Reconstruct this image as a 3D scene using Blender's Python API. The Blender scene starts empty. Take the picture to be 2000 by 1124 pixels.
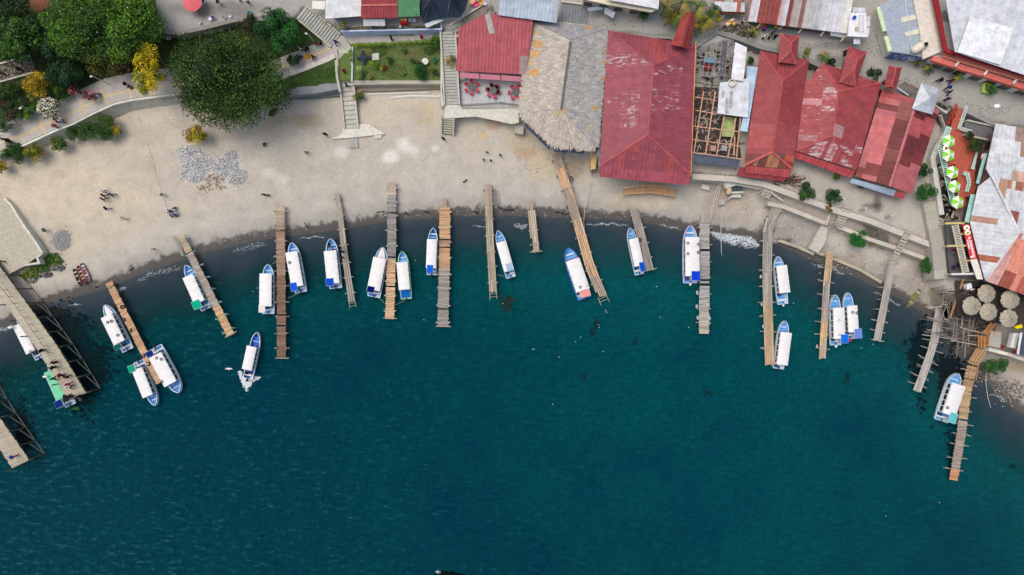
import bpy, math, random
import numpy as np
from mathutils import Vector, Matrix
random.seed(7); RNG = np.random.default_rng(7)
C = bpy.context.scene.collection
# ---------------------------------------------------------------- camera, sky, sun, exposure
H, S = 107.0, 12.5                       # drone height (m), photo pixels per metre at water level
cam_d = bpy.data.cameras.new('camera'); cam = bpy.data.objects.new('camera', cam_d); C.objects.link(cam)
cam.location = (0, 0, H); cam_d.sensor_width = 36; cam_d.lens = 36*H/160.0; cam_d.clip_end = 3000
bpy.context.scene.camera = cam
SUN_EL, SUN_AZ = math.radians(68), math.radians(150)
world = bpy.data.worlds.new('World'); bpy.context.scene.world = world; world.use_nodes = True
nt = world.node_tree; bg = nt.nodes['Background']; sky = nt.nodes.new('ShaderNodeTexSky')
sky.sky_type = 'NISHITA'; sky.sun_disc = False; sky.sun_elevation = SUN_EL; sky.sun_rotation = math.radians(-60)
sky.air_density = 1.6; sky.dust_density = 6.0; sky.ozone_density = 1.0
nt.links.new(sky.outputs[0], bg.inputs[0]); bg.inputs[1].default_value = 0.15
sd = bpy.data.lights.new('sun', 'SUN'); sd.energy = 1.3; sd.angle = math.radians(38); sd.color = (1, .95, .88)
sun = bpy.data.objects.new('sun', sd); C.objects.link(sun)
dirv = Vector((math.cos(SUN_EL)*math.cos(SUN_AZ), math.cos(SUN_EL)*math.sin(SUN_AZ), math.sin(SUN_EL)))
sun.rotation_euler = dirv.to_track_quat('Z', 'Y').to_euler()
vs = bpy.context.scene.view_settings; vs.view_transform = 'Standard'; vs.look = 'None'; vs.gamma = 1; vs.exposure = -0.2
cy = bpy.context.scene.cycles; cy.max_bounces = 5; cy.diffuse_bounces = 3; cy.glossy_bounces = 2; cy.transparent_max_bounces = 8
# ---------------------------------------------------------------- helpers
def W(px, py, h=0.0):                    # the point at height h that stands at photo pixel (px, py)
    f = (H-h)/H
    return Vector(((px-1000)/S*f, (562-py)/S*f, h))
def srgb(r, g, b, k=1.0):
    f = lambda c: ((c/255+.055)/1.055)**2.4 if c > 10 else c/255/12.92
    return (f(r)*k, f(g)*k, f(b)*k)
def tag(o, label=None, cat=None, group=None, kind=None):
    if label: o['label'] = label
    if cat: o['category'] = cat
    if group: o['group'] = group
    if kind: o['kind'] = kind
    return o
def empty(name, loc, label, cat, group=None, rz=0):
    o = bpy.data.objects.new(name, None); C.objects.link(o); o.location = loc; o.rotation_euler[2] = rz
    o.empty_display_size = .2
    return tag(o, label, cat, group)
_mats = {}
def mat(kind):
    if kind in _mats: return _mats[kind]
    rough, amt, scale, bump, metal, spec = dict(
        paint=(.45, .12, 3, .05, 0, .5), metal=(.55, .3, 1.1, .2, 0, .3), wood=(.85, .35, 7, .5, 0, .2),
        concrete=(.9, .22, 2.2, .3, 0, .2), fabric=(.9, .12, 5, .2, 0, .1), leaf=(.6, .3, 3, 0, 0, .25),
        plastic=(.5, .1, 1.6, 0, 0, .4), thatch=(.95, .45, 9, 1, 0, .1), stone=(.85, .3, 6, .5, 0, .3), skin=(.6, .1, 9, 0, 0, .3),
        rubber=(.8, .2, 9, .2, 0, .2), glass=(.12, .05, 3, 0, 0, .6), cloth=(.95, .15, 20, .1, 0, .1))[kind]
    m = bpy.data.materials.new(kind); m.use_nodes = True; t = m.node_tree; N, L = t.nodes, t.links
    b = N['Principled BSDF']; b.inputs['Roughness'].default_value = rough; b.inputs['Specular IOR Level'].default_value = spec
    at = N.new('ShaderNodeAttribute'); at.attribute_name = 'Col'
    geo = N.new('ShaderNodeNewGeometry')
    mp = N.new('ShaderNodeMapping'); L.new(geo.outputs['Position'], mp.inputs[0])
    n1 = N.new('ShaderNodeTexNoise'); n1.inputs['Scale'].default_value = scale; n1.inputs['Detail'].default_value = 6; n1.inputs['Roughness'].default_value = .7
    L.new(mp.outputs[0], n1.inputs[0])
    mr = N.new('ShaderNodeMapRange'); mr.inputs[1].default_value = .25; mr.inputs[2].default_value = .75
    mr.inputs[3].default_value = 1-amt*1.3; mr.inputs[4].default_value = 1+amt*.9
    L.new(n1.outputs[0], mr.inputs[0])
    mx = N.new('ShaderNodeVectorMath'); mx.operation = 'SCALE'
    L.new(at.outputs['Color'], mx.inputs[0]); L.new(mr.outputs[0], mx.inputs['Scale'])
    col = mx.outputs[0]
    if kind in ('metal', 'paint', 'wood'):                       # worn, chalky scuffs where the Col alpha asks for them
        n2 = N.new('ShaderNodeTexNoise'); n2.inputs['Scale'].default_value = 1.0; n2.inputs['Detail'].default_value = 9; n2.inputs['Roughness'].default_value = .75
        mp2 = N.new('ShaderNodeMapping'); mp2.inputs['Scale'].default_value = (.9, 3.2, 1); L.new(geo.outputs['Position'], mp2.inputs[0]); L.new(mp2.outputs[0], n2.inputs[0])
        ad = N.new('ShaderNodeMath'); ad.operation = 'ADD'; L.new(n2.outputs[0], ad.inputs[0]); L.new(at.outputs['Alpha'], ad.inputs[1])
        st = N.new('ShaderNodeMapRange'); st.inputs[1].default_value = .98; st.inputs[2].default_value = 1.04; L.new(ad.outputs[0], st.inputs[0])
        mc = N.new('ShaderNodeMix'); mc.data_type = 'RGBA'; L.new(st.outputs[0], mc.inputs[0]); L.new(col, mc.inputs[6])
        mc.inputs[7].default_value = (.5, .42, .43, 1)
        col = mc.outputs[2]
    L.new(col, b.inputs['Base Color'])
    if bump:
        n3 = N.new('ShaderNodeTexNoise'); n3.inputs['Scale'].default_value = scale*4; n3.inputs['Detail'].default_value = 4; L.new(mp.outputs[0], n3.inputs[0])
        bp = N.new('ShaderNodeBump'); bp.inputs['Strength'].default_value = bump; bp.inputs['Distance'].default_value = .03
        L.new(n3.outputs[0], bp.inputs['Height']); L.new(bp.outputs[0], b.inputs['Normal'])
    _mats[kind] = m
    return m
class MB:
    def __init__(s): s.v = []; s.f = []; s.c = []
    def add(s, vs_, fs, col):
        o = len(s.v); s.v += [tuple(x) for x in vs_]
        c = tuple(col) if len(col) == 4 else tuple(col)+(0,)
        for f in fs: s.f.append([i+o for i in f]); s.c.append(c)
    def quad(s, a, b, c, d, col): s.add((a, b, c, d), ((0, 1, 2, 3),), col)
    def poly(s, pts, col): s.add(pts, (tuple(range(len(pts))),), col)
    def prism(s, pts, z0, z1, col, colside=None):         # pts: xy list; z0/z1 floats or lists
        n = len(pts); pts = [(p[0], p[1]) for p in pts]
        ar = sum(pts[i][0]*pts[(i+1) % n][1]-pts[(i+1) % n][0]*pts[i][1] for i in range(n))
        if ar < 0: pts = pts[::-1]; z0 = z0[::-1] if isinstance(z0, list) else z0; z1 = z1[::-1] if isinstance(z1, list) else z1
        za = z0 if isinstance(z0, list) else [z0]*n; zb = z1 if isinstance(z1, list) else [z1]*n
        v = [(p[0], p[1], za[i]) for i, p in enumerate(pts)]+[(p[0], p[1], zb[i]) for i, p in enumerate(pts)]
        s.add(v, [tuple(range(n, 2*n)), tuple(range(n-1, -1, -1))], col)
        s.add(v, [(i, (i+1) % n, n+(i+1) % n, n+i) for i in range(n)], colside or col)
    def box(s, c, sx, sy, sz, col, rz=0, tilt=None):       # centre, full sizes
        R = Matrix.Rotation(rz, 3, 'Z')
        if tilt: R = tilt @ R if rz else tilt
        v = [Vector(c)+R @ Vector((x*sx/2, y*sy/2, z*sz/2)) for z in (-1, 1) for x, y in ((-1, -1), (1, -1), (1, 1), (-1, 1))]
        s.add(v, ((3, 2, 1, 0), (4, 5, 6, 7), (0, 1, 5, 4), (1, 2, 6, 5), (2, 3, 7, 6), (3, 0, 4, 7)), col)
    def bar(s, a, b, w, t, col):                            # rectangular bar from a to b
        a, b = Vector(a), Vector(b); d = b-a
        if d.length < 1e-5: return
        q = d.to_track_quat('Y', 'Z'); R = q.to_matrix()
        v = [p+R @ Vector((x*w/2, 0, z*t/2)) for p in (a, b) for x, z in ((-1, -1), (1, -1), (1, 1), (-1, 1))]
        s.add(v, ((0, 1, 2, 3), (7, 6, 5, 4), (4, 5, 1, 0), (5, 6, 2, 1), (6, 7, 3, 2), (7, 4, 0, 3)), col)
    def tube(s, a, b, r0, r1, col, n=7):
        a, b = Vector(a), Vector(b); d = b-a
        if d.length < 1e-5: return
        R = d.to_track_quat('Z', 'Y').to_matrix()
        v = [p+R @ Vector((math.cos(k*2*math.pi/n)*r, math.sin(k*2*math.pi/n)*r, 0)) for p, r in ((a, r0), (b, r1)) for k in range(n)]
        s.add(v, [(k, (k+1) % n, n+(k+1) % n, n+k) for k in range(n)]+[tuple(range(n-1, -1, -1)), tuple(range(n, 2*n))], col)
    def lathe(s, c, prof, col, n=12, a0=0.0, cols=None):    # prof: (r, z); cols: per sector
        c = Vector(c); v = []
        for r, z in prof: v += [c+Vector((math.cos(a0+k*2*math.pi/n)*r, math.sin(a0+k*2*math.pi/n)*r, z)) for k in range(n)]
        for i in range(len(prof)-1):
            for k in range(n):
                cc = cols[k % len(cols)] if cols else col
                q = (i*n+k, i*n+(k+1) % n, (i+1)*n+(k+1) % n, (i+1)*n+k)
                s.add([v[j] for j in q], ((0, 1, 2, 3),), cc)
    def torus(s, c, R, r, col, n=14, m=7, M3=None):
        c = Vector(c); M3 = M3 or Matrix.Identity(3); v = []
        for i in range(n):
            a = i*2*math.pi/n
            for j in range(m):
                b = j*2*math.pi/m
                v.append(c+M3 @ Vector((math.cos(a)*(R+r*math.cos(b)), math.sin(a)*(R+r*math.cos(b)), r*math.sin(b))))
        s.add(v, [(i*m+j, ((i+1) % n)*m+j, ((i+1) % n)*m+(j+1) % m, i*m+(j+1) % m) for i in range(n) for j in range(m)], col)
    def blob(s, c, rx, ry, rz, col, seg=8, rings=5, jit=.0, rot=0):
        c = Vector(c); v = [c+Vector((0, 0, -rz))]
        for i in range(1, rings):
            t = math.pi*i/rings
            for k in range(seg):
                a = k*2*math.pi/seg+rot; j = 1+random.uniform(-jit, jit)
                v.append(c+Vector((math.cos(a)*math.sin(t)*rx*j, math.sin(a)*math.sin(t)*ry*j, -math.cos(t)*rz*j)))
        v.append(c+Vector((0, 0, rz))); f = [(0, 1+(k+1) % seg, 1+k) for k in range(seg)]
        for i in range(rings-2):
            f += [(1+i*seg+k, 1+i*seg+(k+1) % seg, 1+(i+1)*seg+(k+1) % seg, 1+(i+1)*seg+k) for k in range(seg)]
        b = 1+(rings-2)*seg; f += [(b+k, b+(k+1) % seg, len(v)-1) for k in range(seg)]
        s.add(v, f, col)
    def build(s, name, kind='paint', parent=None, smooth=False, bevel=0, origin=None):
        me = bpy.data.meshes.new(name); V = s.v
        if parent is not None:
            Mi = parent_world(parent).inverted(); V = [tuple(Mi @ Vector(x)) for x in V]
        elif origin is None and V:
            A = np.array(V); origin = Vector((A[:, 0].mean(), A[:, 1].mean(), A[:, 2].min()))
        if parent is None: V = [(x[0]-origin[0], x[1]-origin[1], x[2]-origin[2]) for x in V]
        me.from_pydata(V, [], s.f)
        ca = me.color_attributes.new('Col', 'FLOAT_COLOR', 'CORNER')
        cn = np.array([len(f) for f in s.f]); arr = np.repeat(np.array(s.c, dtype=np.float32), cn, axis=0)
        ca.data.foreach_set('color', arr.ravel())
        me.materials.append(mat(kind) if isinstance(kind, str) else kind)
        if smooth: me.polygons.foreach_set('use_smooth', [True]*len(s.f))
        me.update()
        o = bpy.data.objects.new(name, me); C.objects.link(o)
        if parent is not None: o.parent = parent
        else: o.location = origin
        if bevel:
            bm = o.modifiers.new('bevel', 'BEVEL'); bm.width = bevel; bm.segments = 2
        return o
def parent_world(p):
    M = Matrix.Translation(p.location) @ p.rotation_euler.to_matrix().to_4x4() @ Matrix.Diagonal(p.scale).to_4x4()
    return (parent_world(p.parent) @ M) if p.parent else M
def copy_tree(o, parent=None, loc=None, rz=None):
    c = o.copy(); C.objects.link(c)
    if parent is not None: c.parent = parent
    if loc is not None: c.location = loc
    if rz is not None: c.rotation_euler[2] = rz
    for ch in [x for x in list(kids.get(o.name, []))]: copy_tree(ch, c)
    kids[c.name] = []
    if parent is not None: kids.setdefault(parent.name, []).append(c)
    return c
kids = {}
def reg(root, *parts): kids[root.name] = list(parts); return root
def jit(c, a=.1, h=.03):
    k = 1+random.uniform(-a, a)
    return tuple(max(0, x*k*(1+random.uniform(-h, h))) for x in c[:3])+((c[3],) if len(c) > 3 else ())
# palette (base colours)
WOODG = srgb(168, 158, 148); WOODO = srgb(208, 166, 122); WOODB = srgb(140, 115, 96); WOODT = srgb(190, 165, 135); WOODD = srgb(70, 62, 54)
CONC = srgb(186, 182, 172); CONCL = srgb(205, 203, 192); RED = srgb(168, 62, 70); WHITE = (.8, .8, .8); RUST = srgb(140, 72, 62)
# ---------------------------------------------------------------- terrain
SHORE = [(-900, 720), (-60, 668), (0, 645), (60, 612), (100, 594), (150, 580), (205, 565), (250, 546), (300, 527), (345, 513), (400, 495), (450, 483), (500, 471), (540, 464), (600, 458),
         (660, 450), (700, 443), (760, 433), (830, 427), (900, 423), (980, 422), (1040, 424), (1100, 426), (1160, 428), (1220, 432), (1290, 441), (1340, 450), (1390, 458), (1440, 466),
         (1490, 470), (1530, 484), (1580, 506), (1620, 522), (1680, 546), (1720, 568), (1760, 585), (1800, 612), (1835, 640), (1865, 690), (1895, 715), (1930, 752), (1980, 800), (2060, 845), (2900, 1010)]
SH = np.array([[W(x, y).x, W(x, y).y] for x, y in SHORE])
def shore_dist(X, Y):                     # + inland, - in the lake
    P = np.stack([X, Y], -1); best = np.full(X.shape, 1e9)
    for a, b in zip(SH[:-1], SH[1:]):
        d = b-a; t = np.clip(((P-a) @ d)/(d @ d), 0, 1)
        best = np.minimum(best, np.hypot(*(P-(a+t[..., None]*d)).transpose((-1,)+tuple(range(P.ndim-1)))))
    return np.where(Y > np.interp(X, SH[:, 0], SH[:, 1]), best, -best)
def in_poly(X, Y, poly):
    r = np.zeros(X.shape, bool); n = len(poly)
    for i in range(n):
        x0, y0 = poly[i]; x1, y1 = poly[(i+1) % n]
        c = ((y0 > Y) != (y1 > Y))
        with np.errstate(divide='ignore', invalid='ignore'): xi = (x1-x0)*(Y-y0)/((y1-y0) if y1 != y0 else 1e-9)+x0
        r ^= c & (X < xi)
    return r
ZP, ZU, ZB, ZM, ZG = 3.4, 5.0, 3.3, 2.3, 1.3
PROM = [(-60, 318), (0, 300), (46, 284), (109, 255), (141, 243), (180, 223), (221, 204), (255, 196), (313, 188), (400, 178), (480, 172), (558, 151), (640, 119), (660, 108)]
ZONES = [  # (level, px polygon, ground colour)
    (ZP, [(-1500, -900), (-1500, 700), (-60, 318)]+PROM[1:11]+[(560, 176), (664, 162), (664, -900)], srgb(72, 92, 48)),
    (ZP, [(664, 60), (664, 160), (690, 158), (862, 158), (862, 60)], srgb(96, 118, 62)),
    (3.3, [(862, 60), (862, 205), (896, 214), (1014, 214), (1030, 240), (1090, 290), (1165, 300), (1175, 60)], CONC),
    (ZB, [(1165, 60), (1168, 300), (1172, 325), (1350, 340), (1430, 345), (1490, 362), (1530, 372), (1640, 412), (1700, 430), (1822, 478), (1840, 560), (1900, 600), (2900, 680), (2900, 60)], srgb(178, 172, 164)),
    (ZM, [(1505, 368), (1530, 374), (1640, 414), (1700, 432), (1822, 480), (1818, 508), (1700, 465), (1640, 448), (1500, 395)], srgb(158, 150, 142)),
    (ZU, [(300, -900), (300, 50), (318, 62), (345, 70), (400, 60), (455, 44), (500, 40), (576, 40), (592, 16), (668, 60), (862, 56), (885, 60), (960, 18), (975, 45), (1040, 48), (1180, 64),
          (1310, 72), (1350, 98), (1440, 78), (1490, 96), (1560, 112), (1640, 148), (1720, 172), (1790, 200), (1850, 205), (1935, 240), (2900, 380), (2900, -900)], srgb(162, 160, 156))]
ZW = [(z, [tuple(W(x, y, z)[:2]) for x, y in p], c) for z, p, c in ZONES]
def wob(X, Y, f, s=0):
    return (np.sin(X*f+1.3*s+np.sin(Y*f*.7+s))+np.sin(Y*f*1.13+2.1*s+np.sin(X*f*.6-s)))/2
def terrain(X, Y):
    d = shore_dist(X, Y)
    z = np.where(d > 0, np.minimum(.085*d, 1.15+.014*d), np.maximum(.1*d, -5))
    z = z+np.where(d > 2, .05*wob(X, Y, .35, 1)+.03*wob(X, Y, .9, 2), 0)
    for lv, poly, c in ZW: z = np.where(in_poly(X, Y, poly), lv, z)
    return z
def axis(lo, hi, st):
    core = np.arange(lo, hi+st/2, st); o = [st*1.5*1.35**k for k in range(14)]; e = np.cumsum(o)
    return np.concatenate([lo-e[::-1], core, hi+e])
XS, YS = axis(-90, 90, .42), axis(-14, 52, .42)
GX, GY = np.meshgrid(XS, YS); GZ = terrain(GX, GY); GD = shore_dist(GX, GY)
def gz(x, y):
    i, j = min(len(YS)-1, int(np.searchsorted(YS, y))), min(len(XS)-1, int(np.searchsorted(XS, x))); return float(GZ[i, j])
def G(px, py, up=0.0):                    # ground point seen at photo pixel
    h = 0.0
    for _ in range(4): p = W(px, py, h); h = max(gz(p.x, p.y), 0.0)
    return W(px, py, h+up)
PXg = 1000+GX*S*H/(H-GZ); PYg = 562-GY*S*H/(H-GZ)
col = np.zeros(GX.shape+(3,)); base = np.array(srgb(187, 180, 168)); warm = np.array(srgb(198, 186, 164)); cool = np.array(srgb(170, 170, 169))
n1 = np.clip(.5+.5*wob(GX, GY, .16, 3)+.25*wob(GX, GY, .5, 4), 0, 1)
wm = np.clip((330-PXg)/300, 0, 1)*.8+np.clip((330-PYg)/200, 0, 1)*.35+.3*(n1-.5); wm = np.clip(wm, 0, 1)[..., None]
cm = np.clip(1-GD/7, 0, 1)[..., None]*.7
col = base*(1-wm)+warm*wm; col = col*(1-cm)+cool*cm
for lv, poly, c in ZW: col = np.where(in_poly(GX, GY, poly)[..., None], np.array(c), col)
def blobc(x, y, rx, ry, c, k=1.0, sh=2.0, rot=0):
    global col
    a = math.radians(rot); dx, dy = PXg-x, PYg-y; u = (dx*math.cos(a)+dy*math.sin(a))/rx; v = (-dx*math.sin(a)+dy*math.cos(a))/ry
    m = np.clip((1-(u*u+v*v)+.35*wob(GX, GY, 1.3, x))*sh, 0, 1)[..., None]*k
    col = col*(1-m)+np.array(c)*m
DUST = srgb(222, 220, 214)
for x, y, rx, ry in ((372, 305, 30, 22), (388, 330, 36, 28), (445, 330, 34, 34)): blobc(x, y, rx, ry, srgb(205, 206, 206), .7, 1.0)
for x, y, rx, ry, c, k in ((230, 330, 150, 16, srgb(176, 166, 150), .3), (420, 420, 160, 10, srgb(172, 168, 162), .35), (700, 380, 180, 12, srgb(174, 172, 168), .3), (620, 330, 120, 10, srgb(176, 168, 156), .3), (330, 450, 120, 14, srgb(200, 192, 176), .35), (900, 330, 90, 14, srgb(176, 170, 160), .3), (160, 520, 60, 12, srgb(168, 164, 156), .35)): blobc(x, y, rx, ry, c, k, .8, -10 if x < 500 else 0)
for x, y, rx, ry, k in ((665, 300, 18, 14, .8), (765, 305, 22, 16, .95), (786, 283, 20, 16, .95), (806, 295, 14, 16, .7), (848, 290, 9, 9, .7), (522, 338, 22, 12, .7), (548, 350, 18, 14, .35)): blobc(x, y, rx, ry, DUST, k, .9)
for x, y, rx, ry, c, k in ((115, 340, 22, 10, srgb(150, 130, 105), .7), (280, 270, 40, 18, srgb(178, 166, 150), .6), (600, 235, 40, 18, srgb(178, 160, 130), .7), (545, 235, 30, 12, srgb(190, 168, 138), .6), (520, 255, 20, 20, srgb(205, 180, 150), .5),
        (740, 230, 40, 20, srgb(196, 182, 160), .5), (780, 200, 60, 12, srgb(200, 185, 168), .5), (830, 225, 20, 25, srgb(186, 166, 138), .6), (1030, 300, 25, 12, srgb(176, 142, 105), .6), (1015, 275, 40, 25, srgb(180, 164, 140), .7), (945, 265, 10, 8, srgb(205, 175, 135), .7),
        (965, 240, 22, 14, srgb(178, 150, 125), .7), (1060, 320, 40, 30, srgb(196, 180, 150), .6), (1120, 330, 30, 24, srgb(165, 148, 128), .8), (1250, 395, 90, 20, srgb(205, 190, 165), .6), (400, 240, 60, 20, srgb(172, 160, 148), .5),
        (450, 265, 60, 14, srgb(160, 152, 146), .6), (1420, 400, 60, 40, srgb(172, 158, 145), .7), (1380, 330, 40, 18, srgb(150, 142, 132), .7), (150, 380, 160, 60, srgb(206, 194, 172), .6), (60, 470, 40, 60, srgb(186, 184, 172), .7),
        (1640, 520, 80, 30, srgb(172, 160, 146), .7), (1560, 445, 60, 26, srgb(160, 156, 150), .8), (1795, 560, 40, 60, srgb(160, 150, 140), .7), (1960, 740, 60, 30, srgb(165, 155, 145), .8), (1980, 715, 50, 14, srgb(150, 135, 105), .7)): blobc(x, y, rx, ry, c, k)
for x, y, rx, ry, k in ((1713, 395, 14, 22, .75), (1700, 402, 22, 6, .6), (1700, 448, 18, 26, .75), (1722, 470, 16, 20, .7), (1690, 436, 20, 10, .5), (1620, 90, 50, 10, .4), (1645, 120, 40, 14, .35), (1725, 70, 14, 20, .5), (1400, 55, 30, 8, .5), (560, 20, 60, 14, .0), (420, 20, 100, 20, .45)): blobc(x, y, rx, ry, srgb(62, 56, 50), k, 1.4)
for x, y, rx, ry in ((60, 230, 60, 40), (400, 80, 120, 24), (600, 142, 40, 18), (180, 140, 140, 60), (60, 120, 70, 60)): blobc(x, y, rx, ry, srgb(48, 66, 30), .7)
for x, y, rx, ry, c in ((80, 105, 22, 40, srgb(86, 62, 48)), (78, 5, 22, 22, srgb(170, 100, 86)), (100, 60, 30, 12, srgb(110, 104, 98)), (500, 45, 30, 10, srgb(60, 48, 40)), (760, 120, 90, 12, srgb(126, 130, 84)), (1385, 80, 36, 22, srgb(170, 170, 165))): blobc(x, y, rx, ry, c, .8)
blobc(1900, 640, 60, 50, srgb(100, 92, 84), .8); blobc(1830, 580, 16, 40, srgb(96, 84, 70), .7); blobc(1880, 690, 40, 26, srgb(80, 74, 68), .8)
def grid_mesh(name, X, Y, Z):
    ny, nx = X.shape; me = bpy.data.meshes.new(name)
    v = np.stack([X, Y, Z], -1).reshape(-1, 3); i = np.arange(ny*nx).reshape(ny, nx)
    f = np.stack([i[:-1, :-1], i[:-1, 1:], i[1:, 1:], i[1:, :-1]], -1).reshape(-1, 4)
    me.vertices.add(len(v)); me.vertices.foreach_set('co', v.ravel()); me.loops.add(f.size); me.loops.foreach_set('vertex_index', f.ravel().astype(np.int32))
    me.polygons.add(len(f)); me.polygons.foreach_set('loop_start', np.arange(0, f.size, 4, dtype=np.int32)); me.polygons.foreach_set('loop_total', np.full(len(f), 4, dtype=np.int32))
    me.update(calc_edges=True); me.validate(); return me
me = grid_mesh('ground', GX, GY, GZ)
a = me.attributes.new('Col', 'FLOAT_COLOR', 'POINT'); a.data.foreach_set('color', np.concatenate([col, np.ones(GX.shape+(1,))], -1).astype(np.float32).ravel())
a = me.attributes.new('shore', 'FLOAT', 'POINT'); a.data.foreach_set('value', GD.astype(np.float32).ravel())
def nmat(name):
    m = bpy.data.materials.new(name); m.use_nodes = True; return m, m.node_tree.nodes, m.node_tree.links, m.node_tree.nodes['Principled BSDF']
def noise(N, L, scale, detail=5, rough=.6, vec=None, sc=None, rot=None):
    n = N.new('ShaderNodeTexNoise'); n.inputs['Scale'].default_value = scale; n.inputs['Detail'].default_value = detail; n.inputs['Roughness'].default_value = rough
    g = N.new('ShaderNodeNewGeometry'); v = g.outputs['Position']
    if sc or rot:
        mp = N.new('ShaderNodeMapping'); mp.inputs['Scale'].default_value = sc or (1, 1, 1); mp.inputs['Rotation'].default_value = rot or (0, 0, 0); L.new(v, mp.inputs[0]); v = mp.outputs[0]
    L.new(v, n.inputs[0]); return n.outputs[0]
def mrange(N, L, x, a, b, c=0., d=1.):
    r = N.new('ShaderNodeMapRange'); L.new(x, r.inputs[0])
    for i, q in enumerate((a, b, c, d)): r.inputs[i+1].default_value = q
    return r.outputs[0]
def math_(N, L, op, x, y):
    r = N.new('ShaderNodeMath'); r.operation = op
    for i, q in enumerate((x, y)):
        if isinstance(q, (int, float)): r.inputs[i].default_value = q
        else: L.new(q, r.inputs[i])
    return r.outputs[0]
def mixc(N, L, f, c1, c2):
    r = N.new('ShaderNodeMix'); r.data_type = 'RGBA'
    for i, q in ((0, f), (6, c1), (7, c2)):
        if isinstance(q, tuple): r.inputs[i].default_value = q if len(q) == 4 else q+(1,)
        elif isinstance(q, (int, float)): r.inputs[i].default_value = q
        else: L.new(q, r.inputs[i])
    return r.outputs[2]
m, N, L, B = nmat('sand and soil')
at = N.new('ShaderNodeAttribute'); at.attribute_name = 'Col'; sh = N.new('ShaderNodeAttribute'); sh.attribute_name = 'shore'
big = noise(N, L, .5, 8, .65); fine = noise(N, L, 6, 7, .8)
sc_ = math_(N, L, 'MULTIPLY', math_(N, L, 'MULTIPLY', mrange(N, L, noise(N, L, 1.6, 6, .7), .3, .7, .93, 1.06), mrange(N, L, big, .3, .7, .86, 1.08)), mrange(N, L, fine, .25, .75, .68, 1.3))
vm = N.new('ShaderNodeVectorMath'); vm.operation = 'SCALE'; L.new(at.outputs['Color'], vm.inputs[0]); L.new(sc_, vm.inputs['Scale'])
peb = noise(N, L, 4.5, 2, .5); c1 = mixc(N, L, mrange(N, L, peb, .70, .74, 0, .5), vm.outputs[0], srgb(235, 232, 225))
peb2 = noise(N, L, 3.3, 3, .6, sc=(1, 1, 1), rot=(.5, .4, 1)); c1 = mixc(N, L, mrange(N, L, peb2, .68, .72, 0, .45), c1, srgb(80, 74, 66))
edge = math_(N, L, 'ADD', sh.outputs['Fac'], mrange(N, L, noise(N, L, .7, 7, .6), .3, .7, -.6, .6))
wet = mrange(N, L, edge, 1.1, 1.7, 1, 0)
damp = mrange(N, L, edge, 1.2, 3.6, .45, 0)
c1 = mixc(N, L, damp, c1, srgb(120, 116, 112))
wetc = mixc(N, L, mrange(N, L, edge, -1.5, 1.6, 0, 1), srgb(64, 68, 76), srgb(96, 91, 86))
c1 = mixc(N, L, wet, c1, wetc)
weed = mrange(N, L, math_(N, L, 'ADD', noise(N, L, 1.7, 7, .7), math_(N, L, 'MULTIPLY', math_(N, L, 'ABSOLUTE', math_(N, L, 'SUBTRACT', edge, 1.55), 0), -.22)), .56, .62, 0, .55)
c1 = mixc(N, L, math_(N, L, 'MULTIPLY', weed, mrange(N, L, edge, .9, 1.4, 0, 1)), c1, c1)
L.new(c1, B.inputs['Base Color']); B.inputs['Roughness'].default_value = .95; B.inputs['Specular IOR Level'].default_value = .15
bp = N.new('ShaderNodeBump'); bp.inputs['Strength'].default_value = .6; bp.inputs['Distance'].default_value = .05; L.new(fine, bp.inputs['Height']); L.new(bp.outputs[0], B.inputs['Normal'])
me.materials.append(m); ground = bpy.data.objects.new('ground', me); C.objects.link(ground); tag(ground, kind='structure')
# lake bed is the same sheet; the lake surface
LX, LY = np.meshgrid(axis(-90, 90, 1.0), axis(-60, 12, .8)); LT = terrain(LX, LY)
wm_ = grid_mesh('water', LX, LY, np.zeros(LX.shape))
a = wm_.attributes.new('depth', 'FLOAT', 'POINT'); a.data.foreach_set('value', np.clip(-shore_dist(LX, LY), -5, 60).astype(np.float32).ravel())
m, N, L, B = nmat('lake water'); at = N.new('ShaderNodeAttribute'); at.attribute_name = 'depth'
out = N['Material Output']
dd = math_(N, L, 'ADD', at.outputs['Fac'], mrange(N, L, noise(N, L, .16, 4, .6), .3, .7, -1.6, 1.6))
deep = mixc(N, L, mrange(N, L, noise(N, L, .03, 5, .6, sc=(1, 1, 1)), .4, .58), (.0003, .029, .053), (.0003, .045, .057))
deep = mixc(N, L, mrange(N, L, noise(N, L, .12, 6, .65), .42, .7, 0, .5), deep, (.0004, .05, .058))
wind0 = None
geo = N.new('ShaderNodeNewGeometry'); sx = N.new('ShaderNodeSeparateXYZ'); L.new(geo.outputs['Position'], sx.inputs[0])
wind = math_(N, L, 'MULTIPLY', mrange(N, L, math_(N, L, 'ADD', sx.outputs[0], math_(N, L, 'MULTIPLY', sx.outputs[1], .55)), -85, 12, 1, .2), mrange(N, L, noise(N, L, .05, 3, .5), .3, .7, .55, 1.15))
fl1 = noise(N, L, 1.45, 5, .72, sc=(.42, 1.15, 1), rot=(0, 0, .62)); fleck = mrange(N, L, math_(N, L, 'ADD', fl1, math_(N, L, 'MULTIPLY', wind, .09)), .64, .76, 0, .9)  # wave glints painted into the water colour, stronger with wind
rip = mrange(N, L, fl1, .35, .65, .76, 1.26)  # ripple shading painted into the colour, crests lighter than troughs
deep = mixc(N, L, mrange(N, L, wind, .3, 1.0, 0, .85), deep, (.0004, .07, .108))
shal = mixc(N, L, mrange(N, L, dd, 6.0, 20, 0, 1), (.002, .064, .070), deep)
rv = N.new('ShaderNodeVectorMath'); rv.operation = 'SCALE'; L.new(shal, rv.inputs[0]); L.new(rip, rv.inputs['Scale'])
shal = mixc(N, L, math_(N, L, 'MULTIPLY', fleck, wind), rv.outputs[0], (.05, .2, .24))
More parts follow.
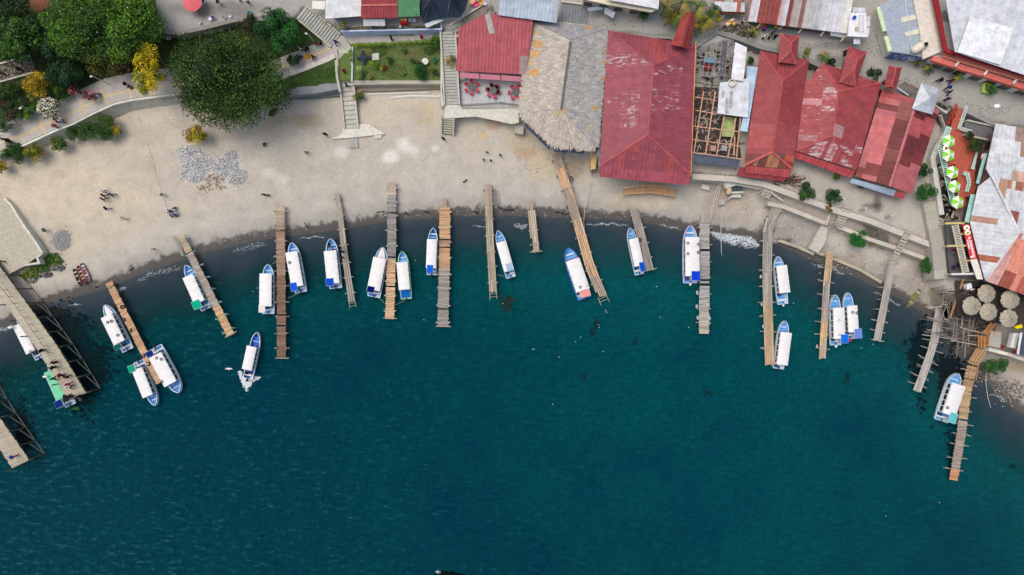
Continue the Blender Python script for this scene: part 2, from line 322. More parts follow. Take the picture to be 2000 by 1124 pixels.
L.new(shal, B.inputs['Base Color']); B.inputs['Roughness'].default_value = .2; B.inputs['Specular IOR Level'].default_value = .3; B.inputs['Specular Tint'].default_value = (.03, .5, .62, 1)
w1 = noise(N, L, 1.3, 6, .68, sc=(1.0, .5, 1), rot=(0, 0, .55)); w2 = noise(N, L, 3.4, 5, .7, sc=(1, .4, 1), rot=(0, 0, .9))
hh = math_(N, L, 'ADD', w1, math_(N, L, 'MULTIPLY', w2, .3)); hh = math_(N, L, 'MULTIPLY', hh, wind)
bp = N.new('ShaderNodeBump'); bp.inputs['Strength'].default_value = 1; bp.inputs['Distance'].default_value = 1.7; L.new(hh, bp.inputs['Height']); L.new(bp.outputs[0], B.inputs['Normal'])
tr = N.new('ShaderNodeBsdfTransparent'); tr.inputs[0].default_value = (.8, .9, .95, 1)
ms = N.new('ShaderNodeMixShader'); fac = mrange(N, L, dd, 1.6, 9.5, .04, 1)
L.new(fac, ms.inputs[0]); L.new(tr.outputs[0], ms.inputs[1]); L.new(B.outputs[0], ms.inputs[2]); L.new(ms.outputs[0], out.inputs[0])
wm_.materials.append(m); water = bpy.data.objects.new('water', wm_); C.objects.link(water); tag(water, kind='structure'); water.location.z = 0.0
# ---------------------------------------------------------------- piers
def seg_at(P, dist):                      # point, direction at a distance along a polyline
    for a, b in zip(P[:-1], P[1:]):
        l = (Vector(b[:2])-Vector(a[:2])).length
        if dist <= l or b is P[-1]:
            t = dist/l; d = (Vector(b)-Vector(a)); d2 = Vector((d.x, d.y)).normalized()
            return Vector(a)+d*min(t, 1.0), d2
        dist -= l
def pier(label, pts, w, cols, mode='cross', zs=None, ext=.35, postc=WOODG, step=2.4, ph=.5, cap=None, pw=.24, seed=0, end=None, name='wooden_pier', postr=.09, low=-2.6):
    random.seed(seed+11); n = len(pts)
    zs = zs or ([1.25]+[1.15]*(n-1)); P = [W(x, y, z) for (x, y), z in zip(pts, zs)]
    ws = w if isinstance(w, (list, tuple)) else [w, w]; Ltot = sum((Vector(b[:2])-Vector(a[:2])).length for a, b in zip(P[:-1], P[1:]))
    root = empty(name, P[0].copy(), label, 'pier', 'wooden piers along the shore'); bpy.context.view_layer.update()
    deck = MB()
    def colr(t):
        for te, c in cols:
            if t <= te: return c
        return cols[-1][1]
    wid = lambda t: (ws[0]+(ws[1]-ws[0])*t)/S
    if mode == 'cross':
        d = 0
        while d < Ltot:
            q = pw*random.uniform(.8, 1.2); p, dr = seg_at(P, d+q/2); t = d/Ltot; ww = wid(t)*random.uniform(.95, 1.06); pr = Vector((-dr.y, dr.x, 0))
            o = random.uniform(-.05, .05); drz = Vector((dr.x, dr.y, 0)).normalized(); sk = random.uniform(-.03, .03)
            a = p+pr*(ww/2+o)+drz*sk; b = p-pr*(ww/2-o)-drz*sk; zz = random.uniform(0, .018)
            a.z += zz; b.z += zz+random.uniform(-.01, .01)
            if random.random() > .03: deck.bar(a, b, q-random.choice((.02, .035, .05)), .05, jit(colr(t), .22, .05))
            d += q
    else:
        lanes = max(3, round(wid(.5)/.3))
        for k in range(lanes):
            d = -random.uniform(0, .15); first = True
            while d < Ltot:
                q = random.choice((2.4, 2.4, 3.1, 1.9)); d1 = min(d+q, Ltot+random.uniform(-.05, .2))
                pa, da = seg_at(P, max(d, 0)); pb, db = seg_at(P, d1-.001 if d1 < Ltot else Ltot)
                if d1 > Ltot: pb = pb+Vector((db.x, db.y, 0))*(d1-Ltot)
                oa = wid(max(d, 0)/Ltot)*((k+.5)/lanes-.5); ob = wid(d1/Ltot)*((k+.5)/lanes-.5)
                pm, dm = seg_at(P, min((max(d, 0)+d1)/2, Ltot))
                a = pa+Vector((-dm.y, dm.x, 0))*oa; b = pb+Vector((-dm.y, dm.x, 0))*ob; zz = random.uniform(0, .02); a.z += zz; b.z += zz
                if random.random() > .01: deck.bar(a, b, wid(.5)/lanes-random.choice((.02, .03, .06)), .05, jit(colr((max(d, 0)+d1)/2/Ltot), .2, .05))
                d = d1+.01
    deck.build('deck', 'wood', root)
    for s in (-1, 1):
        bm = MB()
        d = 0.0
        while d < Ltot-.1:
            d1 = min(d+3, Ltot); a, da = seg_at(P, d); b, db = seg_at(P, d1); off = wid(.5)/2-.15
            up = Vector((0, 0, .1)); bm.bar(a+Vector((-da.y, da.x, 0))*off*s-up, b+Vector((-db.y, db.x, 0))*off*s-up, .1, .12, jit(WOODD)); d = d1
        bm.build('beam', 'wood', root)
    d = step*.35
    while d <= Ltot:
        p, dr = seg_at(P, d); t = d/Ltot; ww = wid(t)/2; pr = Vector((-dr.y, dr.x, 0)); g = float(terrain(np.array([p.x]), np.array([p.y]))[0])
        e1, e2 = ww+ext*random.uniform(.5, 1.3), ww+ext*random.uniform(.5, 1.3); ang = random.uniform(-.12, .12)*ext*2; drz = Vector((dr.x, dr.y, 0))
        lg = MB(); c = jit(postc, .15); lg.tube(p+pr*e1+drz*ang+Vector((0, 0, -.12)), p-pr*e2-drz*ang+Vector((0, 0, -.12)), .07, .06, c, 6)
        if random.random() < .35: lg.tube(p+pr*ww*1.05+Vector((0, 0, .07)), p-pr*ww*1.05+Vector((0, 0, .07)), .05, .05, c, 6)
        lg.build('crossbeam', 'wood', root)
        for s, e in ((1, e1), (-1, e2)):
            po = MB(); q = p+pr*s*(ww+.1); q = Vector((q.x, q.y, 0)); top = p.z+ph*random.uniform(.2, 1.3); lx, ly = random.uniform(-.1, .1), random.uniform(-.1, .1)
            po.tube((q.x, q.y, max(low, g-.5) if g > 0 else low), (q.x+lx, q.y+ly, top), postr*1.1, postr, c, 7)
            if cap: po.tube((q.x+lx, q.y+ly, top-.45), (q.x+lx*1.02, q.y+ly*1.02, top+.02), postr+.012, postr+.012, cap, 7)
            po.build('post', 'wood', root)
        d += step*random.uniform(.85, 1.15)
    if end == 'ladder':
        p, dr = seg_at(P, Ltot); pr = Vector((-dr.y, dr.x, 0)); drz = Vector((dr.x, dr.y, 0)); ld = MB()
        for s in (-1, 1): ld.tube(p+pr*s*(wid(1)/2-.1)+Vector((0, 0, -.1)), p+pr*s*(wid(1)/2-.05)+drz*random.uniform(1.0, 1.5)+Vector((0, 0, -.15)), .05, .05, jit(postc), 6)
        for k in (.35, .8): ld.tube(p+pr*(wid(1)/2)+drz*k+Vector((0, 0, -.12)), p-pr*(wid(1)/2)+drz*k+Vector((0, 0, -.12)), .04, .04, jit(postc), 6)
        ld.build('end_frame', 'wood', root)
    if end == 'log':
        p, dr = seg_at(P, Ltot); pr = Vector((-dr.y, dr.x, 0)); ld = MB(); ld.tube(p+pr*(wid(1)/2+.45)+Vector((0, 0, .02)), p-pr*(wid(1)/2+.3)+Vector((0, 0, .02)), .08, .07, jit(WOODG, .1), 7); ld.build('end_log', 'wood', root)
    return root, P
PIERS = [
 ('tan plank pier with hanging tyres between two pairs of boats, second from the left edge', [(212, 552), (262, 650), (311, 747)], 14, [(1, srgb(196, 160, 126))], dict(mode='cross', pw=.3, ext=.1, ph=.25, postc=WOODD, zs=[.9, 1.1, 1.1])),
 ('pier with turquoise painted posts and mixed grey and tan planks', [(353, 460), (395, 545), (450, 654)], [13, 16], [(.18, srgb(190, 170, 140)), (.5, WOODG), (.72, WOODG), (1, srgb(205, 172, 132))], dict(ext=.45, cap=srgb(60, 165, 170), postc=srgb(200, 205, 200), ph=.7, step=2.1, end='log')),
 ('long dark brown plank pier beside the three-boat cluster, running straight out', [(547, 402), (549, 540), (550, 700)], 17, [(.12, srgb(176, 160, 140)), (.45, srgb(160, 135, 115)), (1, srgb(130, 104, 88))], dict(ext=.4, pw=.27, end='log', ph=.4)),
 ('narrow grey pier of lengthwise boards where passengers board a boat', [(656, 378), (663, 405), (672, 490), (687, 588)], [9, 14], [(1, srgb(168, 160, 150))], dict(mode='long', ext=.3, end='ladder', ph=.3)),
 ('pier with grey planks that turn orange at the lake end, with green post tops', [(765, 357), (765, 480), (761, 622)], 17, [(.1, srgb(186, 172, 156)), (.56, srgb(150, 145, 142)), (1, srgb(202, 168, 136))], dict(ext=.3, cap=srgb(190, 205, 195), pw=.26, end='log')),
 ('wide pier with orange planks near the beach and grey planks at the lake end', [(869, 404), (868, 520), (865, 638)], 21, [(.5, srgb(205, 165, 128)), (.53, srgb(180, 160, 140)), (1, srgb(158, 152, 146))], dict(ext=.3, pw=.2, end='log', postc=srgb(200, 190, 178))),
 ('long pier of lengthwise brown-grey boards ending in a ladder frame', [(953, 360), (956, 450), (963, 570)], [14, 15], [(1, srgb(170, 156, 138))], dict(mode='long', ext=.15, end='ladder', ph=.3)),
 ('shortest pier, a lone jetty of lengthwise boards standing in the shallows', [(1038, 411), (1046, 492)], 15, [(1, srgb(184, 172, 152))], dict(mode='long', ext=.12, end='log', ph=.3)),
 ('pier bending out from the thatched building with orange boards and a broken end', [(1085, 300), (1110, 375), (1135, 460), (1152, 520), (1176, 578)], [17, 19], [(.12, srgb(165, 150, 132)), (.27, srgb(208, 172, 136)), (.5, srgb(160, 145, 130)), (.83, srgb(206, 172, 138)), (1, srgb(172, 158, 138))], dict(mode='long', ext=.25, end='ladder', zs=[2.2, 1.6, 1.2, 1.15, 1.1])),
 ('grey slanting pier right of the red roofed hall, with a tyre on it', [(1238, 409), (1252, 460), (1268, 528)], [16, 18], [(1, srgb(160, 150, 144))], dict(mode='long', ext=.3, end='log', ph=.4)),
 ('straight grey pier with white ring fenders beside the widest boat', [(1376, 434), (1376, 540), (1375, 650)], 19.5, [(.8, srgb(165, 162, 160)), (1, srgb(178, 170, 160))], dict(ext=.35, pw=.36, ph=.5)),
 ('long kinked pier of lengthwise boards that starts at the sea wall stairs', [(1522, 398), (1500, 436), (1498, 540), (1503, 712)], [19, 18], [(.16, srgb(176, 168, 156)), (.62, srgb(162, 156, 150)), (1, srgb(186, 160, 132))], dict(mode='long', ext=.6, ph=.4, zs=[2.4, 1.4, 1.15, 1.15])),
 ('slim pier tied to the pair of boats lying side by side', [(1621, 492), (1614, 560), (1606, 700)], [14, 13], [(.3, srgb(196, 166, 136)), (.66, srgb(168, 158, 150)), (.84, srgb(208, 172, 132)), (1, srgb(186, 168, 148))], dict(mode='long', ext=.8, ph=.4, step=2.0, postr=.06)),
 ('thin grey pier with a rung ladder walkway climbing over the sea walls', [(1743, 508), (1728, 590), (1713, 665)], [14, 15], [(1, srgb(172, 166, 160))], dict(mode='long', ext=.7, ph=.3, step=1.7, postr=.05, end='log', zs=[2.6, 1.5, 1.15])),
 ('grey pier with long sticks poking out, below the scaffold platform', [(1836, 600), (1822, 680), (1791, 764)], [16, 16], [(1, srgb(176, 170, 164))], dict(mode='long', ext=1.1, ph=.3, step=1.5, postr=.05)),
 ('last pier on the right, narrow rough planks with sticks along both sides', [(1899, 716), (1888, 760), (1877, 850), (1862, 938)], [20, 16], [(.3, srgb(186, 154, 120)), (.45, srgb(190, 160, 128)), (.9, srgb(165, 152, 140)), (1, srgb(200, 150, 110))], dict(ext=.9, ph=.3, pw=.24, step=1.9, postr=.05)),
]
pier_pts = {}
for i, (lb, pts, w, cols, kw) in enumerate(PIERS): pier_pts[i] = pier(lb, pts, w, cols, seed=i, **kw)
# thin gangplanks from the beach onto three piers
def plankway(label, pts, w, c, zs, grp=None):
    root = empty('gangplank', W(*pts[0], zs[0]), label, 'gangplank', grp); b = MB(); n = max(2, round(w/4))
    for k in range(n):
        o = (k-(n-1)/2)*(w/n)/S
        for (a, za), (c2, zc) in zip(zip(pts[:-1], zs[:-1]), zip(pts[1:], zs[1:])):
            A, B_ = W(*a, za), W(*c2, zc); d = (B_-A); pr = Vector((-d.y, d.x, 0)).normalized(); b.bar(A+pr*o, B_+pr*o, w/n/S-.03, .05, jit(c, .15))
    b.build('board', 'wood', root); s = MB(); A, B_ = W(*pts[0], zs[0]), W(*pts[-1], zs[-1]); s.bar(A-Vector((0, 0, .07)), B_-Vector((0, 0, .07)), .08, .08, WOODD); s.build('bearer', 'wood', root)
plankway('two loose boards leading onto the orange and grey pier', [(868, 387), (869, 405)], 7, srgb(170, 150, 128), [1.0, 1.25])
plankway('pair of boards leading onto the shortest pier', [(1040, 392), (1038, 411)], 6, srgb(180, 165, 145), [.9, 1.2])
plankway('grey boards leading onto the straight pier beside the widest boat', [(1376, 416), (1376, 434)], 12, srgb(170, 164, 158), [1.0, 1.2])
plankway('spare board lying beside the foot of the turquoise pier', [(341, 463), (357, 500)], 5, srgb(150, 148, 140), [1.0, .9])
# rung ladder walkways over the sea walls
def rungway(label, a, b, za, zb, w, n):
    A, B_ = W(*a, za), W(*b, zb); root = empty('ladder_walkway', A.copy(), label, 'walkway'); d = B_-A; pr = Vector((-d.y, d.x, 0)).normalized()
    for s in (-1, 1):
        r = MB(); r.bar(A+pr*s*w/2/S, B_+pr*s*w/2/S, .09, .12, jit(WOODG)); r.build('rail', 'wood', root)
    r = MB()
    for k in range(n): p = A+d*((k+.5)/n); r.bar(p+pr*w*.62/S+Vector((0, 0, .06)), p-pr*w*.62/S+Vector((0, 0, .06)), .3, .05, jit(srgb(176, 168, 156), .15))
    r.build('rungs', 'wood', root)
rungway('rung walkway crossing the sea walls toward the thin grey pier', (1774, 452), (1744, 509), 3.9, 2.75, 10, 10)
rungway('rung walkway beside the broken concrete ramp, left of the other one', (1655, 404), (1637, 443), 3.9, 2.8, 14, 8)
# orange railings at the root of the last pier
def rails(label, lines, z, c, h=1.0, r=.05, name='railing', cat='railing', zz=None):
    root = empty(name, W(*lines[0][0], z), label, cat)
    for ln in lines:
        b = MB(); P = [W(x, y, z+h) for x, y in ln]
        for a, d in zip(P[:-1], P[1:]): b.bar(a, d, r*1.6, r*1.6, jit(c, .08))
        b.build('top_rail', 'wood', root)
        for p in P:
            q = MB(); q.bar(p, (p.x, p.y, z), r*1.5, r*1.5, jit(c, .08)); q.build('rail_post', 'wood', root)
    return root
OR = srgb(206, 160, 106)
rails('bright orange railings on the sloping gangway to the last pier', [[(1908, 682), (1893, 706)], [(1913, 682), (1899, 706)], [(1920, 683), (1905, 707)], [(1928, 683), (1912, 708), (1906, 744)], [(1901, 712), (1894, 742)]], 1.6, OR, .9, .045)
gp = MB(); A, B_ = W(1917, 683, 2.1), W(1900, 712, 1.35); d = B_-A; pr = Vector((-d.y, d.x, 0)).normalized()
for k in range(12): p = A+d*((k+.5)/12); gp.bar(p+pr*.85, p-pr*.85, .2, .05, jit(srgb(180, 148, 116), .15))
tag(gp.build('gangway', 'wood'), 'sloping plank gangway between the scaffold deck and the last pier', 'gangway')
# ---------------------------------------------------------------- the big double pier at the left edge
def bigpier(label, left, right, z, bars, seed, rail=None):
    random.seed(seed); root = empty('plank_pier', W(*right[0], z), label, 'pier', 'large plank piers at the left edge')
    b = MB(); Lp = [W(x, y, z) for x, y in left]; Rp = [W(x, y, z) for x, y in right]
    ln = sum((q-p).length for p, q in zip(Rp[:-1], Rp[1:])); n = int(ln/.26)
    def at(P, t):
        l = [(q-p).length for p, q in zip(P[:-1], P[1:])]; T = t*sum(l)
        for i, s in enumerate(l):
            if T <= s or i == len(l)-1: return P[i]+(P[i+1]-P[i])*(T/s)
            T -= s
    for k in range(n):
        t = (k+.5)/n; a, c = at(Lp, t), at(Rp, t); m_ = (a+c)/2; cc = jit(srgb(186, 178, 162), .1)
        b.bar(a+(a-c).normalized()*random.uniform(-.05, .08), m_, .235, .05, cc); b.bar(m_+(c-a)*.006, c+(c-a).normalized()*random.uniform(-.05, .08), .235, .05, jit(srgb(178, 170, 152), .1))
    b.build('deck', 'wood', root)
    for P in (Lp, Rp):
        s = MB()
        for p, q in zip(P[:-1], P[1:]): s.bar(p-Vector((0, 0, .15)), q-Vector((0, 0, .15)), .14, .2, WOODD)
        s.build('beam', 'wood', root)
    m2 = int(ln/2.6); pil = []
    for k in range(m2+1):
        t = k/m2; a, c = at(Lp, t), at(Rp, t); u = (c-a).normalized(); ra = a-u*.15; rc = c+u*1.0
        for q, h in ((ra, 1.35), (rc, 1.5)):
            p = MB(); lx = random.uniform(-.06, .06); p.tube((q.x, q.y, -3), (q.x+lx, q.y, z+h), .11, .09, jit(srgb(92, 90, 78), .15), 7); p.build('pile', 'wood', root)
        lb = MB(); lb.tube(a-u*.1+Vector((0, 0, -.3)), rc+Vector((0, 0, -.3)), .08, .08, srgb(110, 108, 96), 6); lb.build('crossbeam', 'wood', root); pil.append((ra, rc))
    br = MB(); G1 = srgb(132, 134, 120)
    for (a0, r0), (a1, r1) in zip(pil[:-1], pil[1:]):
        br.tube((r0.x, r0.y, .35), (r1.x, r1.y, .35), .06, .06, jit(G1), 6); br.tube((r0.x, r0.y, 1.9), (r1.x, r1.y, .4), .05, .05, jit(G1), 6); br.tube((r0.x, r0.y, 1.6), (a0.x, a0.y, .5), .05, .05, jit(G1), 6)
    br.build('bracing', 'wood', root)
    if rail:
        rl = MB(); R_ = [W(x, y, z+.95) for x, y in rail]
        for p, q in zip(R_[:-1], R_[1:]): rl.tube(p, q, .035, .035, srgb(70, 72, 64), 6)
        l = [(q-p).length for p, q in zip(R_[:-1], R_[1:])]; T = 0
        while T < sum(l):
            p = at(R_, T/sum(l)); rl.tube(p, (p.x, p.y, z), .035, .035, srgb(84, 84, 74), 6); T += 1.3
        rl.build('centre_railing', 'wood', root)
    return root
bigpier('big double-width plank pier crowded with people, with slanting braces on its right side', [(-45, 500), (5, 586), (76, 688), (135, 781)], [(-10, 508), (50, 590), (114, 680), (168, 768)], 2.5, None, 3, [(-15, 540), (30, 598), (80, 670), (128, 745)])
bigpier('lower plank pier cut by the left edge of the photo', [(-120, 700), (-50, 800), (24, 915)], [(-70, 700), (0, 817), (57, 899)], 2.5, None, 4)
# ---------------------------------------------------------------- boats
WT = [(0, .04), (.02, .22), (.05, .42), (.1, .66), (.17, .85), (.25, .95), (.36, 1), (.8, 1), (1, .92)]
def wt(t): return float(np.interp(t, [a for a, _ in WT], [b for _, b in WT]))
BLUE, LB, PB, RB, TEAL, NAVY = srgb(96, 168, 230), srgb(158, 200, 242), srgb(190, 215, 242), srgb(20, 85, 205), srgb(0, 140, 115), srgb(5, 40, 115)
def boat(label, bow, stern, beam, hullc=(.72, .77, .82), rimc=PB, inc=LB, floorc=BLUE, can=(.24, .80), canc=(.76, .76, .765), hood=None, engine=srgb(20, 24, 30), fore=None, edge=None, canw=.86, cz=1.95, extras=None, rings=(), group='passenger boats moored at the piers', solar=None, rn='boat'):
    A, Bp = W(*bow, 1.0), W(*stern, .6); A.z = Bp.z = 0; L_ = (A-Bp).length; ce = (A+Bp)/2; rz = math.atan2((A-Bp).y, (A-Bp).x)-math.pi/2; Bm = beam*.93/S
    root = empty('passenger_boat', ce, label, 'boat', group, rz); bpy.context.view_layer.update(); M = parent_world(root)
    def X(x, t, z): return M @ Vector((x*Bm/2, L_/2-t*L_, z))
    T = [0, .02, .05, .1, .16, .25, .33, .45, .6, .8, 1.0]; zg = lambda t: .62+.45*max(0, 1-t/.4)**1.6
    hull, inn, rim, floor = MB(), MB(), MB(), MB()
    def rings_(f): return [[X(x, t, z) for x, z in f(t)] for t in T]
    o = rings_(lambda t: [(-wt(t), zg(t)), (-wt(t)*.95, .25), (-wt(t)*.6*min(1, t*4+.1), -.25+.4*max(0, 1-t*6)), (0, -.3+.45*max(0, 1-t*6)), (wt(t)*.6*min(1, t*4+.1), -.25+.4*max(0, 1-t*6)), (wt(t)*.95, .25), (wt(t), zg(t))])
    wi = lambda t: max(wt(t)-.13, .01); zf = lambda t: .16+.5*max(0, 1-t/.12)
    ii = rings_(lambda t: [(-wi(t), zg(t)-.01), (-wi(t)*.93, zf(t)+.12), (-wi(t)*.8, zf(t)), (wi(t)*.8, zf(t)), (wi(t)*.93, zf(t)+.12), (wi(t), zg(t)-.01)])
    for a, b in zip(o[:-1], o[1:]):
        for k in range(6): hull.quad(a[k], b[k], b[k+1], a[k+1], hullc)
    hull.poly(o[-1], hullc)
    for i, (a, b) in enumerate(zip(ii[:-1], ii[1:])):
        for k in range(5): (floor if k == 2 else inn).quad(a[k+1], b[k+1], b[k], a[k], (srgb(52, 66, 84) if can[0]+.03 < (T[i]+T[i+1])/2 < can[1] else jit(floorc, .06)) if k == 2 else (srgb(120, 140, 165) if can[0]+.03 < (T[i]+T[i+1])/2 < can[1] else inc))  # floor and shell under the canopy coloured dark to carry its shade
    inn.poly(ii[-1][::-1], inc)
    for (t, a, c), (t2, b, d) in zip(zip(T, o, ii), zip(T[1:], o[1:], ii[1:])):
        for s in (0, -1):
            up = Vector((0, 0, .035)); q = [a[s]+up, b[s]+up, d[s]+up, c[s]+up]; rim.quad(*q, rimc); rim.quad(a[s]-up, b[s]-up, b[s]+up, a[s]+up, rimc); rim.quad(c[s]-up, d[s]-up, d[s]+up, c[s]+up, rimc)
    rim.bar(X(-.9, 1, .63), X(.9, 1, .63), .1, .1, rimc)
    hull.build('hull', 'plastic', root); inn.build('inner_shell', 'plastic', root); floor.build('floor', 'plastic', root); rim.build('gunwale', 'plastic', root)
    if fore:                                           # covered foredeck
        f = MB(); tt = [.02, .07, .12, .18, .22]; zz = lambda t: zg(t)+.02
        for t, t2 in zip(tt[:-1], tt[1:]):
            a, b = max(wt(t)-.1, .02), max(wt(t2)-.16, .02); f.quad(X(-a*.72, t, zz(t)), X(-b*.72, t2, zz(t2)), X(0, t2, zz(t2)+.1), X(0, t, zz(t)+.06), fore); f.quad(X(0, t, zz(t)+.06), X(0, t2, zz(t2)+.1), X(b*.72, t2, zz(t2)), X(a*.72, t, zz(t)), fore)
        f.build('foredeck', 'plastic', root)
    for t in ((.2,) if fore else (.13, .2)):
        b = MB(); w_ = wi(t)*.9; b.prism([X(-w_, t-.013, 0), X(w_, t-.013, 0), X(w_, t+.018, 0), X(-w_, t+.018, 0)], .42, .5, jit(BLUE if t > .15 else inc, .1)); b.build('bow_bench', 'plastic', root)
    for k in range(5):
        t = can[0]+.06+k*(can[1]-can[0]-.1)/4; b = MB(); b.prism([X(-.8, t-.015, 0), X(.8, t-.015, 0), X(.8, t+.02, 0), X(-.8, t+.02, 0)], .5, .58, srgb(70, 40, 48) if k % 3 == 1 else srgb(34, 44, 60)); b.build('seat', 'plastic', root)
    c0, c1 = can; cn = MB(); nx = 6
    def cx(k, t): return ((k/nx)*2-1)*min(canw, wt(t)*1.02)
    ts = [c0, c0+.04, (c0+c1)/2, c1-.03, c1]
    for t, t2 in zip(ts[:-1], ts[1:]):
        for k in range(nx):
            z = lambda k: cz+.13*(1-((k/nx)*2-1)**2)
            cn.quad(X(cx(k, t), t, z(k)), X(cx(k, t2), t2, z(k)), X(cx(k+1, t2), t2, z(k+1)), X(cx(k+1, t), t, z(k+1)), canc)
        for s in (0, nx): cn.quad(X(cx(s, t), t, cz), X(cx(s, t2), t2, cz), X(cx(s, t2)*.99, t2, cz-.1), X(cx(s, t)*.99, t, cz-.1), canc)
    for t in (c0, c1):
        e = edge if (edge and t == c0) else canc; cn.prism([X(-.93*min(1, wt(t)), t-.006, 0), X(.93*min(1, wt(t)), t-.006, 0), X(.93*min(1, wt(t)), t+.006, 0), X(-.93*min(1, wt(t)), t+.006, 0)], cz-.1, cz+.06, e)
    for k in range(1, 4):
        t = c0+(c1-c0)*k/4; cn.prism([X(-.84, t-.003, 0), X(.84, t-.003, 0), X(.84, t+.003, 0), X(-.84, t+.003, 0)], cz+.02, cz+.137, tuple(x*.93 for x in canc[:3]))
    cn.build('canopy', 'plastic', root)
    for s in (-1, 1):
        sl = MB(); sl.bar(X(s*.93, c0, .84), X(s*.93, c1, .84), .05, .46, hullc); sl.bar(X(s*.9, c0, cz-.12), X(s*.9, c1, cz-.12), .05, .2, (.74, .76, .78)); sl.build('side_panel', 'plastic', root)
        for k in range(6):
            t = c0+.015+(c1-c0-.03)*k/5; p = MB(); p.bar(X(s*min(.92, wt(t)*.97), t, .6), X(s*min(.9, wt(t)*.95), t, cz-.02), .16, .06, (.75, .78, .8)); p.build('canopy_post', 'plastic', root)
    # stern: bench, locker, motor
    b = MB(); b.prism([X(-.75, .9, 0), X(.75, .9, 0), X(.75, .94, 0), X(-.75, .94, 0)], .4, .52, (.75, .75, .72)); b.prism([X(.35, .955, 0), X(.75, .955, 0), X(.75, .99, 0), X(.35, .99, 0)], .2, .5, (.7, .7, .7)); b.build('stern_bench', 'plastic', root)
    b = MB(); b.prism([X(-.7, c1+.02, 0), X(-.1, c1+.02, 0), X(-.1, c1+.07, 0), X(-.7, c1+.07, 0)], .3, .62, srgb(30, 60, 110)); b.build('driver_seat', 'plastic', root)
    mt = MB(); p = M @ Vector((0, -L_/2-.22, .72)); d_ = (M.to_3x3() @ Vector((0, 1, 0)))
    mt.blob(p, .2, .26, .24, engine, 8, 6, 0, rz); mt.tube(p, p-Vector((0, 0, 1.1))-d_*.05, .09, .06, srgb(60, 64, 70), 7); mt.bar(p+d_*.1-Vector((0, 0, .1)), p+d_*.55-Vector((0, 0, .02)), .1, .08, srgb(30, 32, 36)); mt.build('outboard_motor', 'plastic', root, smooth=True)
    for (t0, t1, x0, x1, hc, zz) in ([hood] if hood else []):
        h = MB(); h.prism([X(x0, t0, 0), X(x1, t0, 0), X(x1, t1, 0), X(x0, t1, 0)], zz, zz+.07, hc); 
        if solar:
            for k in range(1, 4): t = t0+(t1-t0)*k/4; h.bar(X(x0*.98, t, zz+.075), X(x1*.98, t, zz+.075), .02, .01, (.6, .65, .7))
        hd = h.build('stern_canopy', 'glass' if solar else 'fabric', root, bevel=.02)
        f = MB()
        for x in (x0*.96, x1*.96):
            for t in (t0, t1): f.tube(X(x, t, .6), X(x, t, zz+.01), .025, .025, (.75, .78, .8), 6)
        for a, b2 in (((x0, t0), (x1, t0)), ((x0, t1), (x1, t1)), ((x0, t0), (x0, t1)), ((x1, t0), (x1, t1))): f.tube(X(a[0], a[1], zz+.03), X(b2[0], b2[1], zz+.03), .03, .03, (.75, .8, .85), 6)
        f.build('canopy_frame', 'plastic', root)
    for i, (x, t, rc) in enumerate(rings):
        r = MB(); z = cz+.13*(1-x*x)+.07; q = X(x, t, z); r.torus(q, .17, .055, rc); ro = r.build('tyre_fender', 'rubber', smooth=True)
        if rn == 'widest white boat': w = ('front left', 'front right', 'rear left', 'rear right')[i]
        else: w = {1: ('',), 2: ('left', 'right'), 3: ('first', 'second', 'third')}[len(rings)][i]
        tag(ro, ('%s %s ring fender on the roof of the %s' % (w, 'black' if rc is TY else 'grey', rn)).strip(), 'fender', 'ring fenders on the boat roofs')
    return root, X
TY = srgb(40, 42, 50)
def H_(t0, t1, x0, x1, c, z=2.05): return (t0, t1, x0, x1, c, z)
boat('white-nosed boat with a dark green stern hood, left of the tyre-hung tan pier', (204, 596), (250, 684), 27, fore=(.8, .8, .78), hood=H_(.84, .93, -1.0, .15, srgb(0, 90, 80)), can=(.24, .82), rings=((-.1, .37, TY), (.45, .38, TY), (.4, .68, TY)), rn='white-nosed boat')
boat('wide boat with a navy hood, moored bow outward at the tan pier end', (349, 768), (304, 679), 31, hood=H_(.86, .97, .0, .95, NAVY), can=(.22, .84), rings=((-.55, .72, TY), (-.1, .78, TY), (.8, .33, TY)), rimc=PB, rn='wide navy-hooded boat')
boat('boat with a green stern awning moored bow outward, left of the tan pier end', (303, 793), (271, 706), 24, hood=H_(.82, .96, .1, 1.3, srgb(20, 150, 115)), can=(.24, .84))
boat('boat with a large jade green stern awning, left of the turquoise-post pier', (362, 518), (403, 604), 25, hood=H_(.78, .95, -1.2, .2, srgb(10, 165, 130)), can=(.26, .84))
boat('boat with a cream box hood and black motor, left of the dark brown pier', (523, 516), (524, 613), 27, hood=H_(.82, .97, -.95, .0, (.72, .68, .62), 2.0), can=(.2, .84))
boat('boat with a blue square hood, right of the dark brown pier', (569, 474), (588, 571), 27, hood=H_(.8, .96, -1.0, .0, RB), can=(.2, .88), rings=((-.45, .4, TY),), rn='blue-hooded boat right of the brown pier')
boat('boat being boarded by passengers, with a blue stern hood beside the narrow grey pier', (645, 466), (656, 563), 28, hood=H_(.8, .95, -1.0, .15, srgb(10, 75, 190)), can=(.26, .9))
boat('boat with an oval navy stern hood and pointed white foredeck, left of the green-topped pier', (748, 483), (730, 580), 29, fore=(.78, .8, .84), floorc=RB, hood=H_(.8, .92, -.85, .15, srgb(0, 20, 95)), can=(.22, .86), edge=srgb(180, 40, 50))
boat('boat with a lime green gunwale, right of the green-topped pier', (785, 491), (794, 584), 25, rimc=srgb(150, 215, 175), hullc=srgb(190, 225, 190), floorc=BLUE, can=(.24, .8), hood=H_(.82, .97, -.8, .8, srgb(20, 95, 185), .9))
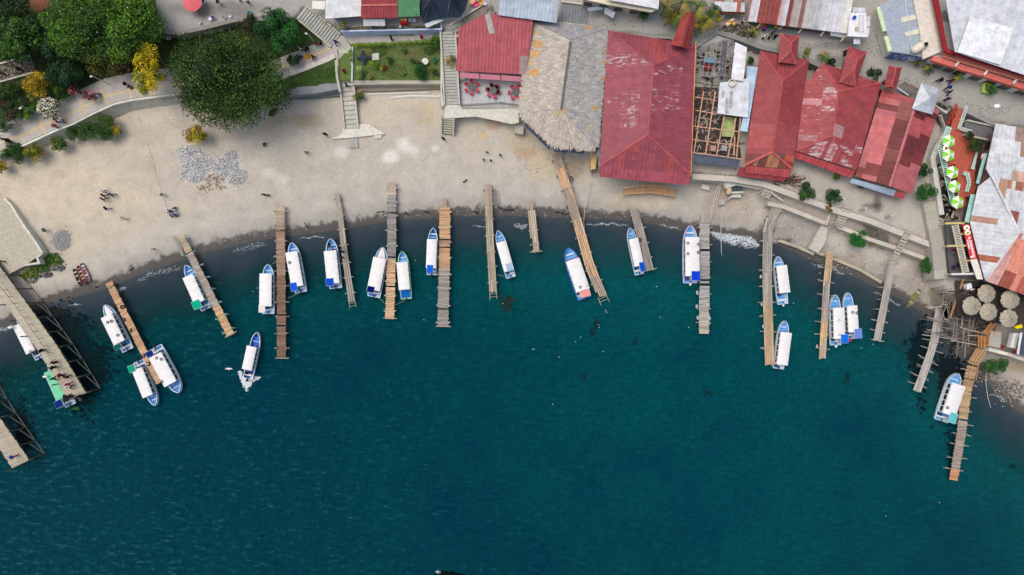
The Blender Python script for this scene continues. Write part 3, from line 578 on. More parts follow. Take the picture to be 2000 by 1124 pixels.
boat('slim boat with a small blue stern hood, left of the orange and grey pier', (846, 445), (843, 537), 22, floorc=srgb(20, 95, 150), can=(.26, .86), hood=H_(.8, .97, -.7, .45, srgb(15, 90, 205)), inc=PB)
boat('boat with a grey solar panel on its roof, right of the ladder-ended pier', (972, 450), (998, 542), 22, can=(.26, .86), hood=H_(.72, .87, -.35, .7, srgb(140, 165, 200), 2.08), solar=1)
boat('broad royal blue boat with a faded pink stern cover, left of the bending orange pier', (1109, 484), (1142, 583), 32, hullc=srgb(30, 95, 200), rimc=srgb(50, 115, 215), inc=PB, floorc=BLUE, edge=srgb(200, 30, 50), can=(.24, .84), hood=H_(.83, .97, -.5, .8, srgb(225, 150, 140), 1.8), engine=srgb(40, 50, 70), rings=((-.2, .77, TY), (.7, .78, (.6, .6, .6))), rn='royal blue boat')
boat('small boat with a half-width blue stern hood, left of the grey slanting pier', (1230, 445), (1249, 536), 21, can=(.25, .82), hood=H_(.76, .95, .0, 1.0, srgb(10, 75, 185)))
boat('widest white boat with four ring fenders on its roof and a white motor', (1349, 440), (1348, 553), 32, hullc=srgb(205, 205, 245), rimc=srgb(185, 190, 240), inc=(.7, .72, .8), can=(.22, .88), hood=H_(.8, .96, -.15, .95, srgb(15, 60, 200)), engine=(.8, .8, .8), rings=((-.6, .32, TY), (.75, .34, TY), (-.6, .5, TY), (.75, .48, TY)), floorc=BLUE, rn='widest white boat')
boat('plain white-roofed boat near shore on the right of the kinked pier', (1520, 501), (1529, 594), 24, can=(.2, .76), engine=(.5, .6, .7), inc=PB)
boat('plain white-roofed boat farther out on the right of the kinked pier', (1534, 627), (1520, 720), 25, can=(.24, .9))
boat('boat with a bright blue hood and white motor, touching the slim pier', (1632, 576), (1632, 674), 25, can=(.26, .86), hood=H_(.78, .95, .15, 1.4, srgb(20, 105, 215)), engine=(.8, .8, .8), rings=((-.1, .5, (.6, .6, .62)), (-.1, .78, (.6, .6, .62))), rn='white-motored paired boat')
boat('boat with a grey-blue solar hood and red motor near the slim pier', (1657, 572), (1660, 662), 23, can=(.28, .84), hood=H_(.78, .98, .0, 1.35, srgb(95, 125, 205)), solar=1, engine=srgb(225, 20, 60), rings=((-.1, .42, TY), (.7, .44, TY)), floorc=BLUE, rn='red-motored paired boat')
boat('boat with an aqua stern hood, left of the last pier on the right', (1872, 730), (1838, 822), 32, can=(.22, .84), hood=H_(.78, .98, -.0, 1.0, srgb(95, 185, 190), 2.1), rings=((-.55, .72, TY),), rn='aqua-hooded boat')
moving, MX = boat('boat under way across open water with a foaming wake behind it', (502, 649), (484, 740), 22, floorc=srgb(10, 80, 185), inc=srgb(25, 100, 205), rimc=(.7, .78, .82), can=(.3, .78), group='passenger boats under way')
boat('boat with a white roof half hidden on the left side of the big double pier', (34, 618), (78, 700), 22, can=(.2, .84), fore=(.8, .8, .8))
boat('boat with a mint green roof and navy hood at the big double pier', (94, 702), (138, 792), 25, canc=srgb(105, 200, 155), hullc=(.8, .85, .88), can=(.24, .82), hood=H_(.83, .97, -1.3, .0, NAVY))
# canoes
def canoe(label, a, b, w, c, inc, seats, z=0.05, grp='small rowing canoes drawn up on the beach'):
    A, B_ = W(*a, .4), W(*b, .4); A.z = B_.z = 0; ga = max(0, float(terrain(np.array([A.x]), np.array([A.y]))[0])); gb = max(0, float(terrain(np.array([B_.x]), np.array([B_.y]))[0]))
    L_ = (A-B_).length; ce = (A+B_)/2; rz = math.atan2((A-B_).y, (A-B_).x)-math.pi/2; ce.z = (ga+gb)/2+z
    root = empty('rowing_canoe', ce, label, 'canoe', grp, rz); M = parent_world(root); Bm = w/S
    def X(x, t, zz): return M @ Vector((x*Bm/2, L_/2-t*L_, zz))
    T = [0, .06, .15, .3, .5, .7, .88, 1]; wd = [.04, .3, .62, .92, 1, .95, .8, .62]; h = MB(); n = MB(); r = MB()
    for i in range(len(T)-1):
        t, u, p, q = T[i], T[i+1], wd[i], wd[i+1]
        for s in (-1, 1):
            h.quad(X(s*p, t, .4), X(s*q, u, .4), X(s*q*.6, u, 0), X(s*p*.6, t, 0), c); n.quad(X(s*p*.86, t, .4), X(s*q*.86, u, .4), X(s*q*.5, u, .07), X(s*p*.5, t, .07), inc); r.quad(X(s*p, t, .41), X(s*q, u, .41), X(s*q*.84, u, .41), X(s*p*.84, t, .41), jit(c, .1))
        h.quad(X(-p*.6, t, 0), X(-q*.6, u, 0), X(q*.6, u, 0), X(p*.6, t, 0), c); n.quad(X(-p*.5, t, .07), X(-q*.5, u, .07), X(q*.5, u, .07), X(p*.5, t, .07), inc)
    h.quad(X(-.62, 1, .4), X(.62, 1, .4), X(.37, 1, 0), X(-.37, 1, 0), c)
    h.build('hull', 'wood', root); n.build('inside', 'wood', root); r.build('gunwale', 'wood', root)
    for t, sc in seats:
        s = MB(); s.prism([X(-.85, t-.03, 0), X(.85, t-.03, 0), X(.85, t+.03, 0), X(-.85, t+.03, 0)], ce.z+.32, ce.z+.36, sc); s.build('thwart', 'wood', root)
canoe('wooden canoe with a white rear seat, leftmost of the three on the sand', (160, 560), (146, 526), 8, srgb(130, 112, 104), srgb(90, 78, 74), ((.3, WOODT), (.6, srgb(200, 180, 165)), (.82, srgb(215, 205, 205))))
canoe('wooden canoe with a red striped inside, middle of the three on the sand', (170, 557), (154, 520), 8, srgb(125, 90, 88), srgb(150, 90, 90), ((.35, WOODT), (.5, WOODT), (.7, srgb(220, 170, 170)), (.85, srgb(175, 110, 105))))
canoe('grey canoe with a pink and white cover, rightmost of the three on the sand', (178, 553), (161, 515), 9, srgb(130, 140, 145), srgb(165, 120, 130), ((.4, srgb(220, 200, 215)), (.72, srgb(205, 150, 165)), (.86, srgb(230, 215, 225))))
canoe('green-floored canoe with a white box, alone at the waterline by the scaffold', (1771, 602), (1796, 566), 10, srgb(150, 145, 120), srgb(120, 128, 78), ((.3, WOODT), (.55, srgb(150, 150, 100)), (.85, srgb(215, 205, 195))), grp='lone canoes near the scaffold')
canoe('dark grey canoe floating in the shadow of the scaffold poles', (1856, 690), (1866, 665), 8, srgb(60, 66, 70), srgb(40, 44, 48), ((.4, srgb(70, 110, 120)),), grp='lone canoes near the scaffold')
canoe('lime green kayak at the end of the big double pier', (152, 800), (138, 795), 5, srgb(110, 215, 60), srgb(90, 180, 50), (), grp='kayaks', z=-.1)
# tyres hanging on piers
def tyre(px, py, z, label, grp, c=TY, R=.26, tilt=None, name='tyre'):
    t = MB(); t.torus(W(px, py, z), R, .1, c, 14, 7, tilt or Matrix.Rotation(random.uniform(-.5, .5), 3, 'X') @ Matrix.Rotation(random.uniform(-.5, .5), 3, 'Y')); tag(t.build(name, 'rubber', smooth=True), label, 'tyre', grp)
for i, (x, y) in enumerate(((239, 600), (241, 625), (254, 646), (280, 695), (290, 711), (298, 704))):
    tyre(x, y, 1.15, 'black tyre on the tan pier, %s of six counted from the beach' % ['first', 'second', 'third', 'fourth', 'fifth', 'sixth'][i], 'tyres hung on the tan pier')
WR = (.55, .57, .58)
for lab, x, y in (('white ring fender on the left of the straight grey pier, nearest its white-motor boat', 1362, 572), ('white ring fender on the left of the straight grey pier, middle one', 1361, 599), ('white ring fender on the left of the straight grey pier, outermost', 1363, 621), ('white ring fender on the right of the straight grey pier', 1386, 622)):
    tyre(x, y, 1.0, lab, 'white ring fenders on the straight pier', WR, .24, Matrix.Rotation(.9, 3, 'Y'), 'ring_fender')
for lab, x, y in (('ring fender on the left of the kinked pier, nearest shore', 1486, 541), ('ring fender on the left of the kinked pier, second from shore', 1488, 595), ('ring fender on the left of the kinked pier, third from shore', 1491, 638), ('white ring fender low on the left of the slim pier', 1596, 677)):
    tyre(x, y, 1.0, lab, 'ring fenders on the right hand piers', WR, .2, Matrix.Rotation(.9, 3, 'Y'), 'ring_fender')
tyre(1250, 469, 1.25, 'black tyre lying on the grey slanting pier', 'tyres beside the piers', TY, .24); tyre(1115, 350, 1.3, 'dark tyre lying on the sand beside the bending pier', 'tyres beside the piers', srgb(70, 80, 95), .32)
# mooring lines
def rope(label, pts, zs, r=.02, c=(.5, .48, .42), name='mooring_line', cat='rope'):
    b = MB(); P = [W(x, y, z) for (x, y), z in zip(pts, zs)]
    for p, q in zip(P[:-1], P[1:]):
        n = 6
        for k in range(n):
            f = lambda t: p+(q-p)*t-Vector((0, 0, .15*4*t*(1-t)))
            b.tube(f(k/n), f((k+1)/n), r, r, c, 5)
    tag(b.build(name, 'cloth'), label, cat)
rope('thin line from the lime-rimmed boat to the green-topped pier', [(790, 588), (770, 597)], [.7, 1.2]); rope('thin line from the navy-hooded boat to the green-topped pier', [(739, 581), (750, 592)], [.7, 1.2])
rope('thin line from the solar roofed boat to the ladder-ended pier', [(985, 540), (971, 537)], [.7, 1.2]); rope('thin line from the blue-hooded boat to the dark brown pier', [(562, 583), (590, 570)], [1.2, .7])
rope('thin line from the bow of the widest boat to the straight pier', [(1352, 441), (1368, 434)], [1.0, 1.2]); rope('thin line from the bow of the cream-hooded boat to the dark brown pier', [(531, 517), (541, 510)], [1.0, 1.2])
# pipes that run from land into the lake
def pipe(label, pts, r=.07, c=(.55, .55, .52), up=.06, name='water_pipe', zs=None):
    b = MB(); P = [W(x, y, zs[i]) if zs else G(x, y, up) for i, (x, y) in enumerate(pts)]
    for p, q in zip(P[:-1], P[1:]): b.tube(p, q, r, r, c, 7)
    tag(b.build(name, 'plastic'), label, 'pipe')
pipe('thin curved white pipe running into the water beside the bending pier', [(1154, 354), (1148, 380), (1142, 410), (1140, 435), (1142, 455)], .05, zs=[1.3, 1.2, .8, .3, .05])
pipe('pair of white pipes slanting down to the straight grey pier, left pipe', [(1417, 330), (1398, 375), (1384, 434)], .05, zs=[2.4, 1.6, 1.0])
pipe('pair of white pipes slanting down to the straight grey pier, right pipe', [(1420, 330), (1403, 370), (1387, 434)], .05, zs=[2.4, 1.6, 1.0])
pipe('white pipe standing up from the waterline between two piers on the right', [(1409, 420), (1408, 450), (1409, 495)], .05, zs=[1.2, .5, .02]); pipe('upright white pipe beside the concrete rubble', [(1416, 330), (1405, 375), (1400, 405)], .05, zs=[2.2, 1.5, 1.2])
pipe('long curved pipe reaching into the water right of the last pier', [(1927, 721), (1925, 745), (1929, 775), (1935, 797)], .05, c=(.45, .5, .44), zs=[1.0, .5, .1, -.05])
pipe('pale pipe lying across the sand from the promenade side, upper length', [(268, 224), (274, 240)], .06); pipe('thin pale pipe lying on the open sand left of the rubble piles', [(284, 270), (297, 312), (306, 350), (318, 385), (326, 403)], .035, c=(.62, .6, .56))
pipe('fallen length of white pipe on the beach below the garden, upper one', [(717, 185), (780, 182), (840, 181)], .15, (.72, .7, .64)); pipe('fallen length of white pipe on the beach below the garden, lower one', [(762, 192), (800, 188), (860, 189)], .17, (.74, .72, .68))
# ---------------------------------------------------------------- roofs and buildings
def topx(p): return 1000+p.x*S*H/(H-p.z), 562-p.y*S*H/(H-p.z)
def clip(poly, ax, k, keep_gt):
    out = []; n = len(poly)
    for i in range(n):
        a, b = poly[i], poly[(i+1) % n]; fa = (a[ax]-k)*(1 if keep_gt else -1); fb = (b[ax]-k)*(1 if keep_gt else -1)
        if fa >= 0: out.append(a)
        if (fa > 0 and fb < 0) or (fa < 0 and fb > 0): t = fa/(fa-fb); out.append(tuple(a[i]+(b[i]-a[i])*t for i in range(2)))
    return out
def plane(mb, pts, udir, colr, per=.3, amp=.035, pw=3, pl=2.6, patches=(), var=.07, wear=.0, flat=False):
    """corrugated sheets laid over a planar polygon; udir = two indices of pts along the eave"""
    P = [Vector(p) for p in pts]; n = Vector((0, 0, 0))
    for i in range(len(P)): n += P[i].cross(P[(i+1) % len(P)])
    n.normalize()
    if n.z < 0: n = -n
    u = P[udir[1]]-P[udir[0]]; o = sum(P, Vector())/len(P); u = (u-n*u.dot(n)).normalized(); v = n.cross(u)
    q = [((p-o).dot(u), (p-o).dot(v)) for p in P]; u0, u1 = min(a for a, _ in q), max(a for a, _ in q); v0, v1 = min(b for _, b in q), max(b for _, b in q)
    off = lambda uu: amp*abs(((uu-u0)/per) % 2-1)
    k = 0; U = u0
    while U < u1:
        Ub = min(U+per*pw, u1); pc = clip(clip(q, 0, U, True), 0, Ub, False)
        if len(pc) > 2:
            V = v0; r = 0
            while V < v1:
                Vb = min(V+pl, v1); rc = clip(clip(pc, 1, V, True), 1, Vb, False)
                if len(rc) > 2:
                    cu, cv = sum(a for a, _ in rc)/len(rc), sum(b for _, b in rc)/len(rc); wp = o+u*cu+v*cv; x, y = topx(wp)
                    c = colr; w = wear
                    for pt in patches:
                        if pt[0] <= x <= pt[2] and pt[1] <= y <= pt[3]: c = pt[4]; w = pt[5] if len(pt) > 5 else wear
                    c = jit(c[:3], var, .03)+(w,)
                    a = U
                    while a < Ub-1e-6:
                        b = min(a+per, Ub); s = clip(clip(rc, 0, a, True), 0, b, False)
                        if len(s) > 2: mb.poly([o+u*uu+v*vv+n*((0 if flat else off(uu))+.012*(r % 2)) for uu, vv in s], c)
                        a = b
                V = Vb; r += 1
        U = Ub; k += 1
    P = [o+u*a+v*b for a, b in q]; lo = [p-n*.09 for p in P]; mb.poly(lo[::-1] if (P[1]-P[0]).cross(P[2]-P[1]).z > 0 else lo, srgb(90, 80, 76))
    for i in range(len(P)): mb.quad(P[i], P[(i+1) % len(P)], lo[(i+1) % len(P)], lo[i], tuple(x*.7 for x in colr[:3]))
def cap(mb, a, b, c, w=.28, t=.06):
    mb.bar(Vector(a)+Vector((0, 0, .05)), Vector(b)+Vector((0, 0, .05)), w, t, c+(.3,) if len(c) == 3 else c)
def inset(P, d):
    c = Vector((sum(p.x for p in P)/len(P), sum(p.y for p in P)/len(P))); return [(p.x+(c.x-p.x)*d/max(.1, (Vector((p.x, p.y))-c).length)*1.4, p.y+(c.y-p.y)*d/max(.1, (Vector((p.x, p.y))-c).length)*1.4) for p in P]
def walls(root, corners, z0, z1, c, d=.5, wins=True):
    if 'turret' in root.name: d = 1.1
    P = inset(corners, d); b = MB(); b.prism(P, z0-.3, z1, c, c); b.build('wall', 'concrete', root)
    if not wins: return
    n = len(P); cx, cyy = sum(p[0] for p in P)/n, sum(p[1] for p in P)/n
    for i in range(n):
        a, e = Vector(P[i]), Vector(P[(i+1) % n]); l = (e-a).length
        if l < 3: continue
        d_ = (e-a)/l; nr = Vector((d_.y, -d_.x)); mid = (a+e)/2
        if (mid-Vector((cx, cyy))).dot(nr) < 0: nr = -nr
        if mid.dot(nr) > 0: continue                    # only the sides that face towards the lake camera
        k = int(l/3)
        for j in range(k):
            p = a+d_*(l*(j+.5)/k)+nr*.03; w = MB(); w.bar((p.x-d_.x*.6, p.y-d_.y*.6, z0+1.6), (p.x+d_.x*.6, p.y+d_.y*.6, z0+1.6), .05, 1.0, srgb(40, 42, 46)); w.build('window', 'glass', root)
def poly_h(pts, z): return [W(x, y, z) for x, y in pts]
def wpt(t): return W(*t)
def house(name, label, cat, planes, caps=(), wall=None, wc=srgb(190, 180, 165), z0=3.3, group=None, colr=RED, **kw):
    allp = [wpt(p) for pl in planes for p in pl['p']]; ce = sum(allp, Vector())/len(allp); ce.z = z0
    root = empty(name, ce, label, cat, group)
    r = MB()
    for pl in planes: plane(r, [wpt(p) for p in pl['p']], pl.get('u', (0, 1)), pl.get('c', colr), **{**kw, **pl.get('k', {})})
    r.build('roof', 'metal', root)
    if caps:
        for a, b, c in caps: cp = MB(); cap(cp, wpt(a), wpt(b), c); cp.build('ridge_cap', 'metal', root)
    if wall: walls(root, [wpt(p) for p in wall], z0, min(p[2] for p in wall)-.12, wc)
    return root
REDH = srgb(146, 72, 84); REDB = srgb(160, 74, 76); REDC = srgb(170, 80, 80)
# the large red hall
e, rg = 6.3, 8.4
house('red_roof_hall', 'largest hall, with a long maroon hipped metal roof, right of the thatched one', 'building', [
  dict(p=[(1188, 60, e), (1171, 325, e), (1265, 263, rg), (1276, 129, rg)], k=dict(wear=.3, patches=[(1190, 110, 1262, 132, REDH, .46), (1200, 176, 1245, 250, REDH, .45), (1184, 186, 1204, 202, REDH, .42)])),
  dict(p=[(1358, 88, e), (1348, 341, e), (1265, 263, rg), (1276, 129, rg)], k=dict(wear=.3, patches=[(1276, 134, 1334, 148, REDH, .45), (1274, 168, 1326, 220, REDH, .43)])),
  dict(p=[(1188, 60, e), (1358, 88, e), (1276, 129, rg)], k=dict(wear=.3, patches=[(1275, 72, 1297, 96, REDB), (1242, 97, 1258, 115, REDB), (1284, 98, 1302, 122, REDB)])),
  dict(p=[(1171, 325, e), (1348, 341, e), (1265, 263, rg)], k=dict(wear=.3, patches=[(1208, 290, 1225, 340, REDB), (1228, 270, 1248, 305, REDB), (1240, 300, 1248, 340, REDB), (1296, 300, 1314, 345, REDB)])),
  dict(p=[(1171, 325, e-.02), (1348, 341, e-.02), (1348, 362, e-.5), (1171, 346, e-.5)], c=srgb(156, 74, 88))],
  [((1276, 129, rg), (1265, 263, rg), REDC), ((1188, 60, e), (1276, 129, rg), REDH), ((1358, 88, e), (1276, 129, rg), REDC), ((1171, 325, e), (1265, 263, rg), REDC), ((1348, 341, e), (1265, 263, rg), REDC)],
  [(1195, 72, e), (1352, 95, e), (1342, 340, e), (1178, 328, e)], srgb(150, 130, 110), 3.3, colr=REDH)
t = MB(); a, b = W(1359, 80, 6.35), W(1349, 345, 5.9); t.bar(a, b, .12, .12, srgb(235, 160, 90)); tag(t.build('gutter', 'metal'), 'pale orange gutter pipe along the right edge of the large maroon roof', 'gutter')
house('gate_roof', 'small red gabled roof half under the palm crowns, at the top of the large hall', 'roof', [
  dict(p=[(1336, 26, 8), (1310, 88, 8), (1331, 92, 9), (1351, 22, 9)], k=dict(wear=.3)), dict(p=[(1361, 28, 8), (1346, 96, 8), (1331, 92, 9), (1351, 22, 9)], k=dict(wear=.3))],
  [((1351, 22, 9), (1331, 92, 9), srgb(130, 44, 50))], None, z0=5, colr=srgb(150, 62, 62))
for x, y in ((1341, 34), (1316, 84), (1342, 90), (1356, 34)): p = W(x, y, 7.8); t = MB(); t.bar((p.x, p.y, 3.4), p, .18, .18, srgb(120, 90, 80)); t.build('post', 'wood', bpy.data.objects['gate_roof'])
# left red restaurant
house('red_restaurant', 'restaurant with a wide faded red sheet roof, left of the thatched roof', 'building', [
  dict(p=[(890, 139, 6.2), (1028, 146, 6.2), (1041, 39, 7.4), (958, 27, 7.4), (945, 28, 7.35), (896, 55, 7.1)], k=dict(wear=.35, per=.26, patches=[(1017, 120, 1030, 150, srgb(150, 130, 130), .35)]))],
  (), [(896, 134, 6.2), (1022, 140, 6.2), (1034, 46, 6.6), (955, 34, 6.6), (901, 62, 6.6)], srgb(170, 150, 140), 3.3, colr=srgb(164, 76, 86))
t = MB(); plane(t, [W(946, 29, 7.45), W(957, 27, 7.45), W(967, 65, 7.08), (W(956, 67, 7.08))], (0, 1), srgb(165, 160, 158), per=.2, flat=False); tag(t.build('roof_sheet', 'metal'), 'loose grey corrugated sheet lying on the faded red restaurant roof', 'roof sheet')
aw = empty('shop_awning', W(958, 150, 5), 'pale pink awning in three lengths below the faded red restaurant roof', 'awning'); 
for x0, x1 in ((898, 936), (938, 977), (979, 1018)):
    f = lambda x: 142+(x-898)/120*8; t = MB(); t.poly([W(x0, f(x0)+10, 5.3), W(x1, f(x1)+10, 5.3), W(x1, f(x1), 6.0), W(x0, f(x0), 6.0)], srgb(232, 150, 165)); t.poly([W(x0, f(x0)+9.9, 5.24), W(x1, f(x1)+9.9, 5.24), W(x1, f(x1), 5.94), W(x0, f(x0), 5.94)], srgb(200, 120, 135)); t.build('awning_panel', 'fabric', aw)
# thatched hall
def thatch(root, planes, dens, name='roof', cA=srgb(188, 180, 170), cB=srgb(158, 155, 152), ln=.5):
    r = MB()
    for pts, down, cc in planes:
        P = [wpt(p) for p in pts]; [r.poly([P[0], P[i], P[i+1]], tuple(x*.8 for x in cc)) for i in range(1, len(P)-1)]; n = (P[1]-P[0]).cross(P[2]-P[0]).normalized()
        if n.z < 0: n = -n
        dv = Vector((n.x, n.y, 0)); dv = (dv-n*dv.dot(n)).normalized(); sd_ = n.cross(dv)
        tris = [(P[0], P[i], P[i+1]) for i in range(1, len(P)-1)]
        for A, B_, D in tris:
            n = (B_-A).cross(D-A).normalized(); n = n if n.z > 0 else -n
            dv = Vector((n.x, n.y, 0)); dv = (dv-n*dv.dot(n)).normalized(); sd_ = n.cross(dv)
            ar = (B_-A).cross(D-A).length/2
            for _ in range(int(ar*dens)):
                a, b = random.random(), random.random()
                if a+b > 1: a, b = 1-a, 1-b
                p = A+(B_-A)*a+(D-A)*b; x, y = topx(p); k = .5+.5*math.sin(x*.21+math.sin(y*.13)*2)*math.sin(y*.17+x*.05)
                c = jit(tuple(q*(.84+.26*k) for q in cc), .2, .03)
                for (hx, hy, hr, hc) in TH_PATCH:
                    if (x-hx)**2/(hr*hr)+(y-hy)**2/((hr*.7)**2) < random.uniform(.3, 1.1): c = jit(hc, .12)
                w, l = random.uniform(.03, .09), ln*random.uniform(.6, 1.5); sk = random.uniform(-.25, .25)
                q = p+n*random.uniform(.01, .07); e_ = q+dv*l+sd_*sk*l+n*random.uniform(-.02, .07); r.quad(q-sd_*w, q+sd_*w, e_+sd_*w, e_-sd_*w, c)
    return r.build(name, 'thatch', root)
TH_PATCH = [(1045, 65, 10, srgb(205, 170, 125)), (1055, 86, 14, srgb(208, 168, 118)), (1048, 106, 15, srgb(210, 170, 120)), (1042, 124, 9, srgb(205, 175, 130)), (1047, 143, 14, srgb(208, 165, 115)), (1149, 57, 8, srgb(190, 158, 110)),
            (1182, 100, 9, srgb(196, 165, 118)), (1180, 125, 9, srgb(196, 165, 118)), (1173, 153, 8, srgb(190, 160, 118)), (1158, 212, 9, srgb(200, 172, 128)), (1096, 218, 7, srgb(215, 180, 130)), (1150, 250, 8, srgb(196, 180, 150))]
th = empty('thatched_hall', W(1100, 170, 3.3), 'hall under a grey-tan palm thatch hipped roof with a dark ridge strip', 'building')
e, rg = 6.2, 8.4; A_, B2, C2 = srgb(194, 186, 176), srgb(184, 181, 178), srgb(204, 193, 182)
thatch(th, [([(1041, 43, e), (1026, 146, e), (1016, 222, e), (1096, 214, rg), (1114, 80, rg)], 0, A_), ([(1041, 43, e), (1186, 58, e), (1114, 80, rg)], 0, srgb(168, 168, 172)),
            ([(1186, 58, e), (1181, 136, e), (1164, 290, e), (1096, 214, rg), (1114, 80, rg)], 0, B2), ([(1016, 222, e), (1024, 236, e), (1082, 284, e), (1096, 214, rg)], 0, C2), ([(1082, 284, e), (1164, 290, e), (1096, 214, rg)], 0, C2)], 60)
t = MB(); t.bar(W(1114, 82, rg+.1), W(1096, 214, rg+.1), .28, .12, srgb(92, 90, 94)); t.build('ridge_strip', 'metal', th)
walls(th, [W(1046, 55, e), W(1180, 68, e), W(1158, 284, e), W(1084, 278, e), W(1026, 232, e)], 3.3, e-.3, srgb(120, 108, 96))
for q in ([(1024, 237, 5.2), (1049, 261, 5.2), (1049, 270, 4.9), (1024, 246, 4.9)], [(1050, 262, 5.2), (1075, 287, 5.2), (1074, 295, 4.9), (1050, 271, 4.9)], [(1082, 286, 5.2), (1109, 287, 5.2), (1109, 299, 4.9), (1083, 298, 4.9)], [(1112, 287, 5.2), (1140, 288, 5.2), (1140, 301, 4.9), (1112, 299, 4.9)]):
    t = MB(); plane(t, [wpt(p) for p in q], (0, 1), srgb(66, 78, 96), per=.2, amp=.02); t.build('metal_awning', 'metal', th)
t = MB(); t.poly([W(1186, 75, 5.6), W(1191, 76, 5.6), W(1170, 325, 5.2), W(1166, 300, 5.2)], srgb(105, 120, 140)); t.poly([W(1166, 300, 5.1), W(1170, 325, 5.1), W(1191, 76, 5.5), W(1186, 75, 5.5)], srgb(60, 64, 70)); t.build('side_gutter', 'metal', th)
# grey-blue metal roof above
house('blue_grey_roofed_shop', 'shop with a plain blue-grey metal roof above the faded red restaurant', 'building', [dict(p=[(973, 30, 7.8), (1087, 45, 7.8), (1092, 2, 8.4), (977, -20, 8.6)], k=dict(per=.26))], (), [(978, 26, 7.8), (1082, 40, 7.8), (1086, 8, 7.8), (980, -14, 7.8)], srgb(170, 165, 160), 5, colr=srgb(168, 182, 196))
# top row of small shops
house('white_roofed_shop', 'shop with a smooth white metal roof at the top of the left stairs', 'building', [dict(p=[(635, 37, 7.4), (705, 32, 7.4), (706, -25, 7.6), (637, -25, 7.6)], k=dict(per=.2, amp=.01, var=.03))], (), [(640, 34, 7.4), (700, 29, 7.4), (700, -20, 7.4), (641, -20, 7.4)], srgb(140, 136, 132), 5, colr=srgb(205, 208, 214))
house('red_tiled_shop', 'shop with a ribbed dark red roof between the white and green roofs', 'building', [dict(p=[(705, 36, 7.6), (777, 35, 7.6), (776, -25, 8.4), (706, -25, 8.4)], k=dict(per=.2, amp=.05))], [((706, 11, 7.98), (777, 10, 7.98), srgb(180, 96, 88))], [(710, 33, 7.6), (772, 32, 7.6), (772, -20, 7.6), (710, -20, 7.6)], srgb(180, 160, 150), 5, colr=srgb(142, 50, 60))
house('green_roofed_shop', 'shop with a small scuffed green roof beside the dark tarpaulin tent', 'building', [dict(p=[(778, 34, 7.6), (820, 32, 7.6), (818, -25, 8.4), (776, -25, 8.4)], k=dict(wear=.38, per=.25, amp=.02))], (), [(781, 31, 7.6), (816, 29, 7.6), (815, -20, 7.6), (780, -20, 7.6)], srgb(200, 200, 195), 5, colr=srgb(60, 128, 84))
def slab(name, label, cat, quads, kind='fabric', th_=.05, group=None, posts=0, z0=5):
    root = empty(name, wpt(quads[0][0][0])-Vector((0, 0, .2)), label, cat, group)
    for pts, c in quads:
        b = MB(); P = [wpt(p) for p in pts]; b.prism([(p.x, p.y) for p in P], [p.z-th_ for p in P], [p.z for p in P], c); b.build('panel', kind, root)
    if posts:
        for p in quads[0][0]:
            q = wpt(p); b = MB(); b.tube((q.x, q.y, z0), (q.x, q.y, q.z-.05), .035, .035, (.5, .5, .5), 6); b.build('post', 'metal', root)
    return root
slab('cloth_awning', 'small square cream awning left of the white roofed shop', 'awning', [([(610, 2, 7), (635, 3, 7), (634, 19, 6.7), (609, 17, 6.7)], srgb(235, 232, 225))], posts=1)
slab('shop_awning', 'white panelled awning in front of the dark red ribbed roof', 'awning', [([(x, 38, 7.0), (x+10.4, 38, 7.0), (x+11.6, 51, 6.3), (x+1.2, 51, 6.3)], srgb(225, 225, 225)) for x in (709, 719.6, 730.2, 740.8)])
slab('white_screen', 'long tilted white sheet at the edge of the dark tarpaulin tent', 'sheet', [([(829, 47, 6.6), (857, 37, 6.6), (867, 40, 6.4), (833, 55, 6.2)], srgb(225, 228, 230))])
# dark tarpaulin tent
tt = empty('tarpaulin_tent', W(865, 20, 5), 'large dark slate blue tarpaulin tent with radiating folds', 'tent')
t = MB(); pk = [(843, -6, 8.6), (880, -8, 8.6)]; rim_ = [(820, -20, 7.2), (820, 28, 7.0), (827, 47, 6.7), (845, 40, 6.8), (872, 35, 6.9), (898, 35, 6.9), (908, 22, 7.0), (915, 0, 7.1), (916, -20, 7.2)]
for i in range(len(rim_)-1):
    a, b = wpt(rim_[i]), wpt(rim_[i+1]); p0 = wpt(pk[0] if i < 4 else pk[1])
    for k in range(5):
        u, v = a+(b-a)*(k/5), a+(b-a)*((k+1)/5); z = .22*(k % 2); z2 = .22*((k+1) % 2); m1, m2 = (u+p0)/2-Vector((0, 0, .25-z)), (v+p0)/2-Vector((0, 0, .25-z2)); c = jit(srgb(44, 56, 72), .16)
        t.quad(u, v, m2, m1, c); t.poly([m1, m2, p0], c)
t.poly([wpt(pk[0]), wpt(rim_[4]), wpt(pk[1])], srgb(46, 58, 74)); t.build('canopy', 'fabric', tt)
for p in rim_[1:7:2]: q = wpt(p); b = MB(); b.tube((q.x, q.y, 5), q, .05, .05, (.6, .6, .6), 6); b.build('pole', 'metal', tt)
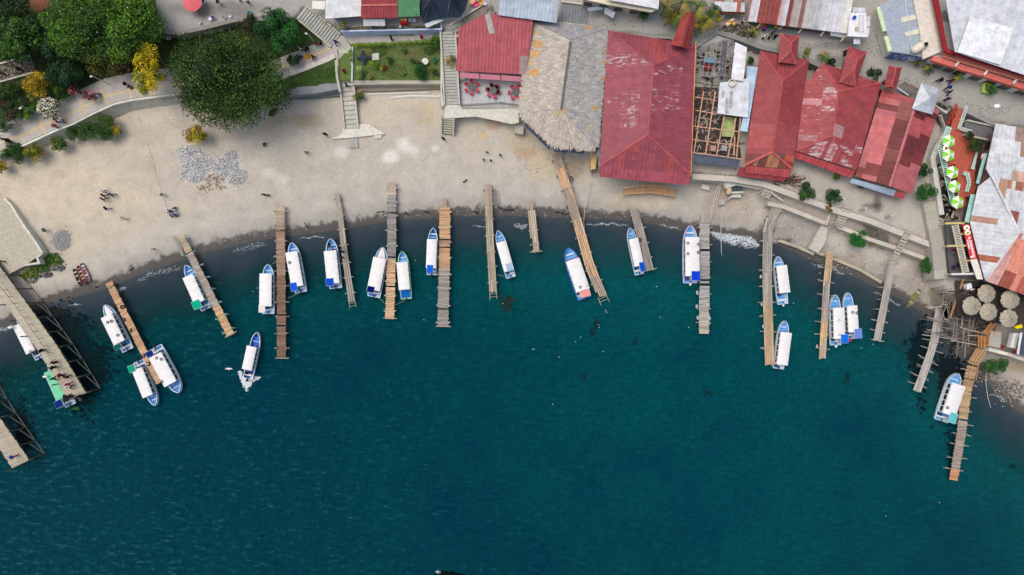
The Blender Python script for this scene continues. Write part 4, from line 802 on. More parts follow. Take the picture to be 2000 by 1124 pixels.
# top middle white building with balcony
tb = empty('long_white_building', W(1215, 0, 5), 'long building with white roof sheets and beige balcony edge at the photo top', 'building')
t = MB(); plane(t, [W(1286, 18, 9.2), W(1186, 0, 9.2), W(1186, -40, 9.8), W(1292, -40, 9.8)], (0, 1), srgb(215, 215, 222), per=.5, amp=.02, patches=[(1245, -20, 1256, 20, srgb(185, 200, 215))], var=.03); t.build('roof', 'metal', tb)
t = MB(); t.prism(poly_h([(1134, -12), (1186, 2), (1285, 19), (1272, 24), (1186, 9), (1132, -3)], 8.4), 8.2, 8.4, srgb(222, 212, 190)); t.build('balcony_slab', 'concrete', tb)
t = MB(); t.prism(poly_h([(1140, -60), (1140, 0), (1186, 7), (1270, 22), (1282, -60)], 7.6), 4.8, 8.1, srgb(205, 195, 175)); t.build('wall', 'concrete', tb)
for x in (1150, 1180, 1210, 1240, 1262): p = W(x, 2+(x-1150)*.175, 7.6); w = MB(); w.box((p.x, p.y-.06, 6.4), 1.2, .08, 1.0, srgb(50, 52, 56), rz=-.17); w.build('window', 'glass', tb)
# rusty roofs at the top right of centre
RW, RR, RG = srgb(205, 205, 212), srgb(138, 66, 62), srgb(180, 180, 178)
house('rusty_white_shop', 'small shop with a half rusted, half white roof beside the palms', 'building', [dict(p=[(1397, 22, 7.2), (1454, 24, 7.2), (1455, -20, 8), (1394, -20, 8)], k=dict(per=.3, patches=[(1390, -30, 1460, 4, srgb(150, 100, 88)), (1418, -30, 1430, 12, RG), (1440, -30, 1446, 16, srgb(165, 105, 88))], pw=2, pl=1.3)),
   dict(p=[(1402, 29, 6.7), (1454, 28, 6.7), (1454, 24, 7.1), (1402, 23, 7.1)], c=srgb(140, 70, 60))], (), [(1402, 19, 7.2), (1450, 20, 7.2), (1450, -15, 7.2), (1400, -15, 7.2)], srgb(150, 120, 110), 5, colr=RW)
house('patchwork_roof_market', 'long market shed with white, rust red and grey striped roof sheets', 'building', [dict(p=[(1459, 42, 7.3), (1657, 66, 7.3), (1668, -25, 8.6), (1466, -25, 8.6)], k=dict(per=.3, pw=2, pl=4, var=.1, patches=[
   (1463, -30, 1467, 60, srgb(150, 100, 96)), (1472, -30, 1476, 60, srgb(140, 84, 80)), (1483, -30, 1525, 60, RR, .2), (1525, -30, 1534, 60, srgb(190, 170, 168), .3), (1536, -30, 1546, 60, srgb(128, 62, 64)), (1546, 8, 1563, 70, srgb(168, 158, 152)), (1563, 8, 1568, 70, srgb(140, 100, 92)), (1568, 8, 1584, 70, srgb(180, 178, 175)),
   (1584, 8, 1590, 70, srgb(150, 100, 85)), (1590, 12, 1606, 70, srgb(178, 182, 186)), (1560, -30, 1606, 8, srgb(148, 74, 68)), (1648, -30, 1670, 80, srgb(222, 220, 212))]))],
   (), [(1464, 38, 7.3), (1651, 61, 7.3), (1660, -18, 7.3), (1470, -18, 7.3)], srgb(120, 100, 90), 5, colr=RW)
for i, (x, y) in enumerate(((1484, 49), (1528, 52), (1565, 59), (1608, 65), (1648, 75))):
    t = MB(); t.bar(W(x+4, y-6, 6.9), W(x-6, y+6, 6.3), .18, .12, srgb(200, 184, 150)); tag(t.build('roof_prop', 'wood'), 'slanting wooden eave prop of the striped market shed, %s from the left' % ['first', 'second', 'third', 'fourth', 'fifth'][i], 'prop', 'eave props of the market shed')
fr = empty('flat_white_rooftop', W(1676, 50, 5), 'flat white rooftop carrying a pipe frame and two tubs', 'building')
t = MB(); t.prism(poly_h([(1661, 25), (1692, 25), (1694, 73), (1656, 71)], 8.4), 8.1, 8.4, srgb(226, 226, 230)); t.build('roof', 'concrete', fr)
t = MB(); t.prism(inset(poly_h([(1661, 25), (1692, 25), (1694, 73), (1656, 71)], 8.1), .3), 4.8, 8.08, srgb(190, 186, 180)); t.build('wall', 'concrete', fr)
for q in ([(1665, 14), (1674, 15), (1674, 24), (1666, 24)], [(1675, 15), (1690, 16), (1690, 24), (1675, 24)], [(1694, 32), (1700, 33), (1699, 52), (1693, 52)], [(1693, 54), (1699, 55), (1696, 73), (1693, 73)], [(1668, 74), (1680, 75), (1680, 87), (1667, 86)]):
    t = MB(); t.prism(poly_h(q, 7.6), 7.5, 7.6, srgb(205, 210, 218)); t.build('side_canopy', 'metal', fr)
t = MB()
for y in (30, 43, 50, 61): t.tube(W(1678, y, 8.8), W(1687, y+.5, 8.8), .03, .03, (.5, .5, .55), 5)
for x in (1678, 1687): t.tube(W(x, 30, 8.8), W(x, 61, 8.8), .03, .03, (.5, .5, .55), 5); t.tube(W(x, 30, 8.4), W(x, 30, 8.8), .03, .03, (.5, .5, .55), 5); t.tube(W(x, 61, 8.4), W(x, 61, 8.8), .03, .03, (.5, .5, .55), 5)
tag(t.build('pipe_frame', 'metal'), 'thin metal pipe frame standing on the flat white rooftop', 'frame')
for x, y, c, l in ((1667, 36, srgb(20, 90, 200), 'round blue tub on the flat white rooftop'), (1671, 58, srgb(200, 200, 165), 'round pale green tub on the flat white rooftop')):
    t = MB(); t.lathe(W(x, y, 8.4), [(0, .02), (.22, .02), (.26, .35), (.22, .35), (.19, .08), (0, .06)], c, 12); tag(t.build('tub', 'plastic', smooth=True), l, 'tub')
# blue-grey and cream corner building with the painted wall
cb = empty('corner_building', W(1790, 60, 5), 'corner building with blue-grey roof, lime green side wall and cream roof terrace', 'building')
RP = poly_h([(1742, 102), (1718, 10), (1768, -12), (1784, -12), (1796, 50), (1803, 109)], 7.6)
t = MB(); plane(t, RP, (0, 1), srgb(160, 172, 186), per=1.2, amp=.004, pw=3, pl=5, var=.03, wear=.28); t.build('roof', 'concrete', cb)
t = MB(); t.prism(poly_h([(1782, -12), (1818, -12), (1836, 48), (1844, 99), (1803, 116), (1798, 68)], 8.0), 7.7, 8.0, srgb(216, 208, 198)); t.build('roof_terrace', 'concrete', cb)
t = MB(); t.prism(poly_h([(1744, 101), (1720, 12), (1766, -8), (1816, -8), (1840, 96), (1803, 111)], 7.6), 4.8, 7.5, srgb(205, 204, 196)); t.build('wall', 'concrete', cb)
t = MB(); a, b = W(1718, 14, 7.55), W(1741, 101, 7.55)
for p, q in ((a, a+(b-a)*.55), (a+(b-a)*.66, b)): t.bar(p-Vector((.25, 0, 0)), q-Vector((.25, 0, 0)), .55, .2, srgb(205, 222, 180))
t.build('green_parapet', 'concrete', cb)
for q in ([(1759, 35), (1790, 28), (1792, 37), (1761, 45)], [(1767, 64), (1796, 56), (1799, 65), (1769, 72)]): t = MB(); t.prism(poly_h(q, 7.66), 7.62, 7.68, srgb(212, 212, 190)); t.build('roof_strip', 'concrete', cb)
t = MB(); t.tube(W(1766, -10, 7.75), W(1781, 98, 7.75), .05, .05, (.75, .75, .75), 6); t.build('roof_pipe', 'metal', cb)
A, B_ = W(1745, 104, 7.45), W(1803, 113.4, 7.45); dv = (B_-A); nn = Vector((dv.y, -dv.x, 0)).normalized(); nn = nn if nn.y < 0 else -nn; sg = MB()
def SQ(u0, v0, u1, v1, c, k, sk=0): P = lambda u, v: A+dv*u+Vector((0, 0, -2.2*v))+nn*(.03+.006*k); sg.quad(P(u0, v0), P(u1, v0), P(u1+sk, v1), P(u0+sk, v1), c)
SB = srgb(30, 90, 175); SQ(0, 0, .3, 1, SB, 0); SQ(.38, 0, 1, 1, SB, 0); SQ(.1, .1, .16, .5, srgb(120, 170, 225), 1, .05); SQ(.2, .2, .24, .8, srgb(120, 170, 225), 1); SQ(.42, .2, .56, .8, srgb(130, 150, 210), 1, .02); SQ(.5, .15, .74, .3, srgb(215, 228, 240), 1, .1); SQ(.6, .45, .72, .6, srgb(225, 235, 242), 1, .05); SQ(.72, .5, .86, 1, srgb(225, 230, 235), 2, -.1); SQ(.74, .6, .82, .9, srgb(180, 140, 80), 3, -.06); SQ(.92, .1, .95, 1, srgb(225, 230, 235), 2, -.12)
tag(sg.build('wall_mural', 'paint'), 'blue painted advertising wall with pale and ochre slanting shapes on the corner building', 'mural')
tk = empty('water_tank', W(1796, 92, 8), 'cream plastic water tank with a round black lid on the corner building', 'tank')
t = MB(); ca, cb_ = W(1788, 97, 8.4), W(1804, 87, 8.4); t.tube(ca, cb_, .6, .62, srgb(222, 214, 200), 14); t.blob(ca, .6, .6, .6, srgb(222, 214, 200), 12, 8); t.blob(cb_, .62, .62, .62, srgb(222, 214, 200), 12, 8); t.build('tank_body', 'plastic', tk, smooth=True)
t = MB(); t.lathe(W(1809, 86.5, 9.0), [(0, .12), (.26, .1), (.3, 0), (.3, -.1)], srgb(20, 22, 26), 14); t.build('lid', 'plastic', tk)
# big white roofed building top right
wb = empty('white_roofed_complex', W(1930, 80, 5), 'large building with a huge white roof and coral balcony at the top right corner', 'building')
t = MB(); plane(t, [W(1864, 102, 10), W(2120, 186, 10), W(2180, -30, 10.6), W(1843, -30, 10.6)], (0, 1), srgb(202, 207, 216), per=.7, amp=.02, pw=2, pl=5, var=.05, wear=.24); t.build('roof', 'metal', wb)
t = MB(); plane(t, [W(1870, 102, 10.3), W(1954, 127, 10.3), W(1981, 55, 10.65), W(1894, 33, 10.65)], (0, 1), srgb(228, 230, 236), per=.7, amp=.01, var=.02); t.build('new_roof_sheet', 'metal', wb)
t = MB(); t.prism(poly_h([(1819, -20), (1830, -20), (1841, 42), (1851, 95), (1870, 104), (1866, 110), (1844, 101), (1834, 50)], 9.2), 8.9, 9.2, srgb(142, 44, 50)); t.build('red_parapet', 'concrete', wb)
t = MB(); t.bar(W(1846, 100, 9.3), W(2060, 166, 9.3), .35, .2, srgb(150, 30, 50)); t.build('eave_board', 'metal', wb)
t = MB(); t.prism(poly_h([(1848, 100), (2100, 178), (2100, 210), (1815, 118), (1826, 108)], 7.4), 7.2, 7.4, srgb(196, 196, 190)); t.build('balcony_floor', 'concrete', wb)
t = MB(); t.bar(W(1842, 106, 8.1), W(2060, 172, 8.1), .9, .12, srgb(226, 138, 112)); t.build('inner_parapet', 'concrete', wb)
t = MB(); t.bar(W(1819, 115, 7.6), W(2060, 190, 7.6), .75, .6, srgb(214, 116, 106)); t.build('outer_parapet', 'concrete', wb)
for x in (1872, 1928, 1985): t = MB(); t.bar(W(x, 122+(x-1872)*.3, 8.3), W(x-7, 130+(x-1872)*.3, 8.3), .25, .25, srgb(230, 228, 222)); t.build('balcony_divider', 'concrete', wb)
t = MB(); a, b = W(1819, 118, 7.2), W(2060, 193, 7.2); nv = Vector((b.y-a.y, a.x-b.x, 0)).normalized(); nv = nv if nv.y < 0 else -nv
t.prism([(a.x, a.y), (b.x, b.y), (b.x-nv.x*6, b.y-nv.y*6), (a.x-nv.x*6, a.y-nv.y*6)], 4.8, 7.15, srgb(216, 214, 206)); t.build('wall', 'concrete', wb)
for k, u in enumerate((.09, .18, .27, .4, .52, .64, .78)): p = a+(b-a)*u+nv*.03; dd_ = (b-a).normalized(); w = MB(); w.bar((p.x-dd_.x*.75, p.y-dd_.y*.75, 6.1), (p.x+dd_.x*.75, p.y+dd_.y*.75, 6.1), .06, 1.7, srgb(52, 46, 46)); w.build('window', 'glass', wb)
t = MB(); t.prism(poly_h([(1846, 20), (1856, 32), (1864, 100), (1850, 92), (1838, 30)], 6.8), 6.6, 6.8, srgb(150, 150, 145)); t.build('light_well_floor', 'concrete', wb)
# red roof trio
W1 = .33
BR, OG = srgb(120, 62, 58), srgb(186, 92, 70)
e, rg = 6.0, 7.7
RDT = srgb(166, 76, 78)
house('red_roof_house', 'house with a long hipped red roof and rust-streaked lower end, left of the rusty pair', 'building', [
  dict(p=[(1485, 100, e), (1454, 323, e), (1508, 297, rg), (1528, 158, rg)], k=dict(wear=.3, patches=[(1440, 245, 1530, 290, srgb(160, 76, 78)), (1484, 285, 1498, 296, srgb(120, 80, 80)), (1440, 300, 1475, 330, BR)])),
  dict(p=[(1580, 118, e), (1548, 331, e), (1508, 297, rg), (1528, 158, rg)], k=dict(wear=.33, patches=[(1500, 240, 1570, 300, srgb(160, 78, 80)), (1517, 295, 1531, 306, srgb(120, 80, 76)), (1525, 300, 1555, 322, OG), (1535, 318, 1555, 334, BR)])),
  dict(p=[(1485, 100, e), (1580, 118, e), (1528, 158, rg)], k=dict(wear=.25)),
  dict(p=[(1454, 323, e), (1548, 331, e), (1508, 297, rg)], k=dict(pw=2, pl=2, patches=[(1470, 305, 1480, 330, srgb(165, 120, 96)), (1480, 300, 1500, 330, srgb(125, 72, 62)), (1500, 296, 1520, 330, srgb(176, 122, 90)), (1520, 310, 1536, 330, srgb(132, 84, 66))])),
  dict(p=[(1456, 324, 5.9), (1547, 332, 5.9), (1541, 347, 5.5), (1456, 338, 5.5)], c=srgb(172, 74, 80), k=dict(wear=.33)),
  dict(p=[(1446, 326, 5.4), (1542, 343, 5.4), (1530, 355, 5.1), (1439, 344, 5.1)], c=srgb(138, 52, 60))],
  [((1528, 158, rg), (1508, 297, rg), RDT), ((1485, 100, e), (1528, 158, rg), RDT), ((1580, 118, e), (1528, 158, rg), RDT), ((1454, 323, e), (1508, 297, rg), srgb(200, 92, 88)), ((1548, 331, e), (1508, 297, rg), srgb(200, 92, 88))],
  [(1490, 108, e), (1572, 122, e), (1540, 326, e), (1462, 318, e)], srgb(160, 120, 105), 3.3, colr=srgb(148, 66, 70))
PW = srgb(205, 165, 172)
house('scuffed_red_roof_house', 'house with a red hipped roof covered in white scuff marks, middle of the red trio', 'building', [
  dict(p=[(1572, 165, 6.1), (1555, 295, 6.1), (1624, 265, 7.6), (1638, 178, 7.6), (1606, 124, 6.3)], u=(0, 1), k=dict(wear=.4, patches=[(1600, 172, 1638, 196, srgb(165, 84, 90), .49), (1570, 195, 1595, 200, srgb(190, 130, 135), .43), (1603, 210, 1638, 216, srgb(165, 84, 90), .49), (1600, 225, 1634, 232, srgb(165, 84, 90), .49), (1560, 264, 1596, 276, srgb(160, 110, 112))])),
  dict(p=[(1722, 163, 6.1), (1672, 332, 6.1), (1624, 265, 7.6), (1638, 178, 7.6)], u=(0, 1), k=dict(wear=.31, patches=[(1628, 245, 1656, 262, srgb(170, 130, 130), .38), (1645, 286, 1682, 302, srgb(165, 84, 90), .49)])),
  dict(p=[(1606, 124, 6.3), (1722, 163, 6.1), (1638, 178, 7.6)], k=dict(wear=.36)),
  dict(p=[(1555, 295, 6.1), (1672, 332, 6.1), (1624, 265, 7.6)], k=dict(wear=.36, pw=2, patches=[(1580, 270, 1594, 310, srgb(165, 84, 90), .49), (1598, 270, 1612, 320, srgb(165, 84, 90), .49), (1618, 276, 1634, 316, srgb(165, 84, 90), .49), (1644, 300, 1670, 340, srgb(165, 84, 90), .49)])),
  dict(p=[(1554, 297, 6), (1671, 335, 6), (1660, 348, 5.6), (1553, 309, 5.6)], c=srgb(168, 66, 70), k=dict(wear=.37))],
  [((1638, 178, 7.6), (1624, 265, 7.6), RDT), ((1555, 295, 6.1), (1624, 265, 7.6), RDT), ((1672, 332, 6.1), (1624, 265, 7.6), RDT), ((1606, 124, 6.3), (1638, 178, 7.6), srgb(180, 80, 80)), ((1722, 163, 6.1), (1638, 178, 7.6), srgb(180, 80, 80))],
  [(1580, 170, 6.1), (1608, 134, 6.1), (1712, 168, 6.1), (1668, 322, 6.1), (1562, 290, 6.1)], srgb(160, 120, 105), 3.3, colr=srgb(154, 70, 74))
DK = srgb(112, 52, 54)
house('pink_and_rust_roof_house', 'house with a faded pink roof patched with dark rust sheets, right of the red trio', 'building', [
  dict(p=[(1724, 172, 5.9), (1670, 345, 5.8), (1737, 364, 7.0), (1790, 196, 7.0)], u=(1, 0), k=dict(wear=.3, pw=3, pl=2, patches=[(1700, 228, 1760, 340, srgb(190, 104, 106), .3), (1700, 168, 1790, 196, srgb(168, 78, 78)), (1712, 200, 1756, 214, srgb(118, 54, 56)), (1755, 198, 1772, 232, srgb(140, 80, 76)), (1750, 232, 1764, 262, DK), (1740, 262, 1754, 290, DK), (1730, 290, 1746, 318, srgb(130, 70, 68)), (1718, 318, 1736, 360, DK), (1672, 322, 1720, 345, srgb(126, 58, 54))])),
  dict(p=[(1790, 196, 7.0), (1737, 364, 7.0), (1781, 379, 5.8), (1835, 214, 5.8)], u=(1, 0), k=dict(wear=.3, pw=3, pl=2, patches=[(1790, 222, 1830, 252, srgb(104, 46, 50)), (1768, 268, 1812, 296, srgb(108, 48, 52)), (1762, 296, 1806, 326, srgb(122, 56, 58)), (1780, 236, 1822, 262, srgb(172, 86, 88))])),
  dict(p=[(1664, 349, 5.7), (1750, 372, 5.7), (1745, 384, 5.3), (1660, 357, 5.3)], c=srgb(165, 182, 200), k=dict(wear=.25)), dict(p=[(1750, 372, 5.7), (1770, 378, 5.7), (1764, 390, 5.3), (1745, 384, 5.3)], c=srgb(168, 72, 74))],
  [((1790, 196, 7.05), (1737, 364, 7.05), srgb(195, 120, 122))], [(1730, 178, 5.9), (1828, 216, 5.9), (1776, 370, 5.9), (1678, 344, 5.9)], srgb(170, 130, 115), 3.3, colr=srgb(178, 100, 104))
def turret(label, c4, r2, ze, zr, z0=5.6):
    a, b, c, d = c4; r, s = r2; R_ = lambda p, z: (p[0], p[1], z)
    house('roof_turret', label, 'roof turret', [dict(p=[R_(a, ze), R_(d, ze), R_(s, zr), R_(r, zr)]), dict(p=[R_(b, ze), R_(c, ze), R_(s, zr), R_(r, zr)]), dict(p=[R_(a, ze), R_(b, ze), R_(r, zr)]), dict(p=[R_(d, ze), R_(c, ze), R_(s, zr)])],
      [(R_(r, zr), R_(s, zr), REDC), (R_(a, ze), R_(r, zr), REDC), (R_(b, ze), R_(r, zr), REDC), (R_(d, ze), R_(s, zr), REDC), (R_(c, ze), R_(s, zr), REDC)], [R_(p, ze) for p in c4], srgb(96, 70, 64), z0, 'small raised red roofs over the entrances', srgb(148, 66, 70), wear=.26)
turret('raised small red hipped roof over the left red house', [(1524, 67), (1561, 70), (1555, 126), (1520, 122)], [(1544, 85), (1544, 100)], 7.4, 8.2)
turret('slanting small red hipped roof over the scuffed red house', [(1658, 91), (1693, 102), (1670, 170), (1639, 161)], [(1675, 117), (1667, 136)], 7.4, 8.2)
turret('smallest raised red roof, beside the grey kiosk', [(1736, 129), (1761, 134), (1750, 175), (1727, 170)], [(1749, 134), (1741, 168)], 7.6, 8.4, 4.8)
GQ = srgb(178, 186, 198)
house('grey_kiosk', 'small kiosk with a pale grey hipped roof by the pink patched roof', 'kiosk', [dict(p=[(1800, 162, 7.4), (1837, 175, 7.4), (1816, 192, 8.3)]), dict(p=[(1837, 175, 7.4), (1821, 224, 7.4), (1816, 192, 8.3)]), dict(p=[(1821, 224, 7.4), (1781, 213, 7.4), (1816, 192, 8.3)]), dict(p=[(1781, 213, 7.4), (1800, 162, 7.4), (1816, 192, 8.3)], c=srgb(200, 205, 214))],
   (), [(1802, 167, 7.4), (1832, 178, 7.4), (1818, 219, 7.4), (1786, 210, 7.4)], srgb(180, 176, 170), 4.6, colr=GQ, per=.4)
slab('ticket_stall', 'low open stall with brown slatted roof beside the grey kiosk', 'stall', [([(1768, 160, 6.4), (1796, 175, 6.4), (1776, 183, 6.4), (1754, 168, 6.4)], srgb(112, 100, 94)), ([(1752, 168, 6.2), (1776, 184, 6.2), (1774, 188, 6.0), (1750, 172, 6.0)], srgb(205, 212, 220))], 'metal', posts=1)
# white roofs right of the timber frame
house('narrow_white_roof_shed', 'narrow shed with a long white roof beside the open timber frame', 'building', [dict(p=[(1428, 155, 7.4), (1452, 159, 7.4), (1459, 93, 7.8), (1436, 83, 7.8)], k=dict(per=.2, amp=.01, var=.02))], (), [(1431, 152, 7.4), (1449, 156, 7.4), (1456, 96, 7.4), (1439, 86, 7.4)], srgb(150, 140, 130), 4.6, colr=srgb(226, 228, 234))
house('white_patched_roof_shed', 'shed with a white roof marked by grey slots, below the narrow white one', 'building', [dict(p=[(1401, 222, 6.3), (1461, 230, 6.3), (1464, 153, 6.9), (1406, 162, 6.9)], k=dict(per=.2, amp=.01, var=.02, patches=[]))], (), [(1405, 218, 6.3), (1456, 225, 6.3), (1458, 158, 6.3), (1410, 166, 6.3)], srgb(150, 140, 130), 3.3, colr=srgb(212, 216, 224))
for i, q in enumerate(([(1411, 178), (1415, 178), (1413, 190), (1410, 190)], [(1418, 192), (1422, 192), (1421, 220), (1417, 220)], [(1427, 178), (1431, 178), (1429, 209), (1425, 209)])): t = MB(); t.prism(poly_h(q, 6.8), 6.68, 6.8, srgb(165, 165, 165)); tag(t.build('roof_slot', 'metal'), 'grey slot patch on the white patched roof, %s of three' % ['left', 'middle', 'right'][i], 'roof patch', 'grey slot patches')
t = MB(); t.torus(W(1430, 162, 7.1), .5, .13, srgb(205, 200, 188), 18, 8); tag(t.build('hoop', 'rubber', smooth=True), 'pale ring lying where the two white roofs meet', 'ring')
house('light_blue_roof_strip', 'lean-to with a narrow pale blue ribbed roof against the left red house', 'building', [dict(p=[(1445, 256, 5.8), (1460, 258, 5.8), (1480, 132, 5.8), (1458, 129, 5.8), (1458, 200, 5.8)], u=(2, 1), k=dict(per=.3, amp=.06, var=.03))], (), [(1448, 250, 5.8), (1457, 252, 5.8), (1474, 138, 5.8), (1461, 136, 5.8)], srgb(150, 140, 130), 3.3, colr=srgb(180, 205, 228))
# open timber frame with debris
tf = empty('timber_frame', W(1395, 240, 3.3), 'unfinished open roof frame of pinkish beams between the large hall and the white sheds', 'frame')
PB_ = srgb(206, 160, 138); GB = srgb(165, 158, 150)
for a, b in (((1355, 300), (1374, 178)), ((1378, 301), (1397, 178)), ((1399, 305), (1414, 228)), ((1421, 309), (1437, 231)), ((1438, 311), (1446, 231)), ((1433, 305), (1435, 268))): t = MB(); t.bar(W(*a, 5.6), W(*b, 5.9), .16, .14, jit(PB_, .1)); t.build('rafter', 'wood', tf)
for a, b in (((1358, 190), (1399, 197)), ((1358, 216), (1402, 223)), ((1354, 247), (1446, 258)), ((1352, 273), (1448, 286)), ((1354, 299), (1450, 311))): t = MB(); t.bar(W(*a, 5.75), W(*b, 5.75), .12, .12, jit(PB_, .1)); t.build('purlin', 'wood', tf)
for a in ((1355, 300), (1378, 301), (1399, 305), (1421, 309), (1438, 311), (1374, 182), (1396, 182)): p = W(*a, 5.5); t = MB(); t.bar((p.x, p.y, 3.3), p, .12, .12, jit(PB_, .1)); t.build('post', 'wood', tf)
tf2 = empty('metal_grid_frame', W(1385, 120, 3.6), 'rusty grey metal roof grid without sheets, above the pinkish timber frame', 'frame')
for x in (1361, 1378, 1388, 1399, 1408, 1421, 1431): t = MB(); t.bar(W(x+2, 82, 6.4), W(x-6, 150, 6.2), .06, .06, jit(GB, .12)); t.build('rafter', 'metal', tf2)
for y in (88, 102, 110, 117, 129, 141): t = MB(); t.bar(W(1358, y-1, 6.45), W(1432, y+9, 6.45), .05, .05, jit(GB, .12)); t.build('purlin', 'metal', tf2)
for a in ((1361, 82), (1431, 84), (1356, 150), (1426, 152)): p = W(*a, 6.3); t = MB(); t.bar((p.x, p.y, 3.6), p, .1, .1, GB); t.build('post', 'metal', tf2)
slab('dark_strip_roof', 'narrow dark slate sheet strip lying over the rusty metal grid', 'sheet', [([(1412, 80, 6.6), (1421, 81, 6.6), (1414, 150, 6.4), (1406, 148, 6.4)], srgb(82, 86, 96))], 'metal')
slab('dark_awning', 'dark slate awning along the beach side of the timber frame', 'awning', [([(1357, 298, 5.3), (1446, 313, 5.3), (1442, 328, 4.9), (1353, 317, 4.9)], srgb(84, 92, 108))], 'metal', posts=1, z0=2.2)
t = MB(); plane(t, [W(1410, 267, 4.2), W(1435, 268, 4.2), W(1437, 231, 4.4), W(1413, 228, 4.4)], (0, 2), srgb(172, 190, 124), per=.3, amp=.05, var=.04); tag(t.build('roof_sheet', 'metal'), 'lime green corrugated sheet under the timber frame', 'roof sheet')
t = MB(); random.seed(5)
t.prism(poly_h([(1352, 170), (1402, 172), (1402, 225), (1440, 240), (1448, 310), (1350, 296)], 3.32), 3.25, 3.34, srgb(72, 68, 66))
for k in range(260):
    x, y = random.uniform(1356, 1444), random.uniform(172, 302)
    if x > 1398 and y < 232: continue
    a = random.uniform(0, 3.14); l = random.uniform(.3, 1.8); p = G(x, y, random.uniform(.1, .5)); t.bar(p, p+Vector((math.cos(a)*l, math.sin(a)*l, random.uniform(-.2, .3))), random.uniform(.05, .2), .04, jit(random.choice((srgb(150, 140, 130), srgb(96, 90, 86), srgb(184, 172, 158), srgb(110, 84, 74))), .2))
tag(t.build('debris', 'wood'), 'heap of broken boards and scrap under the open timber frame', 'debris', kind='stuff')
t = MB()
t.prism(poly_h([(1354, 78), (1432, 86), (1424, 160), (1400, 168), (1352, 160)], 3.5), 3.3, 3.55, srgb(150, 150, 148))
for k in range(60):
    p = W(random.uniform(1360, 1425), random.uniform(100, 160), 3.7); t.box(p, random.uniform(.2, 1), random.uniform(.1, .5), .2, jit(random.choice((srgb(110, 106, 104), srgb(170, 162, 150), srgb(80, 72, 70))), .2), rz=random.uniform(0, 3))
tag(t.build('rubble_floor', 'concrete'), 'littered grey concrete floor under the metal grid', 'rubble', kind='stuff')
for q, c, l in (([(1376, 112), (1397, 114), (1396, 124), (1375, 122)], srgb(110, 155, 180), 'light blue tarpaulin under the metal grid'), ([(1375, 124), (1392, 126), (1390, 138), (1374, 136)], srgb(120, 40, 48), 'dark red tarpaulin under the metal grid'), ([(1388, 284), (1399, 285), (1398, 296), (1387, 295)], srgb(190, 150, 140), 'square pink sheet box in the debris'), ([(1409, 284), (1420, 285), (1420, 295), (1409, 294)], srgb(170, 172, 176), 'square grey sheet box in the debris')):
    b = MB(); b.prism(poly_h(q, 4.1), 3.4, 4.1, c); tag(b.build('covered_crate', 'fabric', bevel=.04), l, 'crate')
# right: decked terrace with green parasols
dk = empty('decked_terrace', W(1875, 300, 3.3), 'terracotta plank deck under five green and white parasols', 'terrace')
DP = [(1857, 246), (1874, 205), (1883, 209), (1872, 248), (1905, 262), (1910, 300), (1904, 340), (1906, 378), (1884, 386), (1888, 402), (1868, 412), (1860, 384), (1850, 340), (1843, 290)]
t = MB(); zd = 4.9; Pq = [tuple(W(x, y, zd)[:2]) for x, y in DP]; dv = (W(1905, 262, zd)-W(1857, 246, zd)).normalized(); nv = Vector((-dv.y, dv.x, 0)); x0 = min(Vector((*p, 0)).dot(dv) for p in Pq); x1 = max(Vector((*p, 0)).dot(dv) for p in Pq); y0 = min(Vector((*p, 0)).dot(nv) for p in Pq); y1 = max(Vector((*p, 0)).dot(nv) for p in Pq)
a = x0
while a < x1:
    b = y0
    while b < y1:
        l = .5; mx, my = (dv*(a+.09)+nv*(b+l/2))[:2]
        if in_poly(np.array([mx]), np.array([my]), Pq)[0]:
            ca = jit(srgb(186, 96, 78), .1) if b == y0 or random.random() < .12 else ca if 'ca' in globals() else srgb(186, 96, 78); p = dv*(a+.09)+nv*b; q = dv*(a+.09)+nv*(b+l); t.bar((p.x, p.y, zd), (q.x, q.y, zd), .165, .05, jit(ca, .03))
        b += l
    ca = jit(srgb(186, 96, 78), .12); a += .18
t.build('deck_boards', 'wood', dk)
t = MB(); t.prism(inset([W(x, y, zd) for x, y in [(1857, 248), (1905, 264), (1908, 300), (1904, 376), (1866, 384), (1845, 292)]], .5), 3.0, 4.85, srgb(120, 80, 70)); t.build('substructure', 'wood', dk)
AQ = srgb(196, 236, 230)
def ladder_rail(label, P, w, z, n, c=AQ, name='slatted_railing'):
    root = empty(name, W(*P[0], z), label, 'railing'); b = MB(); s = MB(); Q = [W(x, y, z) for x, y in P]; L_ = sum((q-p).length for p, q in zip(Q[:-1], Q[1:]))
    for k in range(n):
        p, d = seg_at(Q, L_*(k+.5)/n); pr = Vector((-d.y, d.x, 0)); s.bar(p+pr*w/2, p-pr*w/2, L_/n*.45, .05, jit(c, .05))
    for sg_ in (-1, 1):
        b = MB()
        for p, q in zip(Q[:-1], Q[1:]): d = (q-p).normalized(); pr = Vector((-d.y, d.x, 0)); b.bar(p+pr*w/2*sg_, q+pr*w/2*sg_, .09, .08, c)
        b.build('rail', 'wood', root)
    s.build('slats', 'wood', root)
    for p in Q: b = MB(); b.bar((p.x, p.y, 3.3), p, .1, .1, c); b.build('post', 'wood', root)
ladder_rail('pale aqua slatted railing along the left edge of the terracotta deck', [(1854, 248), (1845, 270), (1837, 290), (1845, 325), (1852, 355), (1862, 398)], .72, 5.7, 40)
ladder_rail('aqua slatted railing beside the stairs cut-out of the terracotta deck', [(1882, 340), (1889, 338), (1893, 358), (1888, 374)], .45, 5.6, 14)
ladder_rail('pale slatted railing at the top entrance of the terracotta deck', [(1888, 208), (1880, 232), (1873, 250), (1898, 258)], .4, 5.7, 22, srgb(205, 212, 212))
